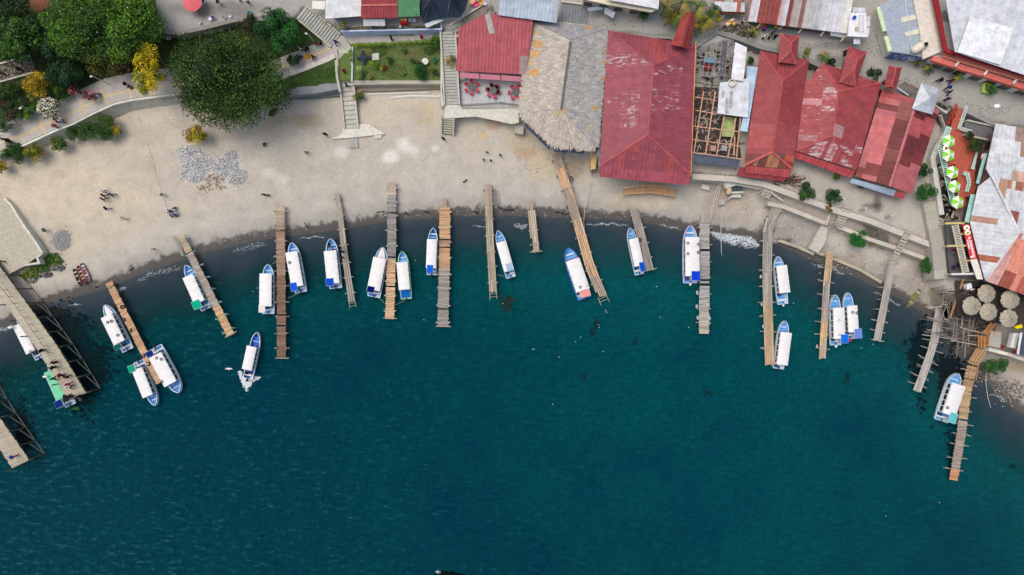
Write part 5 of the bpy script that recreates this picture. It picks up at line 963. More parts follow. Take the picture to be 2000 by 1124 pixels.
slab('aqua_fascia', 'long aqua lattice fascia along the left edge of the rusty white roof', 'fascia', [([(1896, 380, 6.8), (1905, 380, 6.8), (1893, 436, 6.8), (1884, 434, 6.8)], srgb(165, 215, 208)), ([(1922, 300, 6.9), (1929, 300, 6.9), (1912, 360, 6.9), (1906, 358, 6.9)], srgb(165, 210, 205))], 'metal')
slab('aqua_bench', 'aqua bench panel beside the dark gap on the right of the deck', 'bench', [([(1907, 296, 5.6), (1910, 297, 5.6), (1903, 332, 5.6), (1896, 330, 5.6)], srgb(170, 210, 205))], 'wood')
def parasol(label, px, py, r, z, cols, n=6, grp=None, z0=4.92, name='parasol', h=.45):
    c = W(px, py, z); root = empty(name, (c.x, c.y, z0), label, 'parasol', grp); t = MB(); t.lathe(c, [(r, -h), (r*.5, -h*.42), (.03, 0)], cols[0], n, .4, cols); t.lathe(c-Vector((0, 0, .03)), [(.03, 0), (r*.5, -h*.42), (r, -h)], cols[0], n, .4, cols); t.build('canopy', 'fabric', root)
    t = MB(); t.tube((c.x, c.y, z0), (c.x, c.y, z+.1), .03, .025, (.6, .6, .6), 8); t.build('pole', 'metal', root)
    t = MB(); t.lathe((c.x, c.y, z0), [(0, .1), (.22, .08), (.26, 0)], srgb(90, 90, 90), 10); t.build('base', 'concrete', root)
GN, WHT = srgb(132, 214, 62), srgb(236, 238, 232)
for i, (x, y) in enumerate(((1857, 275), (1856, 302), (1864, 336), (1868, 364), (1874, 395))): parasol('green and white six-panel parasol on the terracotta deck, %s from the top' % ['first', 'second', 'third', 'fourth', 'fifth'][i], x, y, .98, 7.2, [GN, WHT], 6, 'green and white parasols on the deck')
parasol('large pink parasol at the top edge of the photo, over the cobbled street', 373, 2, 1.45, 7.3, [srgb(218, 108, 118)], 8, 'street parasols', 5)
# thatched parasols
def thatch_parasol(label, px, py, r, z=6.6, z0=4.2):
    c = W(px, py, z); root = empty('thatched_parasol', (c.x, c.y, z0), label, 'parasol', 'round thatched parasols'); t = MB(); n = 26; h = r*.42; v = []
    t.lathe(c, [(r, -h), (0.02, 0)], srgb(160, 152, 132), 14)
    for k in range(1500):
        a = random.uniform(0, 6.283); q = math.sqrt(random.uniform(.0, 1))*r*.9; w = random.uniform(.02, .045); l = random.uniform(.2, .34); d = Vector((math.cos(a), math.sin(a), -h/r)); sd_ = Vector((-math.sin(a), math.cos(a), 0))
        fold = .07*math.sin(a*9); p = c+Vector((math.cos(a)*q, math.sin(a)*q, -h*q/r+.03+fold+random.uniform(0, .04))); cc = jit(srgb(184, 176, 160), .14 if fold > 0 else .26)
        t.quad(p-sd_*w, p+sd_*w, p+d*l+sd_*w*1.2, p+d*l-sd_*w*1.2, cc)
    t.build('thatch_canopy', 'thatch', root); t = MB(); t.tube((c.x, c.y, z0), (c.x, c.y, z), .09, .07, WOODB, 8); t.build('pole', 'wood', root)
for l, x, y, r in (('round thatched parasol nearest the rusty roof corner, top left of the five', 1931.5, 574, 1.2), ('round thatched parasol closest to the lake, leftmost of the five', 1902, 598, 1.22), ('round thatched parasol in the middle of the five', 1935, 610, 1.14), ('round thatched parasol under the eave at the far right', 1978, 586, 1.26), ('round thatched parasol lowest of the five, beside yellow cloth', 1975, 622.5, 1.18)): thatch_parasol(l, x, y, r)
t = MB(); t.prism(poly_h([(1868, 548), (1925, 552), (2040, 585), (2040, 650), (1960, 634), (1870, 616)], 4.15), 3.9, 4.15, srgb(66, 58, 56)); tag(t.build('parasol_deck', 'wood'), 'dark plank deck under the round thatched parasols', 'deck')
# big rusty roof on the right
RB_ = srgb(160, 118, 104); RS = srgb(186, 112, 94)
ro = house('rusty_white_roof_restaurant', 'restaurant under a huge white sheet roof stained with rust, right edge of the photo', 'building', [
  dict(p=[(1937, 345, 8.6), (1922, 331, 7.8), (1947, 240, 7.6), (2060, 262, 7.6), (2060, 368, 8.6)], u=(4, 0), k=dict(pw=3, pl=2.2, var=.06, wear=.33, patches=[(1940, 262, 1976, 292, srgb(214, 216, 222)), (1976, 292, 2010, 308, srgb(158, 130, 112)), (1920, 318, 1978, 330, srgb(166, 140, 128)), (1976, 326, 2010, 345, srgb(170, 150, 138)), (1984, 345, 2010, 360, srgb(205, 165, 150)), (1984, 255, 2030, 275, srgb(150, 128, 120))])),
  dict(p=[(1937, 345, 8.6), (1991, 455, 8.8), (1925, 548, 7.3), (1915, 530, 7.3), (1895, 433, 7.3), (1908, 365, 7.3)], u=(4, 5), k=dict(pw=3, pl=3, var=.05, wear=.33, patches=[(1895, 422, 1936, 434, srgb(170, 130, 115), .38), (1906, 438, 1922, 446, RB_), (1906, 470, 1946, 476, srgb(190, 150, 135)), (1915, 500, 1962, 508, srgb(165, 92, 74), .35), (1945, 395, 1960, 420, srgb(196, 186, 176))])),
  dict(p=[(1937, 345, 8.6), (2060, 370, 8.6), (2060, 470, 8.8), (1991, 455, 8.8)], u=(0, 1), k=dict(pw=2, pl=3, var=.06, wear=.3, patches=[(1950, 350, 1966, 400, srgb(176, 140, 120)), (1966, 345, 1974, 380, srgb(168, 118, 98)), (1974, 345, 1986, 380, srgb(196, 190, 184)), (1986, 345, 2000, 375, srgb(160, 104, 84)), (1974, 400, 1990, 440, srgb(148, 80, 70)), (1950, 400, 1970, 420, srgb(190, 160, 145))])),
  dict(p=[(1991, 455, 8.8), (2060, 470, 8.8), (2060, 598, 7.3), (1925, 549, 7.3)], u=(3, 2), k=dict(pw=3, pl=2.4, var=.08, wear=.32, patches=[(1925, 500, 1965, 560, srgb(205, 158, 150)), (1965, 470, 2030, 560, srgb(208, 135, 115)), (1955, 530, 1975, 560, srgb(150, 80, 66)), (1984, 460, 1998, 478, srgb(190, 110, 92)), (1990, 530, 2010, 580, srgb(176, 96, 80))]))],
  [((1937, 345, 8.65), (1991, 455, 8.85), srgb(214, 216, 222)), ((1991, 455, 8.85), (1925, 548, 7.35), srgb(205, 205, 210))], [(1952, 248, 7.3), (2055, 270, 7.3), (2055, 590, 7.3), (1928, 540, 7.3), (1902, 436, 7.3)], srgb(120, 100, 90), 3.6, colr=srgb(200, 203, 210))
# balcony block with the red sign
vb = empty('balcony_block', W(1875, 490, 3.3), 'timber balcony block with louvred strip below the red restaurant sign', 'balcony')
t = MB(); t.prism(poly_h([(1846, 430), (1893, 438), (1921, 549), (1856, 540)], 4.6), 4.3, 4.6, srgb(92, 92, 94)); t.build('floor', 'concrete', vb)
t = MB(); a, b = W(1865, 440, 6.2), W(1886, 533, 6.2); d = b-a; pr = Vector((-d.y, d.x, 0)).normalized()
for k in range(30): p = a+d*(k+.5)/30; t.bar(p+pr*.34, p-pr*.34, .13, .05, srgb(205, 202, 190))
t.build('louvres', 'wood', vb)
for s in (-.42, .42): t = MB(); t.bar(a+pr*s, b+pr*s, .18, .14, srgb(196, 188, 170)); t.build('long_beam', 'wood', vb)
for (x0, x1, y, c) in ((1846, 1884, 437, srgb(210, 190, 130)), (1850, 1888, 481, srgb(205, 190, 140)), (1874, 1886, 458, srgb(200, 165, 135)), (1880, 1896, 510, srgb(200, 165, 135)), (1858, 1905, 536, srgb(222, 222, 218))): t = MB(); t.bar(W(x0, y, 6.35), W(x1, y-1, 6.35), .28, .14, c); t.build('cross_beam', 'wood', vb)
for p in ((1850, 437), (1858, 481), (1862, 536), (1903, 536)): q = W(*p, 6.3); t = MB(); t.bar((q.x, q.y, 3.4), q, .2, .2, srgb(200, 195, 180)); t.build('pillar', 'wood', vb)
t = MB()
for y in (448, 466, 492, 518): t.bar(W(1870, y, 5.2), W(1897, y+4, 5.2), .5, .5, srgb(40, 36, 36))
t.build('table_row', 'wood', vb)
sn = empty('restaurant_sign', W(1893, 472, 7.2), 'long red restaurant sign with white lettering and two round plates', 'sign')
P4 = [W(1879, 439, 6.9), W(1892, 438, 7.35), W(1908, 505, 7.35), W(1895, 507, 6.9)]
t = MB(); t.quad(P4[0], P4[3], P4[2], P4[1], srgb(205, 24, 40)); nn = (P4[3]-P4[0]).cross(P4[1]-P4[0]).normalized(); nn = nn if nn.z > 0 else -nn; t.quad(*[p-nn*.06 for p in (P4[0], P4[1], P4[2], P4[3])], srgb(120, 20, 30)); t.build('board', 'plastic', sn)
ex = (P4[3]-P4[0]).normalized(); ey = (P4[1]-P4[0]).normalized(); ey = (ey-ex*ey.dot(ex)).normalized()
def on_sign(u, v, k=.02): return P4[0]+(P4[3]-P4[0])*u+(P4[1]-P4[0])*v+nn*k
for u, v, c in ((.93, .3, None), (.1, .6, srgb(240, 240, 225)), (.24, .55, srgb(225, 228, 190))):
    t = MB(); R3 = Matrix((ex, ey, nn)).transposed()
    if c is None: t.add([on_sign(u, v)+R3 @ Vector((math.cos(k*.785)*.16, math.sin(k*.785)*.16, 0)) for k in range(8)], [tuple(range(8))], (.8, .8, .75)); t.build('emblem', 'plastic', sn); continue
    t.add([on_sign(u, v)+R3 @ Vector((math.cos(k*.524)*.38, math.sin(k*.524)*.38, 0)) for k in range(12)], [tuple(range(12))], c); t.add([on_sign(u, v, .03)+R3 @ Vector((math.cos(k*.785)*.16+.06, math.sin(k*.785)*.16, 0)) for k in range(8)], [tuple(range(8))], srgb(120, 130, 70)); t.build('plate_picture', 'plastic', sn)
def text(body, pos, size, X, Y, N_, parent, c=(.85, .85, .85), name='lettering'):
    cu = bpy.data.curves.new(name, 'FONT'); cu.body = body; cu.size = size; cu.extrude = .01; cu.align_x = 'LEFT'; cu.align_y = 'CENTER'; cu.offset = .012
    o = bpy.data.objects.new(name, cu); C.objects.link(o); M_ = Matrix((X, Y, N_)).transposed().to_4x4(); M_.translation = pos
    o.parent = parent; o.matrix_basis = parent_world(parent).inverted() @ M_
    m = bpy.data.materials.new('sign letters'); m.use_nodes = True; m.node_tree.nodes['Principled BSDF'].inputs['Base Color'].default_value = c+(1,)
    me_ = bpy.data.meshes.new_from_object(o.evaluated_get(bpy.context.evaluated_depsgraph_get())); mb = o.matrix_basis.copy(); bpy.data.objects.remove(o)
    me_.materials.clear(); me_.materials.append(m); q = bpy.data.objects.new(name, me_); C.objects.link(q); q.parent = parent; q.matrix_basis = mb; return q
text('EL GUAJAMARAN', on_sign(.36, .64, .03), .4, ex, ey, nn, sn); text('Restaurante', on_sign(.44, .26, .03), .3, ex, ey, nn, sn)
slab('white_fascia_board', 'white slatted fascia continuing below the red restaurant sign', 'fascia', [([(1895, 508, 6.9), (1908, 506, 7.3), (1921, 546, 7.3), (1908, 546, 6.9)], srgb(226, 224, 214))], 'wood')
t = MB(); t.bar(W(1893, 436, 7.4), W(1922, 548, 7.4), .12, .12, srgb(92, 24, 44)); tag(t.build('roof_edge', 'metal'), 'dark maroon roof edge strip beside the red restaurant sign', 'trim')
ps = empty('letter_sign', W(1922, 305, 6), 'small square red sign with a white letter P by the rusty roof', 'sign')
t = MB(); Q4 = [W(1914, 311, 6.6), W(1923, 312, 6.6), W(1927, 301, 6.9), W(1918, 299, 6.9)]; t.poly(Q4, srgb(205, 36, 54)); t.poly([p-Vector((0, 0, .05)) for p in Q4[::-1]], srgb(120, 20, 30)); t.build('board', 'plastic', ps)
X_ = (Q4[1]-Q4[0]).normalized(); N_ = X_.cross(Q4[3]-Q4[0]).normalized(); text('Pi', Q4[0]+(Q4[2]-Q4[0])*.5-X_*.32+N_*.03, .8, X_, N_.cross(X_), N_, ps)
# ---------------------------------------------------------------- walls, paths, stairs
def offs(P, d):                            # mitred offset of a 2D polyline
    out = []
    for i, p in enumerate(P):
        a = P[max(0, i-1)]; b = P[min(len(P)-1, i+1)]; t1 = (p-a).normalized() if i else (b-p).normalized(); t2 = (b-p).normalized() if i < len(P)-1 else t1
        n = Vector((-(t1+t2).y, (t1+t2).x)).normalized(); k = 1/max(.5, n.dot(Vector((-t1.y, t1.x)))); out.append(p+n*d*k)
    return out
def strip(mb, A, B_, zt, zb, col, jt=.05):
    for i in range(len(A)-1):
        c = jit(col, jt); a, b, d, e = A[i], A[i+1], B_[i+1], B_[i]; T = lambda p, z: (p.x, p.y, z)
        mb.quad(T(a, zt), T(b, zt), T(d, zt), T(e, zt), c); mb.quad(T(a, zb), T(b, zb), T(b, zt), T(a, zt), c); mb.quad(T(d, zb), T(e, zb), T(e, zt), T(d, zt), c)
    for a, e in ((A[0], B_[0]), (A[-1], B_[-1])): mb.quad((a.x, a.y, zb), (e.x, e.y, zb), (e.x, e.y, zt), (a.x, a.y, zt), col)
def dense(pts, step=14):
    o = [pts[0]]
    for a, b in zip(pts[:-1], pts[1:]):
        n = max(1, int(math.hypot(b[0]-a[0], b[1]-a[1])/step)); o += [(a[0]+(b[0]-a[0])*k/n, a[1]+(b[1]-a[1])*k/n) for k in range(1, n+1)]
    return o
def wall(label, pts, zt, zb, w, col=CONC, kind='stone', name='retaining_wall', cat='wall', apron=None, jt=.08):
    P = [W(x, y, zt).to_2d() for x, y in dense(pts)]; m = MB(); strip(m, offs(P, w/2), offs(P, -w/2), zt, zb, col, jt)
    if apron:                                             # sloping face: (px foot line, z foot)
        Q = [W(x, y, apron[1]) for x, y in apron[0]]; T = [W(x, y, zt-.1) for x, y in pts]
        n = min(len(Q), len(T))
        for i in range(n-1): m.quad((T[i].x, T[i].y, zt-.12), (T[i+1].x, T[i+1].y, zt-.12), tuple(Q[i+1]), tuple(Q[i]), jit(apron[2], .08))
    return tag(m.build(name, kind), label, cat)
ST = srgb(150, 150, 146); STL = srgb(196, 190, 178)
wall('curving promenade retaining wall with a white kerb and sloping concrete foot above the sand', PROM[:10], ZP+.16, 1.2, .28, srgb(214, 212, 205), 'concrete', apron=([(-60, 336), (2, 318), (56, 300), (120, 275), (152, 262), (190, 246), (226, 231), (258, 217), (318, 208), (402, 196)], 1.5, srgb(176, 172, 160)))
wall('short stone wall foot running under the big dark tree', [(313, 190), (400, 182), (480, 186), (560, 180)], 3.3, 1.2, .5, ST)
wall('grey rubble stone wall below the small grass triangle, left of the middle stairs', [(552, 180), (610, 176), (665, 166)], 3.3, 1.2, 1.2, srgb(140, 144, 148)); wall('lower dark stone ledge below the small grass triangle', [(556, 190), (610, 188), (668, 183)], 1.9, 1.1, .7, srgb(112, 122, 126))
wall('pale rubble wall closing the lakeside edge of the fenced garden', [(688, 160), (775, 158), (862, 158)], 3.35, 1.2, 1.0, srgb(176, 170, 158)); wall('low brown stone ledge below the fenced garden', [(690, 174), (775, 172), (862, 168)], 2.0, 1.2, .8, srgb(150, 140, 126))
wall('stone wall curving along the top street above the park', [(312, 58), (345, 66), (400, 54), (455, 40), (500, 37), (575, 38)], ZU+.3, 3.2, .6, srgb(138, 136, 132), apron=([(318, 64), (350, 72), (402, 66), (458, 50), (502, 44), (576, 40)], 3.5, srgb(128, 132, 132)))
wall('white wall with faded blue painting above the paver walkway', [(665, 61), (760, 59), (862, 57), (862, 44)], ZU+.3, 3.3, .2, srgb(188, 202, 236), 'paint')
wall('street edge wall behind the blue-grey roof', [(884, 64), (960, 22), (976, 46), (1040, 48), (1180, 66), (1310, 74), (1350, 100)], ZU+.1, 3.2, .4, ST)
wall('long stone kerb wall of the street above the red houses', [(1350, 96), (1400, 62), (1440, 74), (1490, 93), (1560, 108), (1640, 146), (1720, 170), (1790, 198)], ZU+.35, 3.2, .7, srgb(132, 132, 130))
wall('street edge wall right of the dark side stairs', [(1885, 216), (1935, 240), (2010, 262)], ZU+.3, 3.3, .5, ST)
wall('upper sea wall in front of the red houses, long pale stone line', [(1352, 345), (1430, 350), (1492, 360), (1530, 374), (1640, 414), (1700, 432), (1822, 480)], ZB+.35, 1.0, .85, STL)
wall('lower sea wall between the two ladder walkways, parallel to the upper one', [(1500, 398), (1530, 404), (1612, 436)], ZM+.25, 1.0, .6, STL); wall('lower sea wall right part, from the ramp to the balcony block', [(1636, 442), (1700, 468), (1760, 488), (1816, 508)], ZM+.25, .9, .6, STL)
wall('toe wall at the waterline left of the broken ramp', [(1521, 470), (1560, 483), (1590, 497)], .75, -.8, .45, srgb(172, 166, 150)); wall('toe wall at the waterline between the slim and thin piers', [(1592, 492), (1625, 504), (1680, 527), (1722, 552)], .75, -.8, .45, srgb(178, 170, 150))
wall('vertical wall at the end of the sea wall terraces', [(1814, 470), (1820, 505)], ZM+.5, 1.0, .5, CONC); wall('wall dividing the terrace from the broken ramp', [(1621, 418), (1614, 440)], ZM+.2, 1.0, .3, CONC)
wall('broad grey concrete wall left of the balcony block', [(1815, 395), (1822, 430), (1832, 480), (1838, 545)], 4.2, 1.5, 1.9, srgb(172, 168, 158)); wall('pale narrow wall running up beside the terracotta deck', [(1856, 250), (1832, 285), (1822, 310), (1828, 345), (1840, 420)], 4.4, 3.0, .75, srgb(205, 205, 200))
wall('low wall along the left sand plot edge, sloping to the shrub bank', [(8, 388), (20, 400), (45, 440), (68, 472), (82, 495)], 2.2, 1.0, .35, CONCL, 'concrete'); wall('short return of the left plot wall beside the shrub bank', [(82, 495), (72, 503), (76, 514), (48, 518)], 2.2, 1.0, .3, CONCL, 'concrete')
wall('white planter wall along the lower edge of the wooden gangway yard', [(1932, 683), (1968, 692), (2010, 706)], 3.2, .8, .5, srgb(215, 210, 195)); wall('side wall left of the fenced garden', [(688, 92), (688, 125), (687, 160)], 3.7, 3.2, .2, srgb(170, 200, 205), 'paint'); wall('side wall between the fenced garden and the right stairs', [(862, 86), (862, 180), (865, 208)], 3.8, 1.4, .25, CONCL)
wall('walkway edge wall left of the middle stairs', [(656, 118), (658, 150), (664, 180)], 3.6, 1.4, .35, CONC)
def sheet(name, pts, z, col, kind='concrete', sub=None, thick=.0):
    m = MB(); P = [W(x, y, z) for x, y in pts]; m.poly(P if (P[1]-P[0]).cross(P[2]-P[1]).z > 0 else P[::-1], col); o = m.build(name, kind); tag(o, kind='structure'); return o
# paver material for paths
m, N, L, B = nmat('pavers'); br = N.new('ShaderNodeTexBrick'); g = N.new('ShaderNodeNewGeometry'); mp = N.new('ShaderNodeMapping'); mp.inputs['Rotation'].default_value = (0, 0, .35); L.new(g.outputs['Position'], mp.inputs[0]); L.new(mp.outputs[0], br.inputs[0])
br.inputs['Scale'].default_value = 1.5; br.inputs['Color1'].default_value = srgb(128, 126, 128)+(1,); br.inputs['Color2'].default_value = srgb(112, 110, 112)+(1,); br.inputs['Mortar'].default_value = srgb(205, 200, 192)+(1,); br.inputs['Mortar Size'].default_value = .075
L.new(mixc(N, L, mrange(N, L, noise(N, L, 1.5, 6, .7), .3, .7, 0, .35), br.outputs[0], srgb(120, 115, 108)), B.inputs['Base Color']); B.inputs['Roughness'].default_value = .9; PAV = m
def path(name, line, widths, z):          # widths: list of (from, to, colour or PAV) offsets inland in metres
    P = [W(x, y, z).to_2d() for x, y in dense(line, 10)]
    for i, (a, b, c, dz) in enumerate(widths):
        m = MB(); A, B2_ = offs(P, a), offs(P, b)
        for k in range(len(P)-1): m.quad((A[k].x, A[k].y, z+dz), (A[k+1].x, A[k+1].y, z+dz), (B2_[k+1].x, B2_[k+1].y, z+dz), (B2_[k].x, B2_[k].y, z+dz), (.3, .3, .3) if c is PAV else jit(c, .04))
        tag(m.build(name if c is PAV else 'path_marking' if dz > .008 else 'path_edge', PAV if c is PAV else 'concrete'), kind='structure')
YL = srgb(208, 186, 140)
path('promenade_path', PROM[:10]+[(420, 176)], [(.2, 2.9, PAV, .004), (1.35, 1.62, YL, .01), (2.9, 4.1, srgb(176, 172, 162), .006)], ZP)
P = [W(x, y, ZP).to_2d() for x, y in dense(PROM[:10], 10)]; A, B2_ = offs(P, .2), offs(P, 2.9); m = MB()
for k in range(2, len(P)-1, 4): m.quad((*A[k], ZP+.014), (*(A[k]+(A[k+1]-A[k])*.3), ZP+.014), (*(B2_[k]+(B2_[k+1]-B2_[k])*.3), ZP+.014), (*B2_[k], ZP+.014), YL)
tag(m.build('path_marking', 'concrete'), kind='structure')
path('upper_path', [(540, 160), (558, 153), (600, 137), (640, 121), (656, 113)], [(.0, .75, srgb(205, 202, 194), .012), (.75, 2.6, PAV, .004), (1.6, 1.82, srgb(222, 190, 130), .01), (2.6, 3.2, srgb(190, 186, 178), .006)], ZP)
sheet('paved_landing', [(640, 92), (660, 76), (668, 66), (684, 90), (686, 92), (660, 118), (656, 110)], ZP+.016, (.3, .3, .3), PAV); sheet('paver_walkway', [(666, 64), (860, 62), (860, 82), (684, 86)], ZP+.02, (.3, .3, .3), PAV)
sheet('garden_lawn', [(690, 92), (860, 88), (860, 155), (690, 157)], 3.404, srgb(100, 118, 68), 'cloth')
sheet('dining_patio', [(898, 150), (1020, 158), (1016, 206), (900, 208)], 3.306, srgb(182, 184, 188)); sheet('walkway_slab', [(868, 200), (897, 208), (905, 214), (1012, 212), (1014, 240), (1000, 243), (930, 228), (868, 232)], 3.31, CONCL)
sheet('left_plot', [(-80, 380), (8, 388), (82, 495), (48, 520), (0, 545), (-80, 560)], 1.72, srgb(180, 174, 158))
def box_slab(label, pts, z0, z1, c, name='concrete_slab', kind='concrete', cat='slab'):
    m = MB(); m.prism(poly_h(pts, z1), z0, z1, c); return tag(m.build(name, kind, bevel=.02), label, cat)
box_slab('fan-shaped concrete apron at the foot of the middle stairs', [(672, 243), (720, 243), (735, 252), (752, 262), (698, 268), (648, 272), (668, 262)], 1.0, 1.55, srgb(214, 212, 200)); box_slab('square of old concrete on the sand below the tree', [(322, 213), (340, 212), (344, 233), (325, 235)], .9, 1.5, srgb(196, 186, 172))
box_slab('small grey slab below the fan-shaped apron', [(681, 270), (698, 269), (700, 288), (682, 289)], .8, 1.3, srgb(165, 165, 160)); box_slab('small step block at the right tip of the fan-shaped apron', [(730, 264), (745, 263), (745, 270), (731, 271)], .9, 1.4, srgb(205, 200, 188))
box_slab('broken concrete ramp tilting to the water between the sea walls', [(1606, 438), (1617, 446), (1612, 475), (1598, 495), (1580, 486), (1598, 450)], .5, 1.5, srgb(188, 184, 174)); box_slab('concrete walkway slab below the unfinished frame, left end', [(1412, 350), (1450, 346), (1500, 357), (1496, 372), (1440, 362), (1418, 368)], 1.5, 2.6, CONCL)
box_slab('tilted broken slab by the concrete basin', [(1420, 392), (1430, 380), (1446, 378), (1448, 386), (1428, 386)], 1.0, 1.6, CONCL); box_slab('white stone slab half buried at the shore above the grey slanting pier', [(1371, 360), (1386, 364), (1385, 372), (1370, 368)], 1.0, 1.5, CONCL); box_slab('grey block on the beach right of the orange-railed gangway steps', [(1404, 390), (1416, 389), (1416, 400), (1404, 401)], .9, 1.4, srgb(168, 166, 160))
bs = empty('concrete_basin', W(1440, 365, 1.5), 'square concrete basin with dark water, left of the sea wall stairs', 'basin')
m = MB(); m.prism(poly_h([(1425, 358), (1452, 360), (1450, 376), (1426, 376)], 1.9), 1.0, 1.9, srgb(70, 80, 90)); m.build('basin_water', 'stone', bs); m = MB()
for a, b in (((1425, 357), (1426, 377)), ((1426, 377), (1451, 376))): m.bar(W(*a, 2.0), W(*b, 2.0), .25, .5, CONCL)
m.bar(W(1421, 352, 2.1), W(1422, 380, 2.1), .5, .6, srgb(205, 180, 140)); m.build('basin_rim', 'concrete', bs)
def stairs(label, a, b, za, zb, w, n, c=srgb(176, 178, 172), name='staircase', landing=()):
    A, B_ = W(*a, za), W(*b, zb); root = empty(name, A.copy(), label, 'stairs'); d = B_-A; d2 = Vector((d.x, d.y, 0)); rz = math.atan2(d.y, d.x); m = MB(); l = d2.length/n
    for k in range(n):
        z = za+(zb-za)*(k+.5)/n; p = A+d2*((k+.5)/n); m.box((p.x, p.y, z-.55), l*1.0-.002, w/S, 1.1, jit(c, .05), rz=rz)
        e = A+d2*((k+(1 if zb < za else 0))/n); m.box((e.x-d2.normalized().x*.03, e.y-d2.normalized().y*.03, z+.012), .05, w/S*.99, .02, tuple(x*.45 for x in c), rz=rz)
    m.build('steps', 'concrete', root); pr = Vector((-d.y, d.x, 0)).normalized()
    for s in (-1, 1): e = MB(); e.bar(A+pr*s*(w/S/2+.12)+Vector((0, 0, .1)), B_+pr*s*(w/S/2+.12)+Vector((0, 0, .1)), .22, .5, jit(STL, .1)); e.build('side_kerb', 'concrete', root)
    return root
stairs('wide diagonal grey stairs from the street down to the path landing', (588, 24), (656, 80), ZU+.05, ZP+.05, 27, 15); stairs('long narrow stairs from the path landing down to the beach', (671, 96), (687, 252), ZP+.08, 1.5, 23, 17, srgb(188, 188, 176))
stairs('long stairs between the garden and the red restaurant', (875, 62), (883, 205), ZU-.3, 3.35, 25, 24, srgb(172, 174, 166)); stairs('brown worn stairs climbing past the dark tarpaulin tent', (950, 22), (886, 62), ZU+.3, ZU-.2, 22, 14, srgb(136, 128, 118)); stairs('broad grey steps behind the thatched hall', (1094, 25), (1148, 32), ZU+.3, ZU+.05, 36, 9, srgb(128, 132, 136))
stairs('dark narrow stairs left of the terracotta deck', (1846, 216), (1858, 248), ZU, 3.6, 26, 8, srgb(92, 92, 92)); stairs('dark broad stairs above the terracotta deck', (1936, 262), (1884, 250), 4.6, ZU+.1, 24, 11, srgb(112, 114, 116)); stairs('stone steps from the yard down onto the lower terrace', (1508, 366), (1532, 384), ZB+.1, ZM+.05, 18, 7, srgb(160, 150, 136)); stairs('short wooden stairs from the walkway down to the sand', (875, 231), (874, 262), 3.2, 1.5, 20, 7, srgb(178, 176, 160))
stairs('striped paved steps at the left edge inside the park', (-6, 146), (66, 126), 3.6, 3.5, 30, 14, srgb(150, 140, 132)); stairs('small crossing terrace steps between the sea walls', (1493, 384), (1502, 372), ZM, ZM+.9, 10, 3, STL)
# small wooden deck porch on the beach in front of the large hall
pc = empty('beach_porch', W(1267, 375, 1.3), 'small tan plank porch on the beach in front of the large maroon roof', 'porch')
m = MB(); L0, L1 = [(1218, 370), (1242, 366), (1268, 364), (1294, 366), (1318, 371)], [(1217, 381), (1242, 379), (1268, 378), (1294, 381), (1317, 385)]
Pa, Pb = [W(x, y, 1.7) for x, y in L0], [W(x, y, 1.7) for x, y in L1]
for i in range(4):
    for k in range(10): t_ = (k+.5)/10; a = Pa[i]+(Pa[i+1]-Pa[i])*t_; b = Pb[i]+(Pb[i+1]-Pb[i])*t_; m.bar(a, b, .18, .05, jit(srgb(186, 150, 116), .14))
m.build('deck', 'wood', pc)
for Q in (Pa, Pb): m = MB(); [m.bar(p+Vector((0, 0, .75)), q+Vector((0, 0, .75)), .1, .1, jit(srgb(216, 168, 120), .08)) for p, q in zip(Q[:-1], Q[1:])]; [m.bar(p+Vector((0, 0, -.5)), p+Vector((0, 0, .75)), .1, .1, jit(srgb(206, 158, 110), .1)) for p in Q]; m.build('railing', 'wood', pc)
m = MB()
for k in range(9): m.bar(W(1270+k*1.6, 352, 2.2), W(1270+k*1.6, 366, 1.75), .12, .05, jit(srgb(178, 160, 138), .12))
m.build('ramp', 'wood', pc)
for x in (1246, 1287): m = MB(); m.bar(W(x, 350, 3.0), W(x+(2 if x < 1260 else 0), 366, 1.9), .1, .1, srgb(214, 166, 112)); m.build('brace', 'wood', pc)
box_slab('yellowish plank edge beside the dark ladder under the large maroon roof', [(1155, 293), (1168, 293), (1163, 330), (1154, 332)], 1.2, 3.0, srgb(214, 184, 130), 'edge_board', 'wood', 'board')
lt = empty('sand_landing', W(1010, 250, 2.4), 'small fenced concrete landing at the left foot of the thatched hall', 'landing')
m = MB(); m.prism(poly_h([(1005, 244), (1023, 246), (1022, 263), (1005, 260)], 2.4), 1.3, 2.4, srgb(180, 174, 164)); m.build('floor', 'concrete', lt); m = MB()
for a, b in (((1004, 244), (1004, 262)), ((1004, 243), (1023, 245)), ((1023, 246), (1022, 262))): m.bar(W(*a, 3.2), W(*b, 3.2), .05, .05, srgb(120, 122, 118)); m.bar(W(*a, 2.4), W(*a, 3.2), .05, .05, srgb(120, 122, 118))
m.build('railing', 'metal', lt)
# patio fence
pf = empty('patio_fence', W(902, 205, 3.3), 'low dark mesh fence around the dining patio', 'fence')
FP = [W(x, y, 4.1) for x, y in ((912, 152), (897, 160), (901, 205), (978, 200), (1014, 205))]; m = MB()
for a, b in zip(FP[:-1], FP[1:]):
    for dz in (0, -.35, -.7): m.bar(a+Vector((0, 0, dz)), b+Vector((0, 0, dz)), .04, .04, srgb(66, 70, 76))
    n = int((b-a).length/.3)
    for k in range(n): p = a+(b-a)*k/n; m.bar((p.x, p.y, 3.3), p, .02, .02, srgb(80, 84, 90))
m.build('mesh', 'metal', pf)
for p in FP: m = MB(); m.bar((p.x, p.y, 3.3), (p.x, p.y, 4.2), .1, .1, srgb(50, 52, 58)); m.build('post', 'metal', pf)
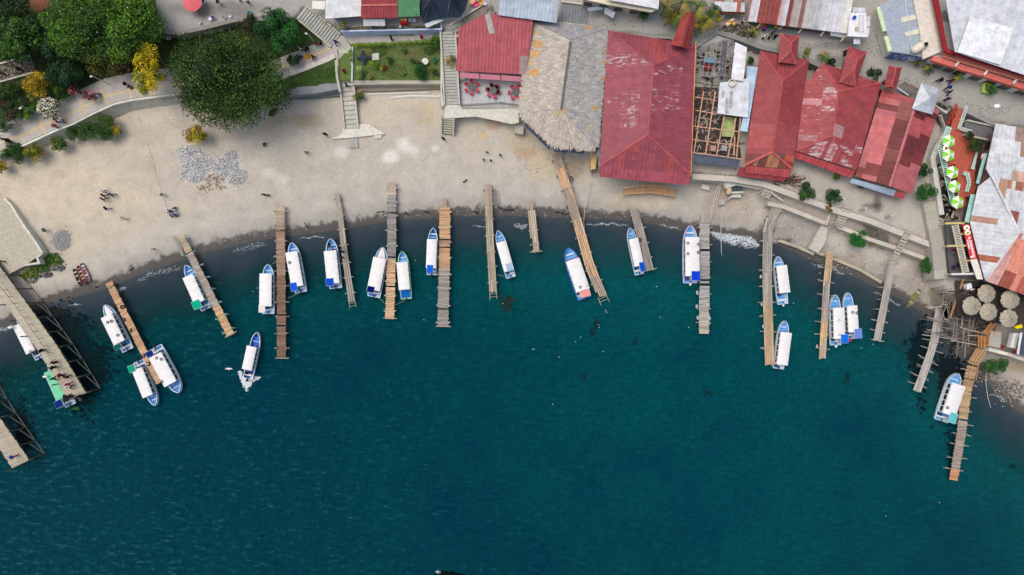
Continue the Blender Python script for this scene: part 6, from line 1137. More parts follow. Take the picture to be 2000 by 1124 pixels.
# ---------------------------------------------------------------- trees and plants
def leaves(mb, c, r, n, size, cols, flat=.0, shell=.5, up=.3):
    c = np.array(c); r = np.array(r); u = RNG.normal(size=(n, 3)); u /= np.linalg.norm(u, axis=1)[:, None]; u[:, 2] = np.where(u[:, 2] < -.3, -u[:, 2], u[:, 2]); q = shell+(1-shell)*RNG.random(n)**.5; P = c+u*r*q[:, None]
    N_ = u*np.array([1, 1, 1])+RNG.normal(size=(n, 3))*.6+np.array([0, 0, up]); N_ /= np.linalg.norm(N_, axis=1)[:, None]; T = np.cross(N_, RNG.normal(size=(n, 3))); T /= np.linalg.norm(T, axis=1)[:, None]; Bn = np.cross(N_, T)
    s = size*RNG.uniform(.6, 1.3, n)[:, None]; o = len(mb.v); V = np.stack([P-T*s, P+Bn*s*.42, P+T*s, P-Bn*s*.42], 1).reshape(-1, 3); mb.v += [tuple(x) for x in V.tolist()]
    ci = RNG.integers(0, len(cols), n); k = RNG.uniform(.6, 1.4, n)
    for i in range(n): cc = cols[ci[i]]; mb.f.append([o+4*i, o+4*i+1, o+4*i+2, o+4*i+3]); mb.c.append((cc[0]*k[i], cc[1]*k[i], cc[2]*k[i], 0))
def tree(name, label, px, py, R, zc, rz, cols, n, size, clumps=26, z0=None, cat='tree', group=None, trunk=.22, asp=1.0, spec=None, rc=.3, rot=0.0):
    c = W(px, py, zc); g = z0 if z0 is not None else float(terrain(np.array([c.x]), np.array([c.y]))[0]); Rm = R/S
    root = empty(name, (c.x, c.y, g), label, cat, group); cr = MB(); lim = []
    for k in range(clumps):
        a = random.uniform(0, 6.283); q = math.sqrt(random.uniform(.02, 1))*(1-rc*.7); h = random.uniform(-.3, 1)*math.sqrt(max(0, 1-q*q)); ca, sa = math.cos(a)*q*Rm, math.sin(a)*q*Rm*asp
        p = c+Vector((ca*math.cos(rot)-sa*math.sin(rot), ca*math.sin(rot)+sa*math.cos(rot), h*rz)); lim.append(p); rr = Rm*rc*random.uniform(.7, 1.25); base_ = random.choice(cols); leaves(cr, p, (rr, rr, rr*.7), int(n/clumps), size, [base_, random.choice(cols), base_], shell=.45)
    leaves(cr, c, (Rm*.9, Rm*.9*asp if rot == 0 else Rm*.8, rz*.8), n//6, size, cols[:1], shell=.2)
    if spec: leaves(cr, c+Vector((0, 0, rz*.25)), (Rm*.95, Rm*.95*asp, rz*.9), spec[1], spec[2], [spec[0]], shell=.8, up=1)
    cr.build('crown', 'leaf', root); t = MB(); t.tube((c.x, c.y, g-.1), (c.x, c.y, max(g+.2, zc-rz*.5)), trunk, trunk*.6, srgb(96, 82, 68), 8); t.build('trunk', 'wood', root)
    if n > 1500:
        for p in lim[:5]: b = MB(); b.tube((c.x, c.y, max(g+.2, zc-rz*.7)), p, trunk*.45, trunk*.15, srgb(100, 86, 72), 6); b.build('limb', 'wood', root)
    return root
D1, D2, D3 = srgb(30, 56, 20), srgb(42, 72, 24), srgb(66, 98, 30); SP = srgb(122, 140, 44)
tree('shade_tree', 'huge round dark green tree overhanging the promenade and beach', 452, 165, 112, 8.2, 3.2, [D1, D1, D2, D2, D3], 34000, .17, 80, asp=.78, spec=(SP, 700, .12), trunk=.45, rc=.24)
YE, YG = srgb(206, 184, 22), srgb(140, 140, 24)
tree('flowering_tree', 'tall yellow-flowered tree hugging the left side of the huge dark tree', 290, 140, 30, 7.2, 2.6, [YE, YE, YG, srgb(90, 105, 24)], 5200, .15, 30, asp=1.9, rc=.36)
G1, G2, G3 = srgb(44, 76, 22), srgb(64, 104, 26), srgb(88, 130, 34)
tree('leafy_tree', 'very broad light green tree with lilac flecks at the top of the park', 205, 42, 112, 8, 3, [G1, G2, G2, G3], 22000, .2, 75, asp=.72, spec=(srgb(170, 178, 215), 60, .14), trunk=.4, rc=.2)
tree('leafy_tree', 'dense green tree cut by the left edge above the striped steps', 34, 72, 56, 7, 2.4, [srgb(34, 66, 26), srgb(50, 90, 30), srgb(70, 110, 36)], 9000, .2, 36, trunk=.3, rc=.28)
tree('leafy_tree', 'dark green tree in the top left corner of the photo', 20, 6, 44, 7, 2.2, [srgb(24, 42, 20), srgb(36, 58, 26)], 5000, .18, 24, rc=.3)
tree('leafy_tree', 'bluish green tree beside the brown bare patch in the park', 118, 92, 32, 6.6, 2, [srgb(28, 62, 32), srgb(44, 84, 40)], 4500, .16, 24, rc=.32); tree('leafy_tree', 'feathery dark green tree below the bluish one in the park', 125, 136, 34, 6, 2, [srgb(30, 60, 34), srgb(42, 78, 42)], 4500, .16, 24, rc=.32)
tree('sparse_tree', 'sparse half-bare tree with a few yellow leaves in the park', 198, 112, 42, 6.4, 2, [srgb(120, 116, 40), srgb(70, 80, 34), srgb(60, 62, 34)], 2200, .13, 26, rc=.22); tree('sparse_tree', 'dull shrub with orange blossoms left of the yellow-flowered tree', 238, 128, 24, 5.6, 1.4, [srgb(40, 56, 28), srgb(60, 70, 34)], 1400, .13, 16, spec=(srgb(190, 80, 30), 50, .12), cat='shrub')
tree('flowering_tree', 'round golden yellow tree beside the striped steps', 74, 163, 27, 6, 1.6, [srgb(196, 160, 30), srgb(160, 132, 24), srgb(110, 100, 30)], 3600, .13, 22, rc=.34)
tree('flowering_bush', 'bush covered in white flowers beside the promenade', 98, 212, 22, 5, 1.3, [srgb(50, 70, 40), srgb(70, 88, 48)], 1600, .13, 16, spec=(srgb(232, 228, 205), 420, .12), cat='bush'); tree('flowering_bush', 'bush with pink blossoms beside the promenade, upper one', 148, 178, 12, 4.6, .9, [srgb(50, 70, 40)], 500, .12, 8, spec=(srgb(200, 80, 110), 90, .12), cat='bush'); tree('flowering_bush', 'bush with magenta blossoms at the seated visitor on the promenade', 178, 188, 13, 4.6, .9, [srgb(60, 60, 40)], 500, .12, 8, spec=(srgb(180, 60, 90), 110, .12), cat='bush')
for l, x, y, r, cs in (('leafy green shrub between the golden tree and the white-flowered bush', 116, 182, 20, [G1, G2]), ('green shrub at the left edge of the promenade lawn', 16, 185, 24, [G1, srgb(60, 84, 34)]), ('dusky shrub with reddish leaves near the left edge', 30, 215, 26, [G1, srgb(80, 56, 48)]), ('shrub spilling over the inner promenade edge at far left', 14, 240, 20, [srgb(48, 72, 34), srgb(90, 104, 80)]), ('small light green shrub beside the park lamp at left', 56, 218, 16, [G2, G3]), ('olive shrub beside the white-flowered bush', 70, 192, 13, [srgb(110, 120, 50), G2]), ('small dark shrub on the lawn under the diagonal stairs', 574, 118, 14, [srgb(24, 60, 28), srgb(34, 74, 34)]), ('brownish green shrub at the stone wall above the huge dark tree', 482, 46, 20, [srgb(50, 56, 30), srgb(66, 70, 34)]), ('pale shrub at the top of the paver walkway', 671, 52, 8, [srgb(150, 150, 90), G2])):
    tree('green_shrub', l, x, y, r, 4.6 if y > 60 else 5.8, 1.1, cs, int(r*r*3)+200, .13, 12, cat='shrub', trunk=.08, rc=.34)
tree('leafy_tree', 'bright green tree beside the top of the diagonal stairs', 546, 64, 42, 7, 2.2, [srgb(20, 66, 26), srgb(32, 88, 34), srgb(50, 108, 44)], 8000, .16, 34, rc=.3)
BG1, BG2, BY = srgb(42, 78, 26), srgb(60, 98, 32), srgb(170, 146, 30)
for i, (l, x, y, r, cs) in enumerate((('dark green round bush, first from the left along the promenade foot', 30, 297, 26, [BG1, BG1, BG2]), ('yellow-topped round bush, second from the left along the promenade foot', 73, 299, 19, [BY, BG2, srgb(110, 120, 40)]), ('green bush with yellow lower edge, third from the left along the promenade foot', 117, 281, 17, [BG2, BG1, srgb(110, 120, 30)]), ('smallest round bush, fourth along the promenade foot', 143, 264, 15, [BG1, BG2]), ('round bush with a yellow tip, fifth along the promenade foot', 174, 257, 20, [BG1, BG2, BG2]), ('largest round bush with a yellow right flank, last along the promenade foot', 207, 250, 26, [BG1, BG2, BG2]), ('yellow and green bush cut by the left edge below the promenade', 2, 326, 14, [BY, BG1]))):
    tree('round_bush', l, x, y, r, 2.9, 1.2, cs, int(r*r*6), .11, 16, cat='bush', group='round bushes along the promenade foot', trunk=.07, rc=.4, z0=1.4)
tree('flowering_bush', 'yellow blossoming shrub with green flank, touching the last round bush', 224, 254, 12, 3.0, .9, [BY, srgb(190, 165, 20)], 600, .11, 8, cat='bush', z0=1.4, rc=.4); tree('flowering_bush', 'yellow and orange bush on the sand right above the gravel piles', 384, 267, 22, 3.2, 1.3, [YE, srgb(150, 130, 30), srgb(130, 96, 50), BG2], 2600, .12, 18, cat='bush', z0=1.3, rc=.38)
for l, x, y, r, cs, z in (('small wild shrub on the sand right of the huge tree', 534, 220, 9, [BG1, srgb(40, 70, 40)], 1.9), ('tiny green plant on the open sand', 517, 283, 4, [srgb(60, 90, 60)], 1.5), ('leafy plant with pale spikes in the garden, left front', 704, 143, 11, [srgb(90, 130, 60), srgb(150, 185, 110)], 4.0), ('yellow-green striped plant in the middle of the garden', 732, 126, 9, [srgb(130, 160, 40), G2], 4.0), ('small yellow plant in the garden front', 746, 134, 5, [srgb(150, 160, 20)], 3.8), ('large dark green fern bush in the garden, right front', 822, 145, 15, [srgb(30, 84, 34), srgb(44, 104, 44)], 4.0), ('blue-green agave plant in the garden corner', 848, 117, 7, [srgb(80, 130, 90)], 3.9), ('tall leafy bush in the upper right garden corner', 850, 84, 14, [srgb(60, 100, 30), srgb(90, 130, 30)], 4.2), ('brown-red seedling near the garden centre', 753, 132, 5, [srgb(110, 60, 30), srgb(90, 60, 30)], 3.8),
    ('flowering shrub at the foot of the middle stairs', 700, 190, 12, [srgb(50, 84, 34), srgb(80, 100, 50), srgb(205, 180, 120)], 2.4), ('round green bush in the top street by the beige building', 1257, 30, 13, [srgb(30, 76, 34), srgb(44, 96, 40)], 6.0), ('small green bush beside the pale blue lean-to roof', 1466, 118, 8, [srgb(40, 86, 34)], 4.4), ('sprawling green shrub on the upper sea wall, left', 1574, 376, 17, [srgb(34, 70, 28), srgb(60, 96, 40)], 4.2), ('upright green shrub on the upper sea wall, right', 1627, 385, 16, [srgb(28, 66, 26), srgb(44, 88, 34)], 4.2), ('brownish dry shrub hanging from the upper sea wall', 1616, 407, 10, [srgb(130, 106, 50), srgb(90, 84, 36)], 3.4),
    ('bright green bush on the gravel beach below the lower sea wall', 1676, 467, 19, [srgb(24, 96, 30), srgb(36, 120, 40)], 2.2), ('yellowing low plant beside the bright green bush', 1702, 474, 8, [srgb(140, 120, 50)], 1.6), ('green tree at the right end of the yard', 1805, 375, 20, [srgb(34, 86, 32), srgb(48, 104, 40)], 5.4), ('dark tree squeezed between the pink patched roof and the pale wall', 1802, 336, 15, [srgb(24, 60, 26), srgb(34, 74, 32)], 5.2), ('green shrub at the right end of the gravel beach', 1810, 519, 17, [srgb(30, 84, 30), srgb(50, 104, 40)], 2.6), ('creeper hanging over the terracotta deck, upper', 1893, 266, 10, [srgb(50, 76, 30), srgb(36, 56, 26)], 6.2), ('creeper hanging over the terracotta deck, lower', 1903, 285, 13, [srgb(60, 86, 34), srgb(40, 66, 28)], 6.2),
    ('grass-green plant mass beside the white planter wall', 1935, 712, 17, [srgb(40, 92, 44), srgb(60, 104, 50)], 1.9), ('second plant mass along the white planter wall', 1953, 714, 14, [srgb(44, 96, 46), srgb(64, 104, 50)], 1.9), ('green weeds under the pink patched eave, left', 1680, 362, 8, [srgb(60, 90, 34)], 4.0), ('small plant at the red house corner on the yard', 1632, 346, 7, [srgb(80, 96, 30)], 4.2), ('dark hedge in the ditch above the pink patched roof', 1700, 146, 16, [srgb(24, 44, 22), srgb(34, 56, 28)], 4.6), ('dark hedge between the two upper turrets', 1620, 128, 16, [srgb(24, 44, 22), srgb(34, 58, 28)], 4.6), ('potted plants in the lime planter by the coral balcony', 1937, 176, 9, [srgb(60, 110, 40)], 6.0), ('small tuft on the beach beside the left sand plot', 86, 450, 4, [srgb(60, 100, 60)], 1.6), ('plant tuft by the pipes on the sand', 317, 380, 3.5, [srgb(110, 130, 80)], 1.6)):
    tree('garden_plant' if r < 12 else 'green_shrub', l, x, y, r, z, min(1.0, r/S*.7)+.15, cs, int(r*r*7)+90, .11, 9 if r > 8 else 5, cat='plant' if r < 12 else 'shrub', trunk=.05, rc=.42)
for i, (x, y) in enumerate(((952, 299), (945, 314), (959, 315), (977, 304))): tree('seedling', 'small green seedling on the sand, %s of the four' % ['top', 'left', 'middle', 'right'][i], x, y, 3.6, 1.6, .2, [srgb(40, 84, 30)], 70, .11, 3, cat='plant', group='four seedlings on the sand', trunk=.03)
for l, pts, z in (('clipped hedge along the walkway side of the garden, left half', [(693, 88), (770, 86)], 4.0), ('clipped hedge along the walkway side of the garden, right half', [(776, 84), (842, 82)], 4.0), ('narrow hedge strip at the left end of the garden', [(684, 96), (685, 122)], 4.0)):
    m = MB(); A, B_ = W(*pts[0], z), W(*pts[1], z); n = int((B_-A).length/.35)
    for k in range(n): leaves(m, A+(B_-A)*(k+.5)/n+Vector((random.uniform(-.05, .05), random.uniform(-.12, .12), 0)), (.35, .32, .3), 60, .1, [srgb(60, 110, 28), srgb(110, 150, 34), srgb(150, 160, 40)])
    tag(m.build('hedge', 'leaf'), l, 'hedge')
def palm(label, px, py, R, z, n=11, cols=(srgb(50, 78, 20), srgb(36, 58, 18), srgb(96, 118, 30), srgb(140, 140, 40), srgb(160, 128, 50)), group='palms along the top street', z0=None):
    c = W(px, py, z); g = z0 if z0 is not None else float(terrain(np.array([c.x]), np.array([c.y]))[0]); root = empty('palm_tree', (c.x, c.y, g), label, 'palm', group); m = MB(); Rm = R/S; a0 = random.uniform(0, 6)
    for k in range(n):
        a = a0+k*2.4; el = random.uniform(.1, .9); L_ = Rm*random.uniform(.8, 1.15); cc = jit(random.choice(cols), .25); pr = None; d = Vector((math.cos(a), math.sin(a), 0)); s = Vector((-math.sin(a), math.cos(a), 0)); ns = 9
        for i in range(ns+1):
            t = i/ns; p = c+d*L_*t+Vector((0, 0, L_*(el*t-(.5+el)*t*t)))
            if pr is not None:
                m.bar(pr, p, .035, .03, cc)
                for sd_ in (-1, 1):
                    w = L_*.32*math.sin(math.pi*min(1, t*.85+.12)); q = p+s*sd_*w+d*w*.5-Vector((0, 0, w*.4)); m.quad(pr, pr+(p-pr)*.55, q, q-d*.03, jit(cc, .45))
            pr = p
    m.build('fronds', 'leaf', root); t = MB(); t.tube((c.x, c.y, g), (c.x, c.y, c.z), .12, .1, srgb(120, 104, 84), 8); t.build('trunk', 'wood', root)
for i, (x, y, r, z, w_) in enumerate(((1300, 12, 26, 8.5, 'leftmost palm of the cluster above the gate roof'), (1322, 30, 22, 8, 'palm with dry fronds touching the gate roof from the left'), (1335, 4, 26, 9, 'tall palm at the top edge directly above the gate roof'), (1365, 14, 24, 8.6, 'palm at the top edge just right of the gate ridge'), (1352, 52, 22, 7.8, 'low palm spreading right of the gate roof'), (1385, 36, 24, 8, 'palm beside the rusty white shop'), (1398, 20, 16, 7.5, 'small palm overlapping the rusty white shop corner'), (1375, 44, 18, 7.4, 'short palm lowest in the cluster right of the gate roof'), (1312, 34, 18, 7.4, 'short yellowing palm lowest in the cluster left of the gate roof'))): palm(w_, x, y, r, z)
for l, x, y, r, z in (('small palm on the street below the left market props', 1473, 62, 13, 6.5), ('small palm between the two raised red roofs, left', 1578, 97, 8, 5.8), ('yellow-green palm between the two raised red roofs', 1610, 110, 13, 6), ('potted palm at the mural wall corner', 1793, 121, 11, 6), ('potted palm left of the coral balcony facade', 1815, 133, 13, 6.2), ('potted palm in front of the coral balcony facade', 1872, 148, 13, 6.2), ('small palm between the long stairs and the faded red restaurant', 880, 118, 13, 4.8), ('slim palm at the right side of the left raised red roof', 1575, 108, 7, 5.6)): palm(l, x, y, r, z, 9)
# undergrowth masses
def cover(label, poly, n, size, cols, z=.15, name='ground_cover', kind='leaf'):
    m = MB(); xs = [p[0] for p in poly]; ys = [p[1] for p in poly]; X_, Y_ = RNG.uniform(min(xs), max(xs), n*3), RNG.uniform(min(ys), max(ys), n*3); ok = in_poly(X_, Y_, poly); X_, Y_ = X_[ok][:n], Y_[ok][:n]; zz = None
    f = (H-ZP)/H; wx, wy = (X_-1000)/S*f, (562-Y_)/S*f; zz = terrain(wx, wy); zz = np.maximum(zz, 0)
    for x, y, z_ in zip(X_, Y_, zz):
        f = (H-z_)/H; p = Vector(((x-1000)/S*f, (562-y)/S*f, z_+random.uniform(0, z))); k = .5+.5*math.sin(x*.13+math.sin(y*.1)*2); a = random.uniform(0, 6.28); t = Vector((math.cos(a), math.sin(a), random.uniform(-.3, .6)))*size*random.uniform(.5, 1.3); b = Vector((-t.y, t.x, random.uniform(-.1, .1)))*.4; m.quad(p-t, p+b, p+t, p-b, jit(cols[int(random.random()*len(cols)*.999)], .3))
    return tag(m.build(name, kind), label, kind='stuff')
cover('dark undergrowth across the park', [(-20, 20), (330, 70), (500, 50), (556, 90), (545, 118), (500, 128), (330, 136), (255, 138), (180, 164), (110, 198), (46, 226), (-20, 236)], 16000, .16, [srgb(30, 52, 22), srgb(46, 70, 26), srgb(60, 84, 34), srgb(66, 56, 34)], .5, 'undergrowth')
cover('short grass on the small triangle by the middle stairs', [(565, 165), (652, 128), (656, 156), (565, 172)], 2200, .09, [srgb(60, 96, 34), srgb(84, 116, 44), srgb(50, 80, 30)], .1, 'grass'); cover('patchy grass of the fenced garden', [(692, 94), (858, 90), (858, 154), (692, 156)], 5200, .09, [srgb(96, 120, 60), srgb(70, 100, 44), srgb(130, 128, 84), srgb(60, 90, 40)], .1, 'grass')
cover('green bank plants beside the big double pier', [(40, 540), (70, 516), (82, 500), (112, 494), (126, 512), (100, 528), (60, 552)], 1500, .2, [srgb(40, 84, 30), srgb(60, 100, 34), srgb(110, 110, 40)], .5, 'bank_plants'); cover('weeds in the shop planter strip', [(668, 54), (860, 50), (860, 56), (670, 60)], 500, .12, [srgb(70, 90, 40), srgb(120, 110, 60)], .2, 'planter_weeds')
# stones
def stones(label, spots, n, size, cols, name='gravel_pile', spread=None, h=.5):
    m = MB(); tot = sum(r*r2 for _, _, r, r2 in spots)
    for x, y, rx, ry in spots:
        for _ in range(int(n*rx*ry/tot)):
            a, q = random.uniform(0, 6.28), math.sqrt(random.random())*(random.uniform(.75, 1.0) if random.random() < .82 else random.uniform(1.0, 1.55)); px, py = x+math.cos(a)*q*rx, y+math.sin(a)*q*ry; s = size*random.uniform(.5, 1.6); p = G(px, py, h*max(0, 1-q*q)*random.uniform(.5, 1)); m.blob(p, s, s*random.uniform(.6, 1), s*.6, jit(random.choice(cols), .18), 5, 3, .25, a)
    return tag(m.build(name, 'stone'), label, kind='stuff')
SG = [srgb(214, 214, 212), srgb(196, 198, 200), srgb(176, 180, 186), srgb(150, 150, 152)]
stones('pale rubble pile below the yellow and orange bush, left part', [(370, 300, 26, 18), (385, 320, 34, 26), (365, 340, 18, 14), (380, 345, 22, 14)], 3200, .075, SG+[srgb(230, 230, 228)], h=.3); stones('pale rubble pile, right part', [(440, 325, 28, 24), (462, 345, 22, 18), (448, 305, 18, 12)], 3000, .07, SG+[srgb(230, 230, 228)], h=.4); stones('reddish broken stones between the rubble piles', [(420, 350, 22, 12), (400, 368, 18, 8), (430, 366, 12, 6)], 160, .11, [srgb(150, 130, 115), srgb(170, 140, 120)], 'rubble', h=.1)
stones('round pile of dark grey gravel on the left sand', [(120, 470, 20, 22)], 1300, .07, [srgb(170, 168, 168), srgb(150, 150, 152)], h=.25); stones('rocks at the edge of the green bank', [(110, 523, 18, 7), (88, 536, 16, 6), (60, 548, 12, 6)], 240, .16, [srgb(120, 120, 120), srgb(150, 150, 146), srgb(86, 88, 88)], 'rocks')
stones('scattered stones on the beach around the pipes and basin', [(1420, 395, 60, 40), (1480, 395, 30, 24), (1400, 350, 40, 12), (1030, 310, 40, 40), (1120, 325, 40, 24)], 260, .09, SG+[srgb(120, 112, 104)], 'scattered_stones', h=.02); stones('scattered stones on the gravel beach below the sea walls', [(1560, 445, 55, 28), (1660, 500, 70, 30), (1780, 540, 40, 40), (1850, 600, 20, 30)], 420, .08, SG+[srgb(120, 112, 104)], 'scattered_stones', h=.02); stones('shingle along the right shore', [(1930, 735, 30, 12), (1975, 765, 40, 22), (1890, 660, 36, 20), (1860, 600, 16, 26)], 1500, .09, [srgb(150, 146, 138), srgb(120, 112, 104), srgb(96, 88, 82), srgb(74, 66, 60), srgb(176, 172, 164)], 'shingle', h=.02)
stones('pebbles and litter strewn along the wet shoreline', [(700+i*40, 415+abs(i-7)*1.2, 22, 9) for i in range(18)]+[(350+i*34, 485-i*6, 18, 8) for i in range(9)], 300, .06, SG, 'pebbles', h=.01)
stones('stray pebbles and crumbs of litter over the open sand', [(300, 330, 280, 90), (700, 330, 220, 80), (1000, 360, 120, 50), (400, 300, 80, 60), (400, 380, 60, 20)], 900, .045, SG+[srgb(90, 84, 78), srgb(110, 100, 90)], 'pebbles', h=.01)
stones('dark broken masonry and earth heaped below the rusty white shop', [(1435, 55, 26, 8), (1452, 66, 18, 7), (1412, 60, 14, 5)], 420, .16, [srgb(70, 62, 56), srgb(96, 88, 80), srgb(130, 122, 112), srgb(50, 46, 42)], 'rubble_heap', h=.4)
stones('loose cobbles and grit on the street right of the market', [(1560, 90, 60, 12), (1650, 112, 50, 16), (1715, 80, 30, 30), (1200, 48, 70, 10), (1790, 160, 40, 20), (1930, 215, 60, 14)], 700, .07, [srgb(80, 76, 72), srgb(120, 116, 110), srgb(190, 186, 178)], 'street_grit', h=.01)
for bx, by, br_, c_ in ((716, 100, 12, srgb(130, 130, 84)), (800, 108, 20, srgb(140, 136, 92)), (770, 140, 26, srgb(96, 110, 56)), (840, 100, 14, srgb(60, 84, 36)), (740, 100, 20, srgb(70, 96, 44))): cover('tufted patch of the garden grass', [(bx+math.cos(k*.7)*br_, by+math.sin(k*.7)*br_*.6) for k in range(9)], 500, .12, [c_, tuple(x*.8 for x in c_)], .12, 'grass_patch')
for l, x, y, r, cs in (('leafy clump at the upper middle of the garden', 790, 100, 7, [srgb(70, 110, 40)]), ('dark clump under the round stone table', 822, 128, 8, [srgb(34, 60, 26), srgb(60, 50, 34)]), ('brown tangle in the right garden corner', 848, 142, 10, [srgb(90, 70, 44), srgb(50, 70, 30)]), ('pale sprig in the garden centre front', 787, 142, 6, [srgb(120, 150, 80)]), ('small bush left of the round stone table', 806, 118, 6, [srgb(60, 96, 44)]), ('green clump right of the square garden slab', 762, 118, 8, [srgb(50, 88, 36)]), ('dry grass tuft at the left garden front', 722, 150, 6, [srgb(140, 130, 80)])): tree('garden_plant', l, x, y, r, 3.9, .4, cs, 380, .1, 6, cat='plant', trunk=.04, rc=.42)
# ---------------------------------------------------------------- people
def pose_graph(pose):
    """joints (x right, y forward, z up), edges with region names, radii"""
    J, E = {}, []
    def j(n, p, r): J[n] = (Vector(p), r)
    if pose == 'sit': hip, lean = .5, .06
    else: hip, lean = .92, .0
    dz = hip-.92
    j('pel', (0, 0, hip), .13); j('waist', (0, .01, hip+.2), .145); j('chest', (0, .02+lean, hip+.4), .18); j('neck', (0, .03+lean, hip+.56), .055); j('head', (0, .05+lean, hip+.66), .085); j('crown', (0, .045+lean, hip+.76), .08); j('nose', (0, .145+lean, hip+.665), .012)
    E += [('pel', 'waist', 'torso'), ('waist', 'chest', 'torso'), ('chest', 'neck', 'neck'), ('neck', 'head', 'head'), ('head', 'crown', 'head'), ('head', 'nose', 'head')]
    for s, n in ((-1, 'l'), (1, 'r')):
        if pose == 'sit':
            j('hp'+n, (s*.09, .02, hip), .1); j('kn'+n, (s*.13, .44, hip+.02), .065); j('an'+n, (s*.12, .46, .08), .04); j('to'+n, (s*.13, .62, .04), .035)
        elif pose == 'walk':
            f = s; j('hp'+n, (s*.09, 0, hip-.02), .1); j('kn'+n, (s*.1, f*.16+.05, .5), .075); j('an'+n, (s*.1, f*.28-.04, .08), .04); j('to'+n, (s*.11, f*.28+.12, .045), .035)
        else:
            j('hp'+n, (s*.09, 0, hip-.02), .1); j('kn'+n, (s*.11, .02, .5), .075); j('an'+n, (s*.12, -.01, .08), .04); j('to'+n, (s*.14, .15, .04), .035)
        j('sh'+n, (s*.2, .01+lean, hip+.47), .075); k = -s if pose == 'walk' else 0
        el = (s*.27, .02+lean+k*.1, hip+.2); wr = (s*.27, .1+lean+k*.2, hip-.02)
        if pose == 'sit': el = (s*.27, .12, hip+.2); wr = (s*.15, .34, hip+.14)
        j('el'+n, el, .052); j('wr'+n, wr, .028); w = Vector(wr); d = (w-Vector(el)).normalized(); j('pa'+n, tuple(w+d*.07), .036)
        E += [('pel', 'hp'+n, 'hips'), ('hp'+n, 'kn'+n, 'leg'), ('kn'+n, 'an'+n, 'leg'), ('an'+n, 'to'+n, 'foot'), ('chest', 'sh'+n, 'torso'), ('sh'+n, 'el'+n, 'uarm'), ('el'+n, 'wr'+n, 'farm'), ('wr'+n, 'pa'+n, 'hand')]
        for q in range(4): j('f%d%s' % (q, n), tuple(w+d*(.15+.012*(q in (1, 2)))+Vector((0, (q-1.5)*.02, -.008*q))), .009); E.append(('pa'+n, 'f%d%s' % (q, n), 'hand'))
        j('th'+n, tuple(w+d*.07+Vector((-s*.02, .05, 0))), .011); E.append(('pa'+n, 'th'+n, 'hand'))
    return J, E
POSES = {}
def pose_data(pose):
    if pose in POSES: return POSES[pose]
    J, E = pose_graph(pose); names = list(J); me = bpy.data.meshes.new('tmp'); me.from_pydata([J[n][0] for n in names], [(names.index(a), names.index(b)) for a, b, _ in E], [])
    o = bpy.data.objects.new('tmp', me); C.objects.link(o); o.modifiers.new('s', 'SKIN'); sv = me.skin_vertices[0].data
    for i, n in enumerate(names): sv[i].radius = (J[n][1], J[n][1]*(.72 if n in ('chest', 'waist', 'pel') else 1))
    sv[0].use_root = True; ss = o.modifiers.new('ss', 'SUBSURF'); ss.levels = 1; dg = bpy.context.evaluated_depsgraph_get(); ev = o.evaluated_get(dg).to_mesh()
    V = [v.co.copy() for v in ev.vertices]; Nn = [v.normal.copy() for v in ev.vertices]; F = [tuple(p.vertices) for p in ev.polygons]
    def near(p):
        b, r = 9, None
        for a, c, reg_ in E:
            A, B_ = J[a][0], J[c][0]; d = B_-A; t = max(0, min(1, (p-A).dot(d)/d.dot(d))); q = (p-(A+d*t)).length-J[a][1]*(1-t)-J[c][1]*t
            if q < b: b, r = q, reg_
        return r
    R_ = []
    for f in F:
        c = sum((V[i] for i in f), Vector())/len(f); r = near(c); R_.append((r, c))
    hz = J['head'][0]
    bpy.data.objects.remove(o); POSES[pose] = (V, Nn, F, R_, hz); return POSES[pose]
SK, HK = srgb(150, 105, 80), srgb(28, 22, 20)
def person(label, px, py, z=None, shirt=(.5, .5, .5), legs=(.05, .06, .1), pose='stand', face=None, skin=SK, hair=HK, group=None, hat=None, sc=1.0):
    p = G(px, py) if z is None else W(px, py, z); V, Nn, F, R_, hz = pose_data(pose); rz = random.uniform(0, 6.28) if face is None else math.radians(face)
    root = empty('person', p, label, 'person', group, rz); root.scale = (sc, sc, sc); M = parent_world(root)
    def part(name, sel, inf, col_, kind='cloth'):
        m = MB(); idx = {}; vs_, fs = [], []
        for f, (r, c) in zip(F, R_):
            if sel(r, c):
                g = []
                for i in f:
                    if i not in idx: idx[i] = len(vs_); vs_.append(M @ (V[i]+Nn[i]*inf))
                    g.append(idx[i])
                fs.append(g)
        m.add(vs_, fs, col_); m.build(name, kind, root, smooth=True)
    part('body', lambda r, c: True, 0, skin, 'skin'); part('shirt', lambda r, c: r in ('torso', 'uarm'), .03, shirt); part('trousers', lambda r, c: r in ('leg', 'hips') and c.z > .1, .03, legs); [part('shoe', lambda r, c, q=q: c.x*q > 0 and (r == 'foot' or (r == 'leg' and c.z <= .1)), .012, srgb(50, 45, 42)) for q in (-1, 1)]
    part('hair', lambda r, c: r == 'head' and (c.z > hz.z+.02 or c.y < hz.y-.01), .022, hair)
    if hat: m = MB(); q = M @ Vector((hz.x, hz.y, hz.z+.1)); m.lathe(q, [(.0, .13), (.1, .12), (.11, .02), (.2, 0), (.2, -.01)], hat, 12); m.build('hat', 'cloth', root)
    return root
WH, BK, NV, MR, PK, BL, GY, DN = srgb(235, 235, 238), srgb(24, 22, 26), srgb(28, 34, 70), srgb(110, 20, 44), srgb(210, 40, 90), srgb(30, 70, 150), srgb(110, 110, 116), srgb(60, 90, 130)
BW = 'visitors walking on the beach'; PP = 'people on the big double pier'; SR = 'people in the streets'
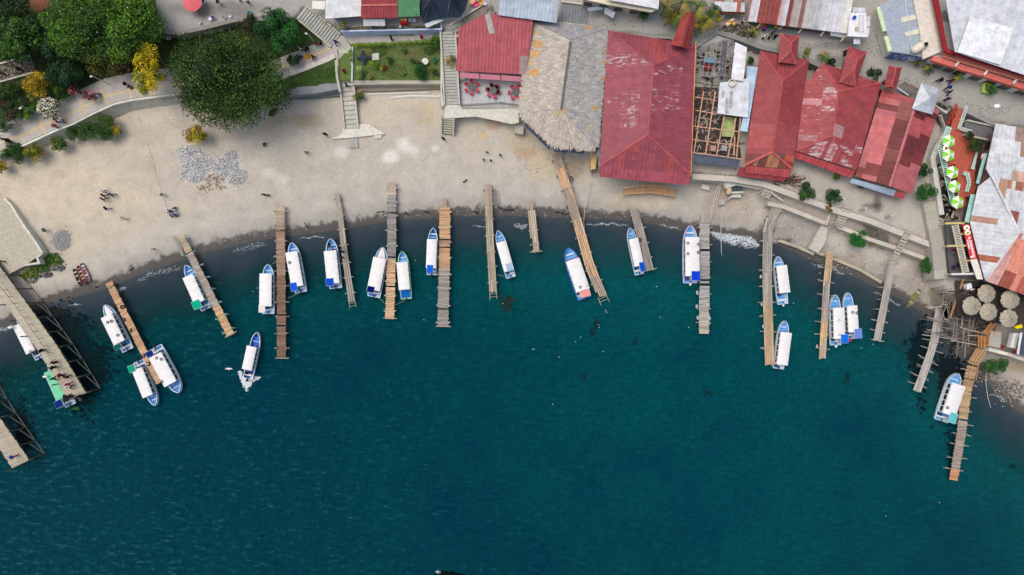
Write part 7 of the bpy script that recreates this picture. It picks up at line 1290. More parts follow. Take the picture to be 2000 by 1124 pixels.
for l, x, y, z, s, t, po, g in (
 ('walker in a white shirt at the head of the close group on the beach', 211, 376, None, WH, GY, 'walk', BW), ('walker in dark purple between the white and maroon shirts on the beach', 209, 384, None, srgb(50, 24, 70), BK, 'walk', BW), ('walker in a maroon shirt and teal trousers on the beach', 208, 391, None, srgb(140, 20, 90), srgb(40, 100, 110), 'walk', BW), ('walker in all denim blue trailing the beach group', 225, 382, None, srgb(50, 80, 150), srgb(70, 100, 160), 'walk', BW), ('walker in black with pale trousers alone below the beach group', 214, 409, None, BK, srgb(170, 170, 190), 'walk', BW), ('walker in a loose white top nearest the three canoes', 246, 428, None, WH, srgb(190, 180, 170), 'walk', BW),
 ('person sitting in a white shirt in the huddle on the sand, top left', 334, 410, None, WH, NV, 'sit', 'huddle of seated people'), ('person sitting in a striped white top in the huddle, top right', 343, 412, None, WH, BK, 'sit', 'huddle of seated people'), ('person sitting in a white shirt in the huddle, bottom left', 333, 417, None, WH, BK, 'sit', 'huddle of seated people'), ('person sitting in a grey top in the huddle, bottom middle', 340, 419, None, srgb(180, 180, 190), NV, 'sit', 'huddle of seated people'), ('person sitting in a pale blue top in the huddle, bottom right', 347, 417, None, srgb(190, 200, 225), BL, 'sit', 'huddle of seated people'),
 ('person in dark red standing near the foot of the middle stairs', 638, 265, None, srgb(70, 14, 24), BK, 'stand', BW), ('person in white alone on the open beach below the middle stairs', 600, 299, None, WH, BK, 'stand', BW), ('person in navy standing below the short wooden stairs', 867, 273, None, NV, BK, 'stand', BW), ('small child in white near the turquoise-post pier', 302, 487, None, WH, BK, 'stand', BW),
 ('pedestrian in white and jeans on the promenade', 127, 238, None, WH, DN, 'walk', 'people on the promenade'), ('pedestrian in pink near the white-flowered bush on the promenade', 118, 239, None, srgb(190, 130, 130), MR, 'walk', 'people on the promenade'), ('pedestrian in a salmon top at the outer kerb of the promenade', 114, 249, None, srgb(200, 120, 100), BK, 'walk', 'people on the promenade'), ('pedestrian in black above the first round bush on the promenade', 25, 278, None, BK, BK, 'walk', 'people on the promenade'), ('pedestrian in a white shirt cut near the left edge of the promenade', 10, 273, None, WH, BK, 'walk', 'people on the promenade'),
 ('seated visitor in black and white below the yellow-flowered tree', 250, 167, None, BK, WH, 'sit', 'people on the promenade'), ('seated visitor in pink striped top below the yellow-flowered tree', 254, 170, None, srgb(200, 160, 180), BK, 'sit', 'people on the promenade'), ('seated visitor in pale clothes beside the magenta bush', 194, 190, None, srgb(200, 205, 215), GY, 'sit', 'people on the promenade'), ('person in navy on the striped steps', 46, 139, None, NV, MR, 'stand', 'people on the promenade'), ('person in dark red at the foot of the striped steps', 12, 147, None, MR, BK, 'stand', 'people on the promenade'),
 ('person in maroon nearest the shore on the big double pier', 113, 707, 2.55, MR, BK, 'stand', PP), ('person in black behind the maroon one on the big double pier', 112, 717, 2.55, BK, BK, 'stand', PP), ('person in bright red in the middle of the big double pier', 125, 732, 2.55, srgb(170, 30, 36), BK, 'walk', PP), ('person in brown striding beside the red shirt on the pier', 137, 735, 2.55, srgb(90, 40, 30), BK, 'walk', PP), ('person in deep blue above the mint roof of the moored boat', 112, 738, 2.55, srgb(10, 36, 80), NV, 'walk', PP), ('person in a pink and maroon top on the pier', 141, 749, 2.55, srgb(150, 40, 90), PK, 'walk', PP), ('person in white with black trousers on the pier', 143, 756, 2.55, WH, BK, 'walk', PP), ('person in navy at the lake end of the pier, left', 137, 772, 2.55, NV, BK, 'walk', PP), ('person in brown at the lake end of the pier, middle', 146, 774, 2.55, srgb(80, 50, 44), BK, 'stand', PP), ('person with a pale bag at the lake end of the pier', 163, 772, 2.55, srgb(90, 50, 50), BK, 'stand', PP), ('person in grey at the outer corner of the pier', 166, 778, 2.55, GY, BK, 'stand', PP), ('porter in black stepping off the pier to the white boat', 90, 684, 2.55, BK, BK, 'stand', PP), ('person in a blue shirt and magenta trousers on the lower left pier', 33, 890, 2.55, srgb(20, 90, 200), srgb(190, 20, 90), 'walk', 'people on the lower pier'),
 ('passenger in black waiting on the narrow grey pier, nearest shore', 666, 484, 1.25, BK, BK, 'stand', 'boarding passengers'), ('passenger in dark blue on the narrow grey pier, middle', 671, 492, 1.25, NV, BK, 'stand', 'boarding passengers'), ('passenger in charcoal on the narrow grey pier, farthest out', 670, 503, 1.25, srgb(40, 40, 50), BK, 'stand', 'boarding passengers'), ('passenger in red stepping under the roof of the boarded boat', 655, 489, .5, srgb(170, 20, 40), BK, 'stand', 'boarding passengers'), ('crew member in black on the bow of the boarded boat', 646, 478, .7, BK, BK, 'sit', 'boarding passengers'), ('driver in dark clothes at the stern of the moving boat', 487, 728, .4, NV, BK, 'stand', None),
 ('vendor in a white hat beside the yellow blanket on the upper path', 590, 100, None, WH, BK, 'stand', 'people on the upper path'), ('person in grey beside the yellow blanket', 598, 100, None, GY, BK, 'stand', 'people on the upper path'), ('person in dark brown behind the yellow blanket', 605, 99, None, srgb(60, 40, 36), BK, 'sit', 'people on the upper path'), ('person in light blue left of the yellow blanket', 585, 115, None, srgb(80, 120, 180), NV, 'sit', 'people on the upper path'), ('person in black right of the yellow blanket', 615, 115, None, BK, BK, 'walk', 'people on the upper path'), ('person in dark pink seated by the lamp on the upper path', 620, 90, None, srgb(150, 50, 70), BK, 'sit', 'people on the upper path'), ('person in black seated at the foot of the diagonal stairs', 630, 89, None, BK, NV, 'sit', 'people on the upper path'),
 ('walker in bright blue on the paved landing', 659, 87, None, srgb(20, 60, 130), srgb(30, 60, 120), 'walk', 'people on the upper path'), ('walker in hot pink on the middle stairs', 674, 142, 3.0, PK, MR, 'walk', 'people on the upper path'), ('walker in royal blue low on the middle stairs', 680, 170, 2.7, srgb(30, 60, 170), NV, 'walk', 'people on the upper path'), ('walker in black on the paver walkway', 766, 79, None, BK, NV, 'stand', 'people on the upper path'), ('walker in a red-pink coat on the paver walkway', 825, 77, None, srgb(215, 30, 80), PK, 'stand', 'people on the upper path'),
 ('person in black on the street below the coral balcony, left', 1830, 160, None, BK, BK, 'walk', SR), ('person in dark pink on the street below the coral balcony', 1850, 162, None, srgb(90, 20, 50), BK, 'walk', SR), ('person in bright blue right of the grey kiosk', 1845, 175, None, srgb(20, 50, 150), NV, 'walk', SR), ('person in navy right of the grey kiosk, lower', 1847, 184, None, NV, BK, 'walk', SR), ('person in purple at the planter beside the grey kiosk', 1843, 197, None, srgb(90, 50, 110), MR, 'stand', SR), ('vendor in magenta below the striped market roof', 1490, 61, None, srgb(190, 40, 170), NV, 'stand', SR), ('shopper in white below the striped market roof', 1489, 76, None, WH, BK, 'stand', SR), ('shopper in blue-grey below the striped market roof', 1507, 66, None, srgb(60, 80, 110), BK, 'stand', SR), ('shopper in black nearest the left raised red roof', 1510, 76, None, BK, BK, 'stand', SR), ('shopper in olive in the market crowd', 1499, 77, None, srgb(110, 104, 70), BK, 'stand', SR), ('shopper in brown left end of the market crowd', 1465, 71, None, srgb(110, 80, 90), BK, 'stand', SR), ('person in pale pink at the rubble heap under the palms', 1448, 46, None, srgb(215, 195, 205), BK, 'stand', SR),
 ('sitter in dark red by the ditch hedge right of the scuffed roof', 1646, 103, None, MR, BK, 'sit', SR), ('person in blue beside the pink parasol', 403, 7, None, BL, WH, 'stand', SR), ('person in green at the top edge stall', 431, 9, None, srgb(30, 90, 80), WH, 'stand', SR), ('person in dark red at the top edge of the street', 471, 3, None, MR, BK, 'stand', SR), ('person in white at the top edge of the street', 487, 7, None, WH, BK, 'stand', SR), ('person in navy under the edge of the pink parasol', 386, 22, None, NV, BK, 'stand', SR),
 ('diner in maroon and white on the balcony block', 1855, 490, 4.6, MR, WH, 'sit', 'restaurant guests'), ('diner in purple on the balcony block', 1858, 520, 4.6, srgb(70, 30, 110), NV, 'sit', 'restaurant guests'), ('diner in black under the third parasol of the terracotta deck', 1853, 326, 4.95, BK, BK, 'sit', 'restaurant guests'), ('diner in blue under the fourth parasol of the terracotta deck', 1858, 352, 4.95, NV, BK, 'sit', 'restaurant guests'), ('diner in pale pink under the fifth parasol of the terracotta deck', 1866, 381, 4.95, srgb(220, 190, 180), BK, 'sit', 'restaurant guests')):
    person(l, x, y, z, s, t, po, None, group=g, sc=.62 if 'child' in l else 1.0)
# dogs and bird
def dog(label, px, py, c, rz=0, s=1.0):
    p = G(px, py); root = empty('dog', p, label, 'dog', None, rz); M = parent_world(root); me = bpy.data.meshes.new('dogtmp')
    J = [(-.28, 0, .42, .11), (0, 0, .43, .1), (.25, 0, .45, .13), (.4, 0, .58, .08), (.5, 0, .66, .08), (.64, 0, .62, .045), (-.45, .04, .5, .03), (-.62, .1, .62, .02)]; E = [(0, 1), (1, 2), (2, 3), (3, 4), (4, 5), (0, 6), (6, 7)]
    for x, b in ((-.28, 0), (.26, 2)):
        for y in (-.1, .1):
            k = len(J); f = x < 0; J += [(x-.02 if f else x, y, .3, .06), (x-(.09 if f else -.01), y, .16, .03), (x+(.0 if f else .0), y, .02, .025)]; E += [(b, k), (k, k+1), (k+1, k+2)]
    for y in (-.05, .05): J.append((.46, y*1.4, .76, .02)); E.append((4, len(J)-1))
    me.from_pydata([j[:3] for j in J], E, []); o = bpy.data.objects.new('dogtmp', me); C.objects.link(o); o.modifiers.new('s', 'SKIN')
    for i, j in enumerate(J): me.skin_vertices[0].data[i].radius = (j[3], j[3])
    me.skin_vertices[0].data[1].use_root = True; o.modifiers.new('ss', 'SUBSURF').levels = 1; ev = o.evaluated_get(bpy.context.evaluated_depsgraph_get()).to_mesh(); m = MB(); m.add([M @ (v.co*s) for v in ev.vertices], [tuple(q.vertices) for q in ev.polygons], c); bpy.data.objects.remove(o); m.build('body', 'skin', root, smooth=True)
dog('black dog standing on the beach near the dark brown pier', 522, 382, srgb(16, 15, 16), 3.0, 1.15); dog('small black dog near the beach end of the orange and grey pier', 908, 355, srgb(20, 20, 22), .6, .8)
m = MB(); c = W(447, 721, 3)
for s in (-1, 1): m.add([c+Vector((0, .1, 0)), c+Vector((s*.35, .18, .12)), c+Vector((s*.62, -.1, .05)), c+Vector((s*.3, 0, .1)), c+Vector((0, -.12, 0))], [(0, 1, 3, 4), (1, 2, 3)], WH)
m.blob(c, .07, .26, .07, WH, 7, 5); tag(m.build('gull', 'cloth'), 'white gull gliding over the lake left of the moving boat', 'bird')
# ---------------------------------------------------------------- patio tables and red chairs
def chair_parts(root):
    m = MB(); o = root.location; m.box(o+Vector((0, 0, .44)), .46, .46, .05, srgb(206, 30, 70)); m.build('seat', 'plastic', root, bevel=.01)
    m = MB(); m.box(o+Vector((0, -.22, .68)), .44, .05, .44, srgb(200, 26, 66)); m.build('backrest', 'plastic', root, bevel=.01)
    for s in (-1, 1):
        m = MB(); m.box(o+Vector((s*.23, .0, .62)), .05, .4, .04, srgb(200, 26, 66)); m.build('armrest', 'plastic', root)
        for t in (-1, 1): m = MB(); m.tube(o+Vector((s*.2, t*.2, 0)), o+Vector((s*.18, t*.18, .44)), .022, .022, srgb(196, 26, 64), 6); m.build('leg', 'plastic', root)
TN = ['leftmost', 'middle', 'rightmost']
for i, (tx, ty) in enumerate(((921, 170), (963, 177), (1007, 180))):
    c = W(tx, ty, 4.05); root = empty('round_table', (c.x, c.y, 3.31), 'grey round table on the dining patio, %s of three' % TN[i], 'table', 'patio tables'); m = MB(); m.lathe((c.x, c.y, 4.05), [(0, 0), (.56, 0), (.58, -.03), (.5, -.05), (0, -.05)], srgb(104, 106, 106), 20); m.build('tabletop', 'concrete', root)
    m = MB(); m.tube((c.x, c.y, 3.31), (c.x, c.y, 4.02), .05, .05, (.3, .3, .3), 8); m.build('pedestal', 'metal', root)
    for k in range(6):
        a = k*math.pi/3+.5+i*.3
        if i == 1 and k not in (4, 3):
            p = c+Vector((math.cos(a)*.85, math.sin(a)*.85, 0)); x, y = topx(Vector((p.x, p.y, 3.3))); person('guest in %s seated at the middle patio table' % ['black', 'dark plum', 'charcoal and cream', '', '', 'black with a pale bag'][k], x, y, 3.25, [BK, srgb(60, 24, 50), srgb(50, 46, 50), 0, 0, BK][k], BK, 'sit', math.degrees(a)+90, group='guests at the middle patio table')
        q = empty('patio_chair', (c.x+math.cos(a)*.92, c.y+math.sin(a)*.92, 3.31), 'red plastic armchair around the %s patio table' % TN[i], 'chair', 'red chairs at the %s patio table' % TN[i]); chair_parts(q); q.rotation_euler[2] = a+math.pi/2
# benches, lamps and bits in the garden and park
pt = empty('picnic_set', W(709, 112, ZP), 'dark cross-shaped picnic table and benches in the garden', 'picnic table'); m = MB(); c = W(709, 112, ZP+.75); m.box(c, .8, .8, .06, srgb(52, 58, 78)); m.build('tabletop', 'wood', pt)
for k in range(4): a = k*math.pi/2+.1; m = MB(); m.box(c+Vector((math.cos(a)*.75, math.sin(a)*.75, -.3)), .55, .4, .06, srgb(46, 54, 80), rz=a); m.box(c+Vector((math.cos(a)*.75, math.sin(a)*.75, -.53)), .08, .3, .42, srgb(46, 54, 80), rz=a); m.build('bench', 'wood', pt)
m = MB(); m.box(c-Vector((0, 0, .38)), .12, .12, .72, srgb(46, 54, 80)); m.build('pedestal', 'wood', pt)
box_slab('square grey paving slab in the garden', [(727, 105), (740, 104), (740, 117), (727, 118)], ZP-.1, ZP+.15, srgb(190, 190, 180)); 
for l, x, y, r, c in (('round white stone table in the garden, right', 830, 120, .5, srgb(215, 215, 210)), ('grey round stone table in the park below the rubble wall', 329, 72, .5, srgb(160, 162, 160))):
    p = W(x, y, ZP+.7); q = empty('stone_table', (p.x, p.y, ZP), l, 'table'); m = MB(); m.lathe(p, [(0, .0), (r, 0), (r*1.02, -.08), (.2, -.1)], c, 20); m.build('tabletop', 'stone', q); m = MB(); m.tube((p.x, p.y, ZP-.1), (p.x, p.y, ZP+.62), .18, .14, c, 10); m.build('pedestal', 'stone', q)
def lamp(label, bx, by, z0, h, arm=(0, 0), disc=.22):
    b = W(bx, by, z0); root = empty('street_lamp', b, label, 'street lamp'); m = MB(); m.tube(b, b+Vector((0, 0, h)), .07, .05, (.6, .6, .6), 8); m.build('post', 'metal', root); t = b+Vector((arm[0], arm[1], h)); m = MB(); m.bar(b+Vector((0, 0, h)), t, .05, .05, (.6, .6, .6)); m.build('arm', 'metal', root); m = MB(); m.blob(t, disc, disc*.6, .1, (.85, .85, .85), 10, 6); m.build('lamp_head', 'plastic', root, smooth=True)
lamp('park lamp between the sparse tree and the promenade', 213, 165, ZP, 4.1, (-.2, -.1)); lamp('park lamp at the white-flowered bush', 76, 221, ZP, 3.8, (-.1, -.3)); lamp('lamp at the lower end of the diagonal stairs', 616, 85, ZP, 3.7, (-.3, .1)); lamp('lamp post above the faded red restaurant', 960, 24, ZU, 4.2, (-.8, .1), .16); lamp('lamp at the left edge of the park lawn', 18, 172, ZP, 3.6, (-.2, .2)); lamp('pole with a large white disc above the dark broad stairs', 1908, 222, 4.7, 4.0, (.2, .05), .5)
for l, x, y in (('white concrete post in the yard, right of the pair', 1729, 424), ('white concrete post in the yard, left of the pair', 1679, 410), ('white concrete post in the yard beside the upright shrub', 1638, 392)): p = W(x, y, ZB); m = MB(); m.tube(p, p+Vector((0, 0, 1.9)), .2, .18, srgb(196, 192, 182), 8); tag(m.build('concrete_post', 'concrete'), l, 'post')
yb = empty('vendor_blanket', W(601, 111, ZP+.03), 'orange-yellow vendor blanket with folded goods on the upper path', 'blanket'); m = MB(); m.prism(poly_h([(592, 110), (606, 103), (610, 110), (596, 118)], ZP+.1), ZP+.02, ZP+.08, srgb(224, 150, 40)); m.build('cloth', 'fabric', yb)
for k in range(9): p = W(random.uniform(594, 607), random.uniform(107, 114), ZP+.14); m = MB(); m.box(p, random.uniform(.15, .3), random.uniform(.12, .25), .1, random.choice((srgb(236, 190, 90), srgb(225, 170, 170), srgb(190, 90, 40))), rz=random.uniform(0, 3)); m.build('folded_goods', 'fabric', yb)
# small street goods
def basin(label, x, y, z, r, c, h=.25, name='basin', cat='basin', g=None):
    m = MB(); m.lathe(W(x, y, z), [(0, .03), (r*.75, .03), (r, h), (r*.88, h), (r*.66, .06), (0, .05)], c, 14); tag(m.build(name, 'plastic', smooth=True), label, cat, g)
for l, x, y, c, r in (('white bowl on the stone wall, left of the blue bucket', 411, 38, WH, .26), ('dark blue bucket on the stone wall', 417, 36, srgb(30, 60, 140), .26), ('white and blue bowl on the stone wall', 450, 33, srgb(190, 210, 240), .24), ('turquoise basin at the brown shrub on the stone wall', 488, 27, srgb(30, 150, 175), .36), ('green bucket at the brown shrub on the stone wall', 496, 36, srgb(20, 120, 80), .26), ('white bag on the stone wall, far left', 390, 45, srgb(200, 200, 196), .24), ('grey pan on the stone wall', 438, 35, srgb(150, 152, 150), .22)): basin(l, x, y, ZU+.32, r, c)
for l, x, y, c in (('red patterned cloth under the green roof edge', 786, 40, srgb(200, 40, 40)), ('white ring stools under the green roof, left', 801, 41, WH), ('white ring stools under the green roof, right', 809, 42, WH), ('pink bundle under the green roof edge', 815, 37, srgb(215, 150, 160))):
    if 'cloth' in l: box_slab(l, [(781, 36), (796, 36), (796, 46), (782, 46)], ZU+.1, ZU+1.0, c, 'display_cloth', 'fabric', 'display'); basin('round ochre plate on the red patterned cloth', 785, 39, ZU+1.02, .25, srgb(225, 170, 110), .05, 'plate', 'plate'); basin('round cream plate on the red patterned cloth', 792, 39, ZU+1.02, .25, srgb(235, 200, 150), .05, 'plate', 'plate')
    else: basin(l, x, y, ZU+.3, .28, c, .3, 'stool', 'stool')
for l, x, y, c, r in (('beige parasol-like bundle by the tarpaulin tent', 921, 3, srgb(225, 190, 140), .6), ('pink and blue bundle by the tarpaulin tent', 930, 10, srgb(215, 50, 110), .45), ('ochre basket by the tarpaulin tent', 939, 7, srgb(196, 150, 50), .4), ('round white lid right of the ochre basket', 947, 9, WH, .25), ('grey water drum on the planter strip', 730, 54, srgb(70, 80, 84), .3), ('round white dish on the planter strip', 747, 52, WH, .22), ('small white disc in the planter strip', 782, 54, WH, .18)): basin(l, x, y, ZU+.4, r, c, .4, 'basket', 'basket')
for k, (x, y, c) in enumerate(((1405, 38, srgb(230, 190, 60)), (1410, 33, srgb(235, 235, 240)), (1424, 44, srgb(225, 150, 90)), (1429, 40, srgb(235, 225, 200)), (1433, 47, srgb(210, 170, 100)), (1421, 48, srgb(240, 220, 170)), (1488, 50, srgb(220, 170, 110)), (1495, 52, srgb(190, 110, 60)), (1505, 52, srgb(20, 130, 90)), (1516, 53, srgb(220, 190, 90)), (1617, 62, srgb(200, 30, 50)), (1474, 46, srgb(60, 120, 60)))):
    m = MB(); p = G(x, y, .35); m.blob(p, .35, .28, .3, c, 7, 5, .15); m.blob(p+Vector((.3, .1, .05)), .2, .2, .2, jit(c, .3), 6, 4, .15); tag(m.build('goods_bundle', 'fabric'), '%s bundle of goods on the street, %s' % (['yellow', 'white', 'orange', 'cream', 'tan', 'pale yellow', 'peach', 'brown', 'green', 'golden', 'red', 'leaf green'][k], ['by the rusty white shop', 'at the rusty white shop corner', 'left of the market shed', 'upper one left of the market shed', 'lower one left of the market shed', 'lowest left of the market shed', 'under the first market prop', 'beside the first market prop', 'under the market eave', 'right of the green bundle', 'near the last market prop', 'at the market shed corner'][k]), 'goods')
slab('white_canopy', 'bright white canopy under the right end of the market shed', 'awning', [([(1622, 62, 6.6), (1649, 66, 6.6), (1648, 74, 6.2), (1622, 70, 6.2)], srgb(232, 232, 232))], posts=1)
lp = empty('lime_planter', W(1930, 172, ZU), 'lime green wooden planter box with plants by the coral balcony', 'planter')
for a, b in (((1921, 163), (1934, 165)), ((1934, 165), (1931, 182)), ((1931, 182), (1919, 180)), ((1919, 180), (1921, 163))): m = MB(); m.bar(W(*a, ZU+.5), W(*b, ZU+.5), .18, .5, srgb(190, 222, 90)); m.build('side', 'wood', lp)
pb = empty('planter_box', W(1845, 205, ZU), 'long white planter box with a dark hedge beside the grey kiosk', 'planter'); m = MB(); m.prism(poly_h([(1832, 199), (1856, 213), (1849, 222), (1826, 207)], ZU+.6), ZU-.1, ZU+.6, srgb(206, 200, 192)); m.build('box', 'concrete', pb)
m = MB(); [leaves(m, W(1832+k*2.2, 203+k*1.3, ZU+.75), (.3, .3, .2), 40, .1, [srgb(50, 60, 24), srgb(40, 50, 24)]) for k in range(9)]; m.build('hedge', 'leaf', pb)
m = MB()
for k in range(26): p = W(1868-k*.65+random.uniform(-1, 1), 205+k*1.5, 5.6); leaves(m, p, (.25, .25, .15), 14, .12, [srgb(205, 40, 30), srgb(215, 90, 40), srgb(150, 20, 40)])
tag(m.build('flower_row', 'leaf'), 'row of red and orange flowers along the entrance railing of the terracotta deck', 'flowers')
# concrete window shelter behind the thatched hall
slab('glass_canopy', 'angled glass canopy with a brown frame behind the thatched hall', 'canopy', [([(1148, 16, 7), (1168, 13, 7), (1178, 15, 7), (1177, 19, 6.8), (1149, 22, 6.8)], srgb(150, 165, 176)), ([(1181, 14, 7), (1202, 25, 7), (1197, 36, 6.8), (1180, 26, 6.8)], srgb(120, 135, 150))], 'glass', posts=1)
# scaffold of driftwood poles on the right
t = MB(); random.seed(31)
for k in range(150):
    x, y = random.uniform(1842, 1935), random.uniform(566, 690)
    if (y > 660 and x < 1860): continue
    p = G(x, y, random.uniform(.2, 1.4)); a = random.choice((0, 1.4, 1.5, .1, .2, 2.2))+random.uniform(-.2, .2); l = random.uniform(.5, 2.6); t.bar(p, p+Vector((math.cos(a)*l, math.sin(a)*l, random.uniform(-.2, .2))), random.uniform(.05, .16), .06, jit(random.choice((srgb(96, 84, 76), srgb(66, 56, 50), srgb(130, 120, 112), srgb(120, 84, 62), srgb(50, 44, 42))), .2))
tag(t.build('driftwood_jumble', 'wood'), 'dark jumble of boards and driftwood under the pole scaffold', kind='stuff')
for l, x, y in (('white oval float on a post left of the pier, upper', 20, 640), ('white oval float on a post left of the pier, middle', 55, 686), ('white oval float beside the mint-roofed boat', 88, 736)): m = MB(); m.blob(W(x, y, 2.6), .42, .2, .2, (.8, .8, .8), 10, 6); tag(m.build('float', 'plastic', smooth=True), l, 'float')
sf = empty('pole_scaffold', W(1870, 640, 0), 'ramshackle lattice of grey poles over the stony shore, above the last pier', 'scaffold')
for a, b, c in (((1845, 540), (1841, 597), 0), ((1851, 594), (1837, 622), 0), ((1807, 600), (1845, 600), 1), ((1812, 603), (1840, 598), 1), ((1814, 625), (1864, 631), 0), ((1810, 620), (1838, 626), 1), ((1801, 654), (1871, 664), 1), ((1805, 648), (1850, 655), 0), ((1830, 654), (1948, 677), 0), ((1894, 622), (1891, 677), 0), ((1904, 621), (1898, 645), 0), ((1883, 640), (1880, 677), 0), ((1865, 628), (1860, 668), 0), ((1841, 617), (1839, 651), 0), ((1857, 665), (1940, 680), 1), ((1870, 620), (1868, 660), 0), ((1875, 640), (1935, 655), 1), ((1890, 655), (1950, 660), 1), ((1846, 642), (1860, 642), 0), ((1855, 580), (1872, 571), 0), ((1847, 572), (1876, 571), 1), ((1880, 618), (1878, 640), 1), ((1850, 620), (1900, 628), 0), ((1840, 640), (1898, 648), 0), ((1886, 668), (1884, 700), 0), ((1871, 664), (1868, 700), 0)):
    m = MB(); A, B_ = W(*a, 2.6+random.uniform(-.2, .2)), W(*b, 2.6+random.uniform(-.2, .2)); m.tube(A, B_, .075, .06, jit(srgb(186, 176, 166) if c else srgb(138, 134, 134), .15), 6); m.build('pole', 'wood', sf)
for x, y in ((1845, 560), (1841, 600), (1814, 625), (1864, 631), (1894, 622), (1891, 677), (1860, 668), (1839, 651), (1904, 621), (1883, 640), (1930, 674), (1870, 664)): p = W(x, y, 2.6); m = MB(); m.tube((p.x, p.y, -.8), (p.x, p.y, 2.8), .08, .07, jit(srgb(130, 124, 118), .15), 6); m.build('upright', 'wood', sf)
t = MB(); t.bar(W(1884, 538, 4.4), W(1855, 622, 3.4), .22, .14, srgb(186, 134, 92)); tag(t.build('long_beam', 'wood'), 'long orange-brown beam slanting from the balcony block to the pole scaffold', 'beam')
t = MB()
for k in range(9): t.bar(W(1838+k*.9-(k*.1), 596+k*3.2, 2.0), W(1849+k*.6, 598+k*3.2, 2.0), .5, .05, jit(srgb(160, 152, 146), .15))
tag(t.build('boardwalk', 'wood'), 'short grey boardwalk linking the pole scaffold to the stick-lined pier', 'boardwalk')
og = empty('orange_stair_frame', W(1925, 655, 2.5), 'orange wooden stair frame between the parasols and the gangway', 'stairs')
for a, b in (((1936, 630), (1919, 652)), ((1944, 632), (1928, 655)), ((1951, 638), (1938, 660)), ((1911, 654), (1911, 680)), ((1917, 656), (1916, 680)), ((1923, 657), (1922, 680)), ((1932, 655), (1930, 678))): m = MB(); m.bar(W(*a, 3.9), W(*b, 3.1), .1, .1, jit(srgb(210, 150, 90), .1)); m.build('stringer', 'wood', og)
m = MB(); [m.bar(W(1935-k*2.3, 633+k*3, 3.6-k*.08), W(1942-k*2.3, 635+k*3, 3.6-k*.08), .2, .04, jit(srgb(176, 120, 76), .15)) for k in range(7)]; [m.bar(W(1910, 658+k*3, 3.0), W(1930, 659+k*3, 3.0), .2, .04, jit(srgb(176, 120, 76), .15)) for k in range(7)]; m.build('treads', 'wood', og)
box_slab('grey concrete landing right of the orange stair frame', [(1936, 646), (1956, 648), (1954, 680), (1930, 676)], 1.0, 3.2, srgb(168, 168, 158)); box_slab('white-topped long table at the lower right restaurant corner', [(1980, 651), (1993, 652), (1983, 681), (1973, 679)], 3.2, 4.0, srgb(228, 228, 228), 'long_table', 'plastic', 'table')
box_slab('bright yellow cloth by the lowest thatched parasol', [(1982, 638), (1996, 634), (1998, 640), (1986, 643)], 4.16, 4.5, srgb(235, 205, 20), 'yellow_cloth', 'fabric', 'cloth'); box_slab('round-cornered white table with blue cloth near the top thatched parasol', [(1887, 556), (1897, 553), (1899, 562), (1890, 567)], 4.16, 4.95, srgb(222, 228, 236), 'dining_table', 'fabric', 'table')
for l, x, y, zz_ in (('guest in white at the blue-clothed table', 1892, 565, 4.16), ('guest in black at the blue-clothed table', 1902, 562, 4.16), ('guest in dark clothes between the thatched parasols', 1958, 606, 4.16)): person(l, x, y, zz_, WH if 'white' in l else BK, BK, 'sit')
slab('slate_roof_corner', 'dark slate roof with a white edge at the lower right corner of the town', 'roof', [([(1996, 650, 5.2), (2060, 640, 5.2), (2060, 705, 5.2), (1988, 692, 5.2)], srgb(70, 78, 96)), ([(1993, 650, 5.3), (1997, 650, 5.3), (1990, 693, 5.3), (1986, 692, 5.3)], srgb(232, 230, 235))], 'metal')
for l, x, y in (('red chairs cluster on the yard by the slate roof', 1953, 677), ('second red chair cluster by the slate roof', 1977, 687)): p = G(x, y, .02); q = empty('patio_chair', p, l.replace('chairs cluster', 'chair').replace('chair cluster', 'chair'), 'chair'); chair_parts(q)
# structure between the red houses and the deck: dark service yard
m = MB(); random.seed(21)
for k in range(130): x, y = random.uniform(1832, 1862), random.uniform(325, 430); a = random.uniform(0, 3.1); p = W(x, y, 3.4+random.uniform(0, .5)); l = random.uniform(.2, 1.1); m.bar(p, p+Vector((math.cos(a)*l, math.sin(a)*l, random.uniform(-.1, .2))), random.uniform(.08, .4), .06, jit(random.choice((srgb(150, 130, 116), srgb(60, 54, 52), srgb(44, 40, 40), srgb(190, 180, 170), srgb(90, 70, 60))), .2))
tag(m.build('scrap_heap', 'wood'), 'scrap boards and stones in the dark gap beside the terracotta deck', kind='stuff')
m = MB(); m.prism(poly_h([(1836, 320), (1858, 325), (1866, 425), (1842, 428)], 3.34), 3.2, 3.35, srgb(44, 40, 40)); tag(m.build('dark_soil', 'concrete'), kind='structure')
m = MB()
for k in range(60): x, y = random.uniform(1505, 1560), random.uniform(344, 362); a = random.uniform(-.6, .9); p = G(x, y, .25); l = random.uniform(.4, 1.6); m.bar(p, p+Vector((math.cos(a)*l, math.sin(a)*l, random.uniform(-.1, .3))), random.uniform(.05, .18), .05, jit(random.choice((srgb(90, 64, 56), srgb(60, 46, 44), srgb(150, 130, 112), srgb(120, 84, 66))), .2))
tag(m.build('timber_pile', 'wood'), 'pile of old boards at the corner of the left red house', kind='stuff')
for a, b in (((1476, 372), (1500, 360)), ((1478, 378), (1500, 368)), ((1482, 385), (1499, 387)), ((1489, 394), (1498, 372))): m = MB(); m.bar(W(*a, 2.2), W(*b, 3.2), .12, .08, jit(srgb(180, 168, 150), .1)); tag(m.build('loose_beam', 'wood'), 'weathered loose beam near the sea wall stairs, %s' % ('top', 'second', 'third', 'crossing one')[a[1]//7 % 4], 'beam', 'loose beams at the sea wall stairs')
m = MB()
for k in range(5): m.bar(W(1509, 461+k*3, .9), W(1517, 460+k*3.4, .9), .1, .05, srgb(190, 184, 176))
for x in (1509, 1513, 1517): m.bar(W(x, 461, .95), W(x+2, 476, .95), .07, .05, srgb(190, 184, 176))
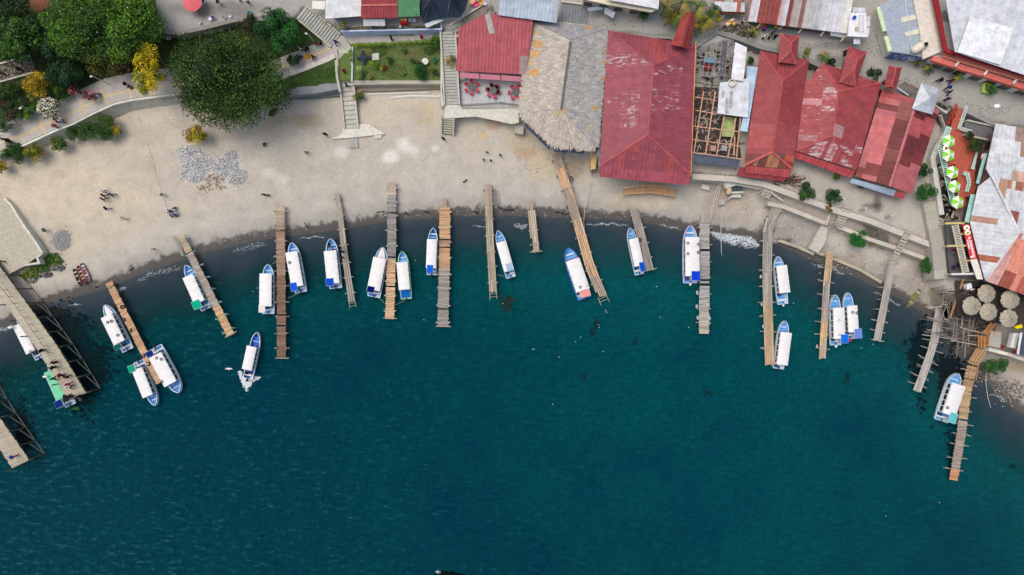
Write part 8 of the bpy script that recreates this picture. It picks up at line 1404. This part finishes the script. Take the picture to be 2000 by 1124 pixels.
tag(m.build('wooden_rack', 'wood'), 'small slatted rack beside the kinked pier at the waterline', 'rack')
t = MB(); t.bar(W(1156, 345, 1.6), W(1165, 300, 2.4), .1, .1, srgb(90, 60, 50))
for k in range(12): p = W(1166-k*.2, 300+k*3.4, 2.2); t.bar(p-Vector((.35, 0, 0)), p+Vector((.35, 0, 0)), .1, .08, jit(srgb(90, 70, 64), .3))
tag(t.build('dark_ladder', 'wood'), 'dark wooden ladder along the left edge of the large maroon roof', 'ladder')
m = MB()
for k in range(4): m.bar(W(966+k*.9, 368+k, 1.25), W(968+k*.9, 408, 1.2), .06, .06, jit(srgb(120, 116, 112), .2))
tag(m.build('pole_bundle', 'wood'), 'bundle of thin poles lying beside the long ladder-ended pier', 'poles')
# ---------------------------------------------------------------- foam, weeds, painted pier shade, floats on the lake
def foam(label, line, wd, n, size=.09, name='foam', kx=1.0):
    m = MB(); P = [W(x, y, .03) for x, y in dense(line, 6)]
    for _ in range(int(n*.75)):
        i = random.random()*(len(P)-1.001); a = P[int(i)]; b = P[int(i)+1]; t = i-int(i); e = math.sin(math.pi*i/(len(P)-1))**.5; p = a+(b-a)*t+Vector((0, random.gauss(0, wd*e*1.3)+.12*math.sin(i*1.7), 0)); p.x += random.gauss(0, .12); s = size*.55*random.uniform(.3, 1.5)*(.5+.5*e); an = random.uniform(0, 6); p.z = .02+random.uniform(0, .03); k = random.randint(4, 6)
        m.add([p+Vector((math.cos(an+j*6.283/k)*s*random.uniform(.6, 1.5)*1.6, math.sin(an+j*6.283/k)*s*random.uniform(.5, 1.1), 0)) for j in range(k)], [tuple(range(k))], jit(srgb(205, 214, 220), .2))
    return tag(m.build(name, 'stone'), label, kind='stuff')
foam('breaking wave foam between the straight and kinked piers', [(1388, 455), (1410, 460), (1435, 463), (1460, 468), (1482, 480)], .42, 2200, .1); foam('second foam line between the straight and kinked piers', [(1392, 462), (1430, 472), (1475, 486)], .2, 420, .08)
for l, ln, wd, n in (('foam burst against the shortest pier', [(1004, 441), (1018, 444), (1030, 440)], .18, 260), ('thin foam line left of the narrow grey pier', [(586, 467), (605, 464), (634, 463)], .04, 160), ('lacy foam left of the dark brown pier', [(455, 493), (480, 484), (502, 479), (520, 478)], .22, 260), ('lacy foam left of the turquoise-post pier', [(268, 551), (290, 537), (320, 530), (356, 522)], .22, 320), ('foam patch left of the white-nosed boat', [(134, 597), (145, 597), (158, 593)], .06, 90), ('foam touching the tan pier', [(226, 570), (236, 566), (246, 562)], .12, 160), ('foam under the big double pier', [(-10, 648), (12, 642), (34, 636)], .16, 320), ('foam line right of the bending pier', [(1144, 440), (1170, 438), (1200, 438), (1226, 442)], .07, 340), ('foam line left of the widest boat', [(1290, 440), (1310, 444), (1330, 449)], .08, 160), ('foam at the slim pier', [(1590, 518), (1605, 522), (1622, 522), (1636, 530), (1650, 537)], .14, 360), ('foam at the thin pier', [(1705, 572), (1722, 576), (1740, 588), (1760, 598)], .12, 240), ('foam patch right of the last pier', [(1942, 772), (1952, 778), (1964, 784)], .1, 110), ('faint foam between the long piers', [(922, 442), (950, 443)], .03, 50)): foam(l, ln, wd, n, .06)
foam('churned white wake behind the moving boat', [(468, 726), (471, 738), (478, 746), (484, 748), (494, 742), (508, 736)], .2, 900, .13, 'wake'); foam('white froth right behind the motor of the moving boat', [(474, 744), (481, 750), (489, 746)], .4, 900, .14, 'wake')
foam('white splash at the bottom edge of the photo', [(852, 1117), (858, 1121)], .1, 60, .09, 'splash')
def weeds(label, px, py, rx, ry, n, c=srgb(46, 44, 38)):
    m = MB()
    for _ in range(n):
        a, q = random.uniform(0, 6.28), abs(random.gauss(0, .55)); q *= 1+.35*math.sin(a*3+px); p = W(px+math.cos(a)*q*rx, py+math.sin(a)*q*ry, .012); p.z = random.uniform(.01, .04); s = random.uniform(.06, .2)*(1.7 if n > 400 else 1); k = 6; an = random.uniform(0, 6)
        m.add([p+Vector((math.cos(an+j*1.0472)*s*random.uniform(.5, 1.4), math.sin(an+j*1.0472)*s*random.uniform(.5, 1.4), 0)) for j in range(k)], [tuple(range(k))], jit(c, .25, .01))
    tag(m.build('weed_patch', 'cloth'), label, kind='stuff')  # some patches beside the piers also paint in shade on the water
WC = srgb(8, 44, 48)
weeds('brown weed patch off the end of the ladder-ended pier', 990, 594, 11, 15, 330, srgb(30, 46, 44)); weeds('dark weed patch off the bending pier, upper part', 1164, 634, 6, 13, 90, WC); weeds('dark weed patch off the bending pier, lower part', 1157, 650, 7, 7, 60, WC); weeds('dark weed spot in open water', 1241, 668, 5, 9, 30, WC); weeds('small dark weed spot left of centre open water', 1141, 737, 5, 7, 34, WC); weeds('dark weed spot in the middle of the open water', 1383, 768, 12, 6, 40, WC); weeds('dark weed patch left of the stick-lined pier', 1655, 735, 12, 14, 50, WC); weeds('dark weed patch near the right edge of the lake', 1978, 912, 7, 5, 34, WC)
weeds('dark weed and painted shade beside the big double pier', 172, 722, 40, 62, 2400, srgb(3, 28, 34)); weeds('dark weed and painted shade near shore beside the big double pier', 128, 650, 30, 40, 1300, srgb(12, 30, 34)); weeds('dark submerged rocks and painted shade beside the stick-lined pier', 1795, 700, 16, 70, 1300, srgb(8, 30, 38)); weeds('painted pier and boat shade between the last two piers', 1850, 730, 20, 40, 900, srgb(14, 26, 32)); weeds('painted pier shade on the water left of the last pier', 1856, 870, 9, 60, 300, srgb(3, 40, 48)); weeds('dark mass along the lower left pier', 45, 840, 18, 46, 420, srgb(10, 28, 34)); weeds('weed at the waterline beside the big double pier', 105, 610, 40, 14, 320, srgb(36, 38, 38)); weeds('dark floating object at the bottom edge', 880, 1122, 22, 5, 240, srgb(6, 12, 10))  # masses beside the piers also paint in the shade cast on the water
for l, lines in (('brown weed strands on the wet sand between middle piers', [(735, 416), (750, 413)]), ('weed strand at the shore right of the green-topped pier', [(790, 415), (799, 420)]), ('weed strand at the shore by the orange pier', [(828, 413), (840, 417)]), ('weed clump right of the orange pier', [(922, 412), (935, 418)]), ('weed strands near the shortest pier', [(976, 405), (990, 412), (1004, 410)]), ('weed clump left of the bending pier', [(1085, 415), (1110, 420)]), ('weed strand right of the dark brown pier', [(594, 436), (602, 444)]), ('weed strand by the tan pier', [(186, 562), (192, 560)]), ('weed clump near the tan pier', [(130, 582), (137, 580)]), ('weed stick on the sand near the tan pier', [(254, 530), (262, 522)])):
    m = MB(); P = [G(x, y, .03) for x, y in dense(lines, 4)]
    for p, q in zip(P[:-1], P[1:]): m.tube(p+Vector((0, random.uniform(-.1, .1), 0)), q, random.uniform(.06, .14), random.uniform(.04, .12), jit(srgb(40, 34, 28), .2), 5)
    tag(m.build('weed_strand', 'wood'), l, 'weed')
fl = MB()
for x, y in ((982, 593), (1183, 607), (1185, 610), (1169, 635), (1170, 640), (1124, 668), (1134, 659), (1040, 683), (1043, 682), (1092, 698), (1283, 560), (1290, 620), (1178, 687), (828, 625), (494, 570), (503, 563), (811, 509), (1410, 498), (1550, 593), (1682, 680), (1705, 673), (895, 409), (1080, 790), (1730, 1008), (1835, 982), (1825, 560), (1540, 412), (1345, 640)):
    p = W(x, y, .04); fl.blob(p, .09, .07, .05, srgb(200, 208, 206), 6, 4, .2)
tag(fl.build('floating_litter', 'plastic'), 'tiny white bits of litter floating on the lake', kind='stuff')
BAD = [(o.name, len(o['label'].split())) for o in bpy.data.objects if 'label' in o and not (4 <= len(o['label'].split()) <= 16)]
for b in BAD: print('LABEL LEN', b, bpy.data.objects[b[0]]['label'])
_s = {}
for o in bpy.data.objects:
    if 'label' in o and o.get('kind') != 'stuff': _s.setdefault(o['label'], []).append(o.name)
for k, v in _s.items():
    if len(v) > 1: print('SAME', len(v), k)
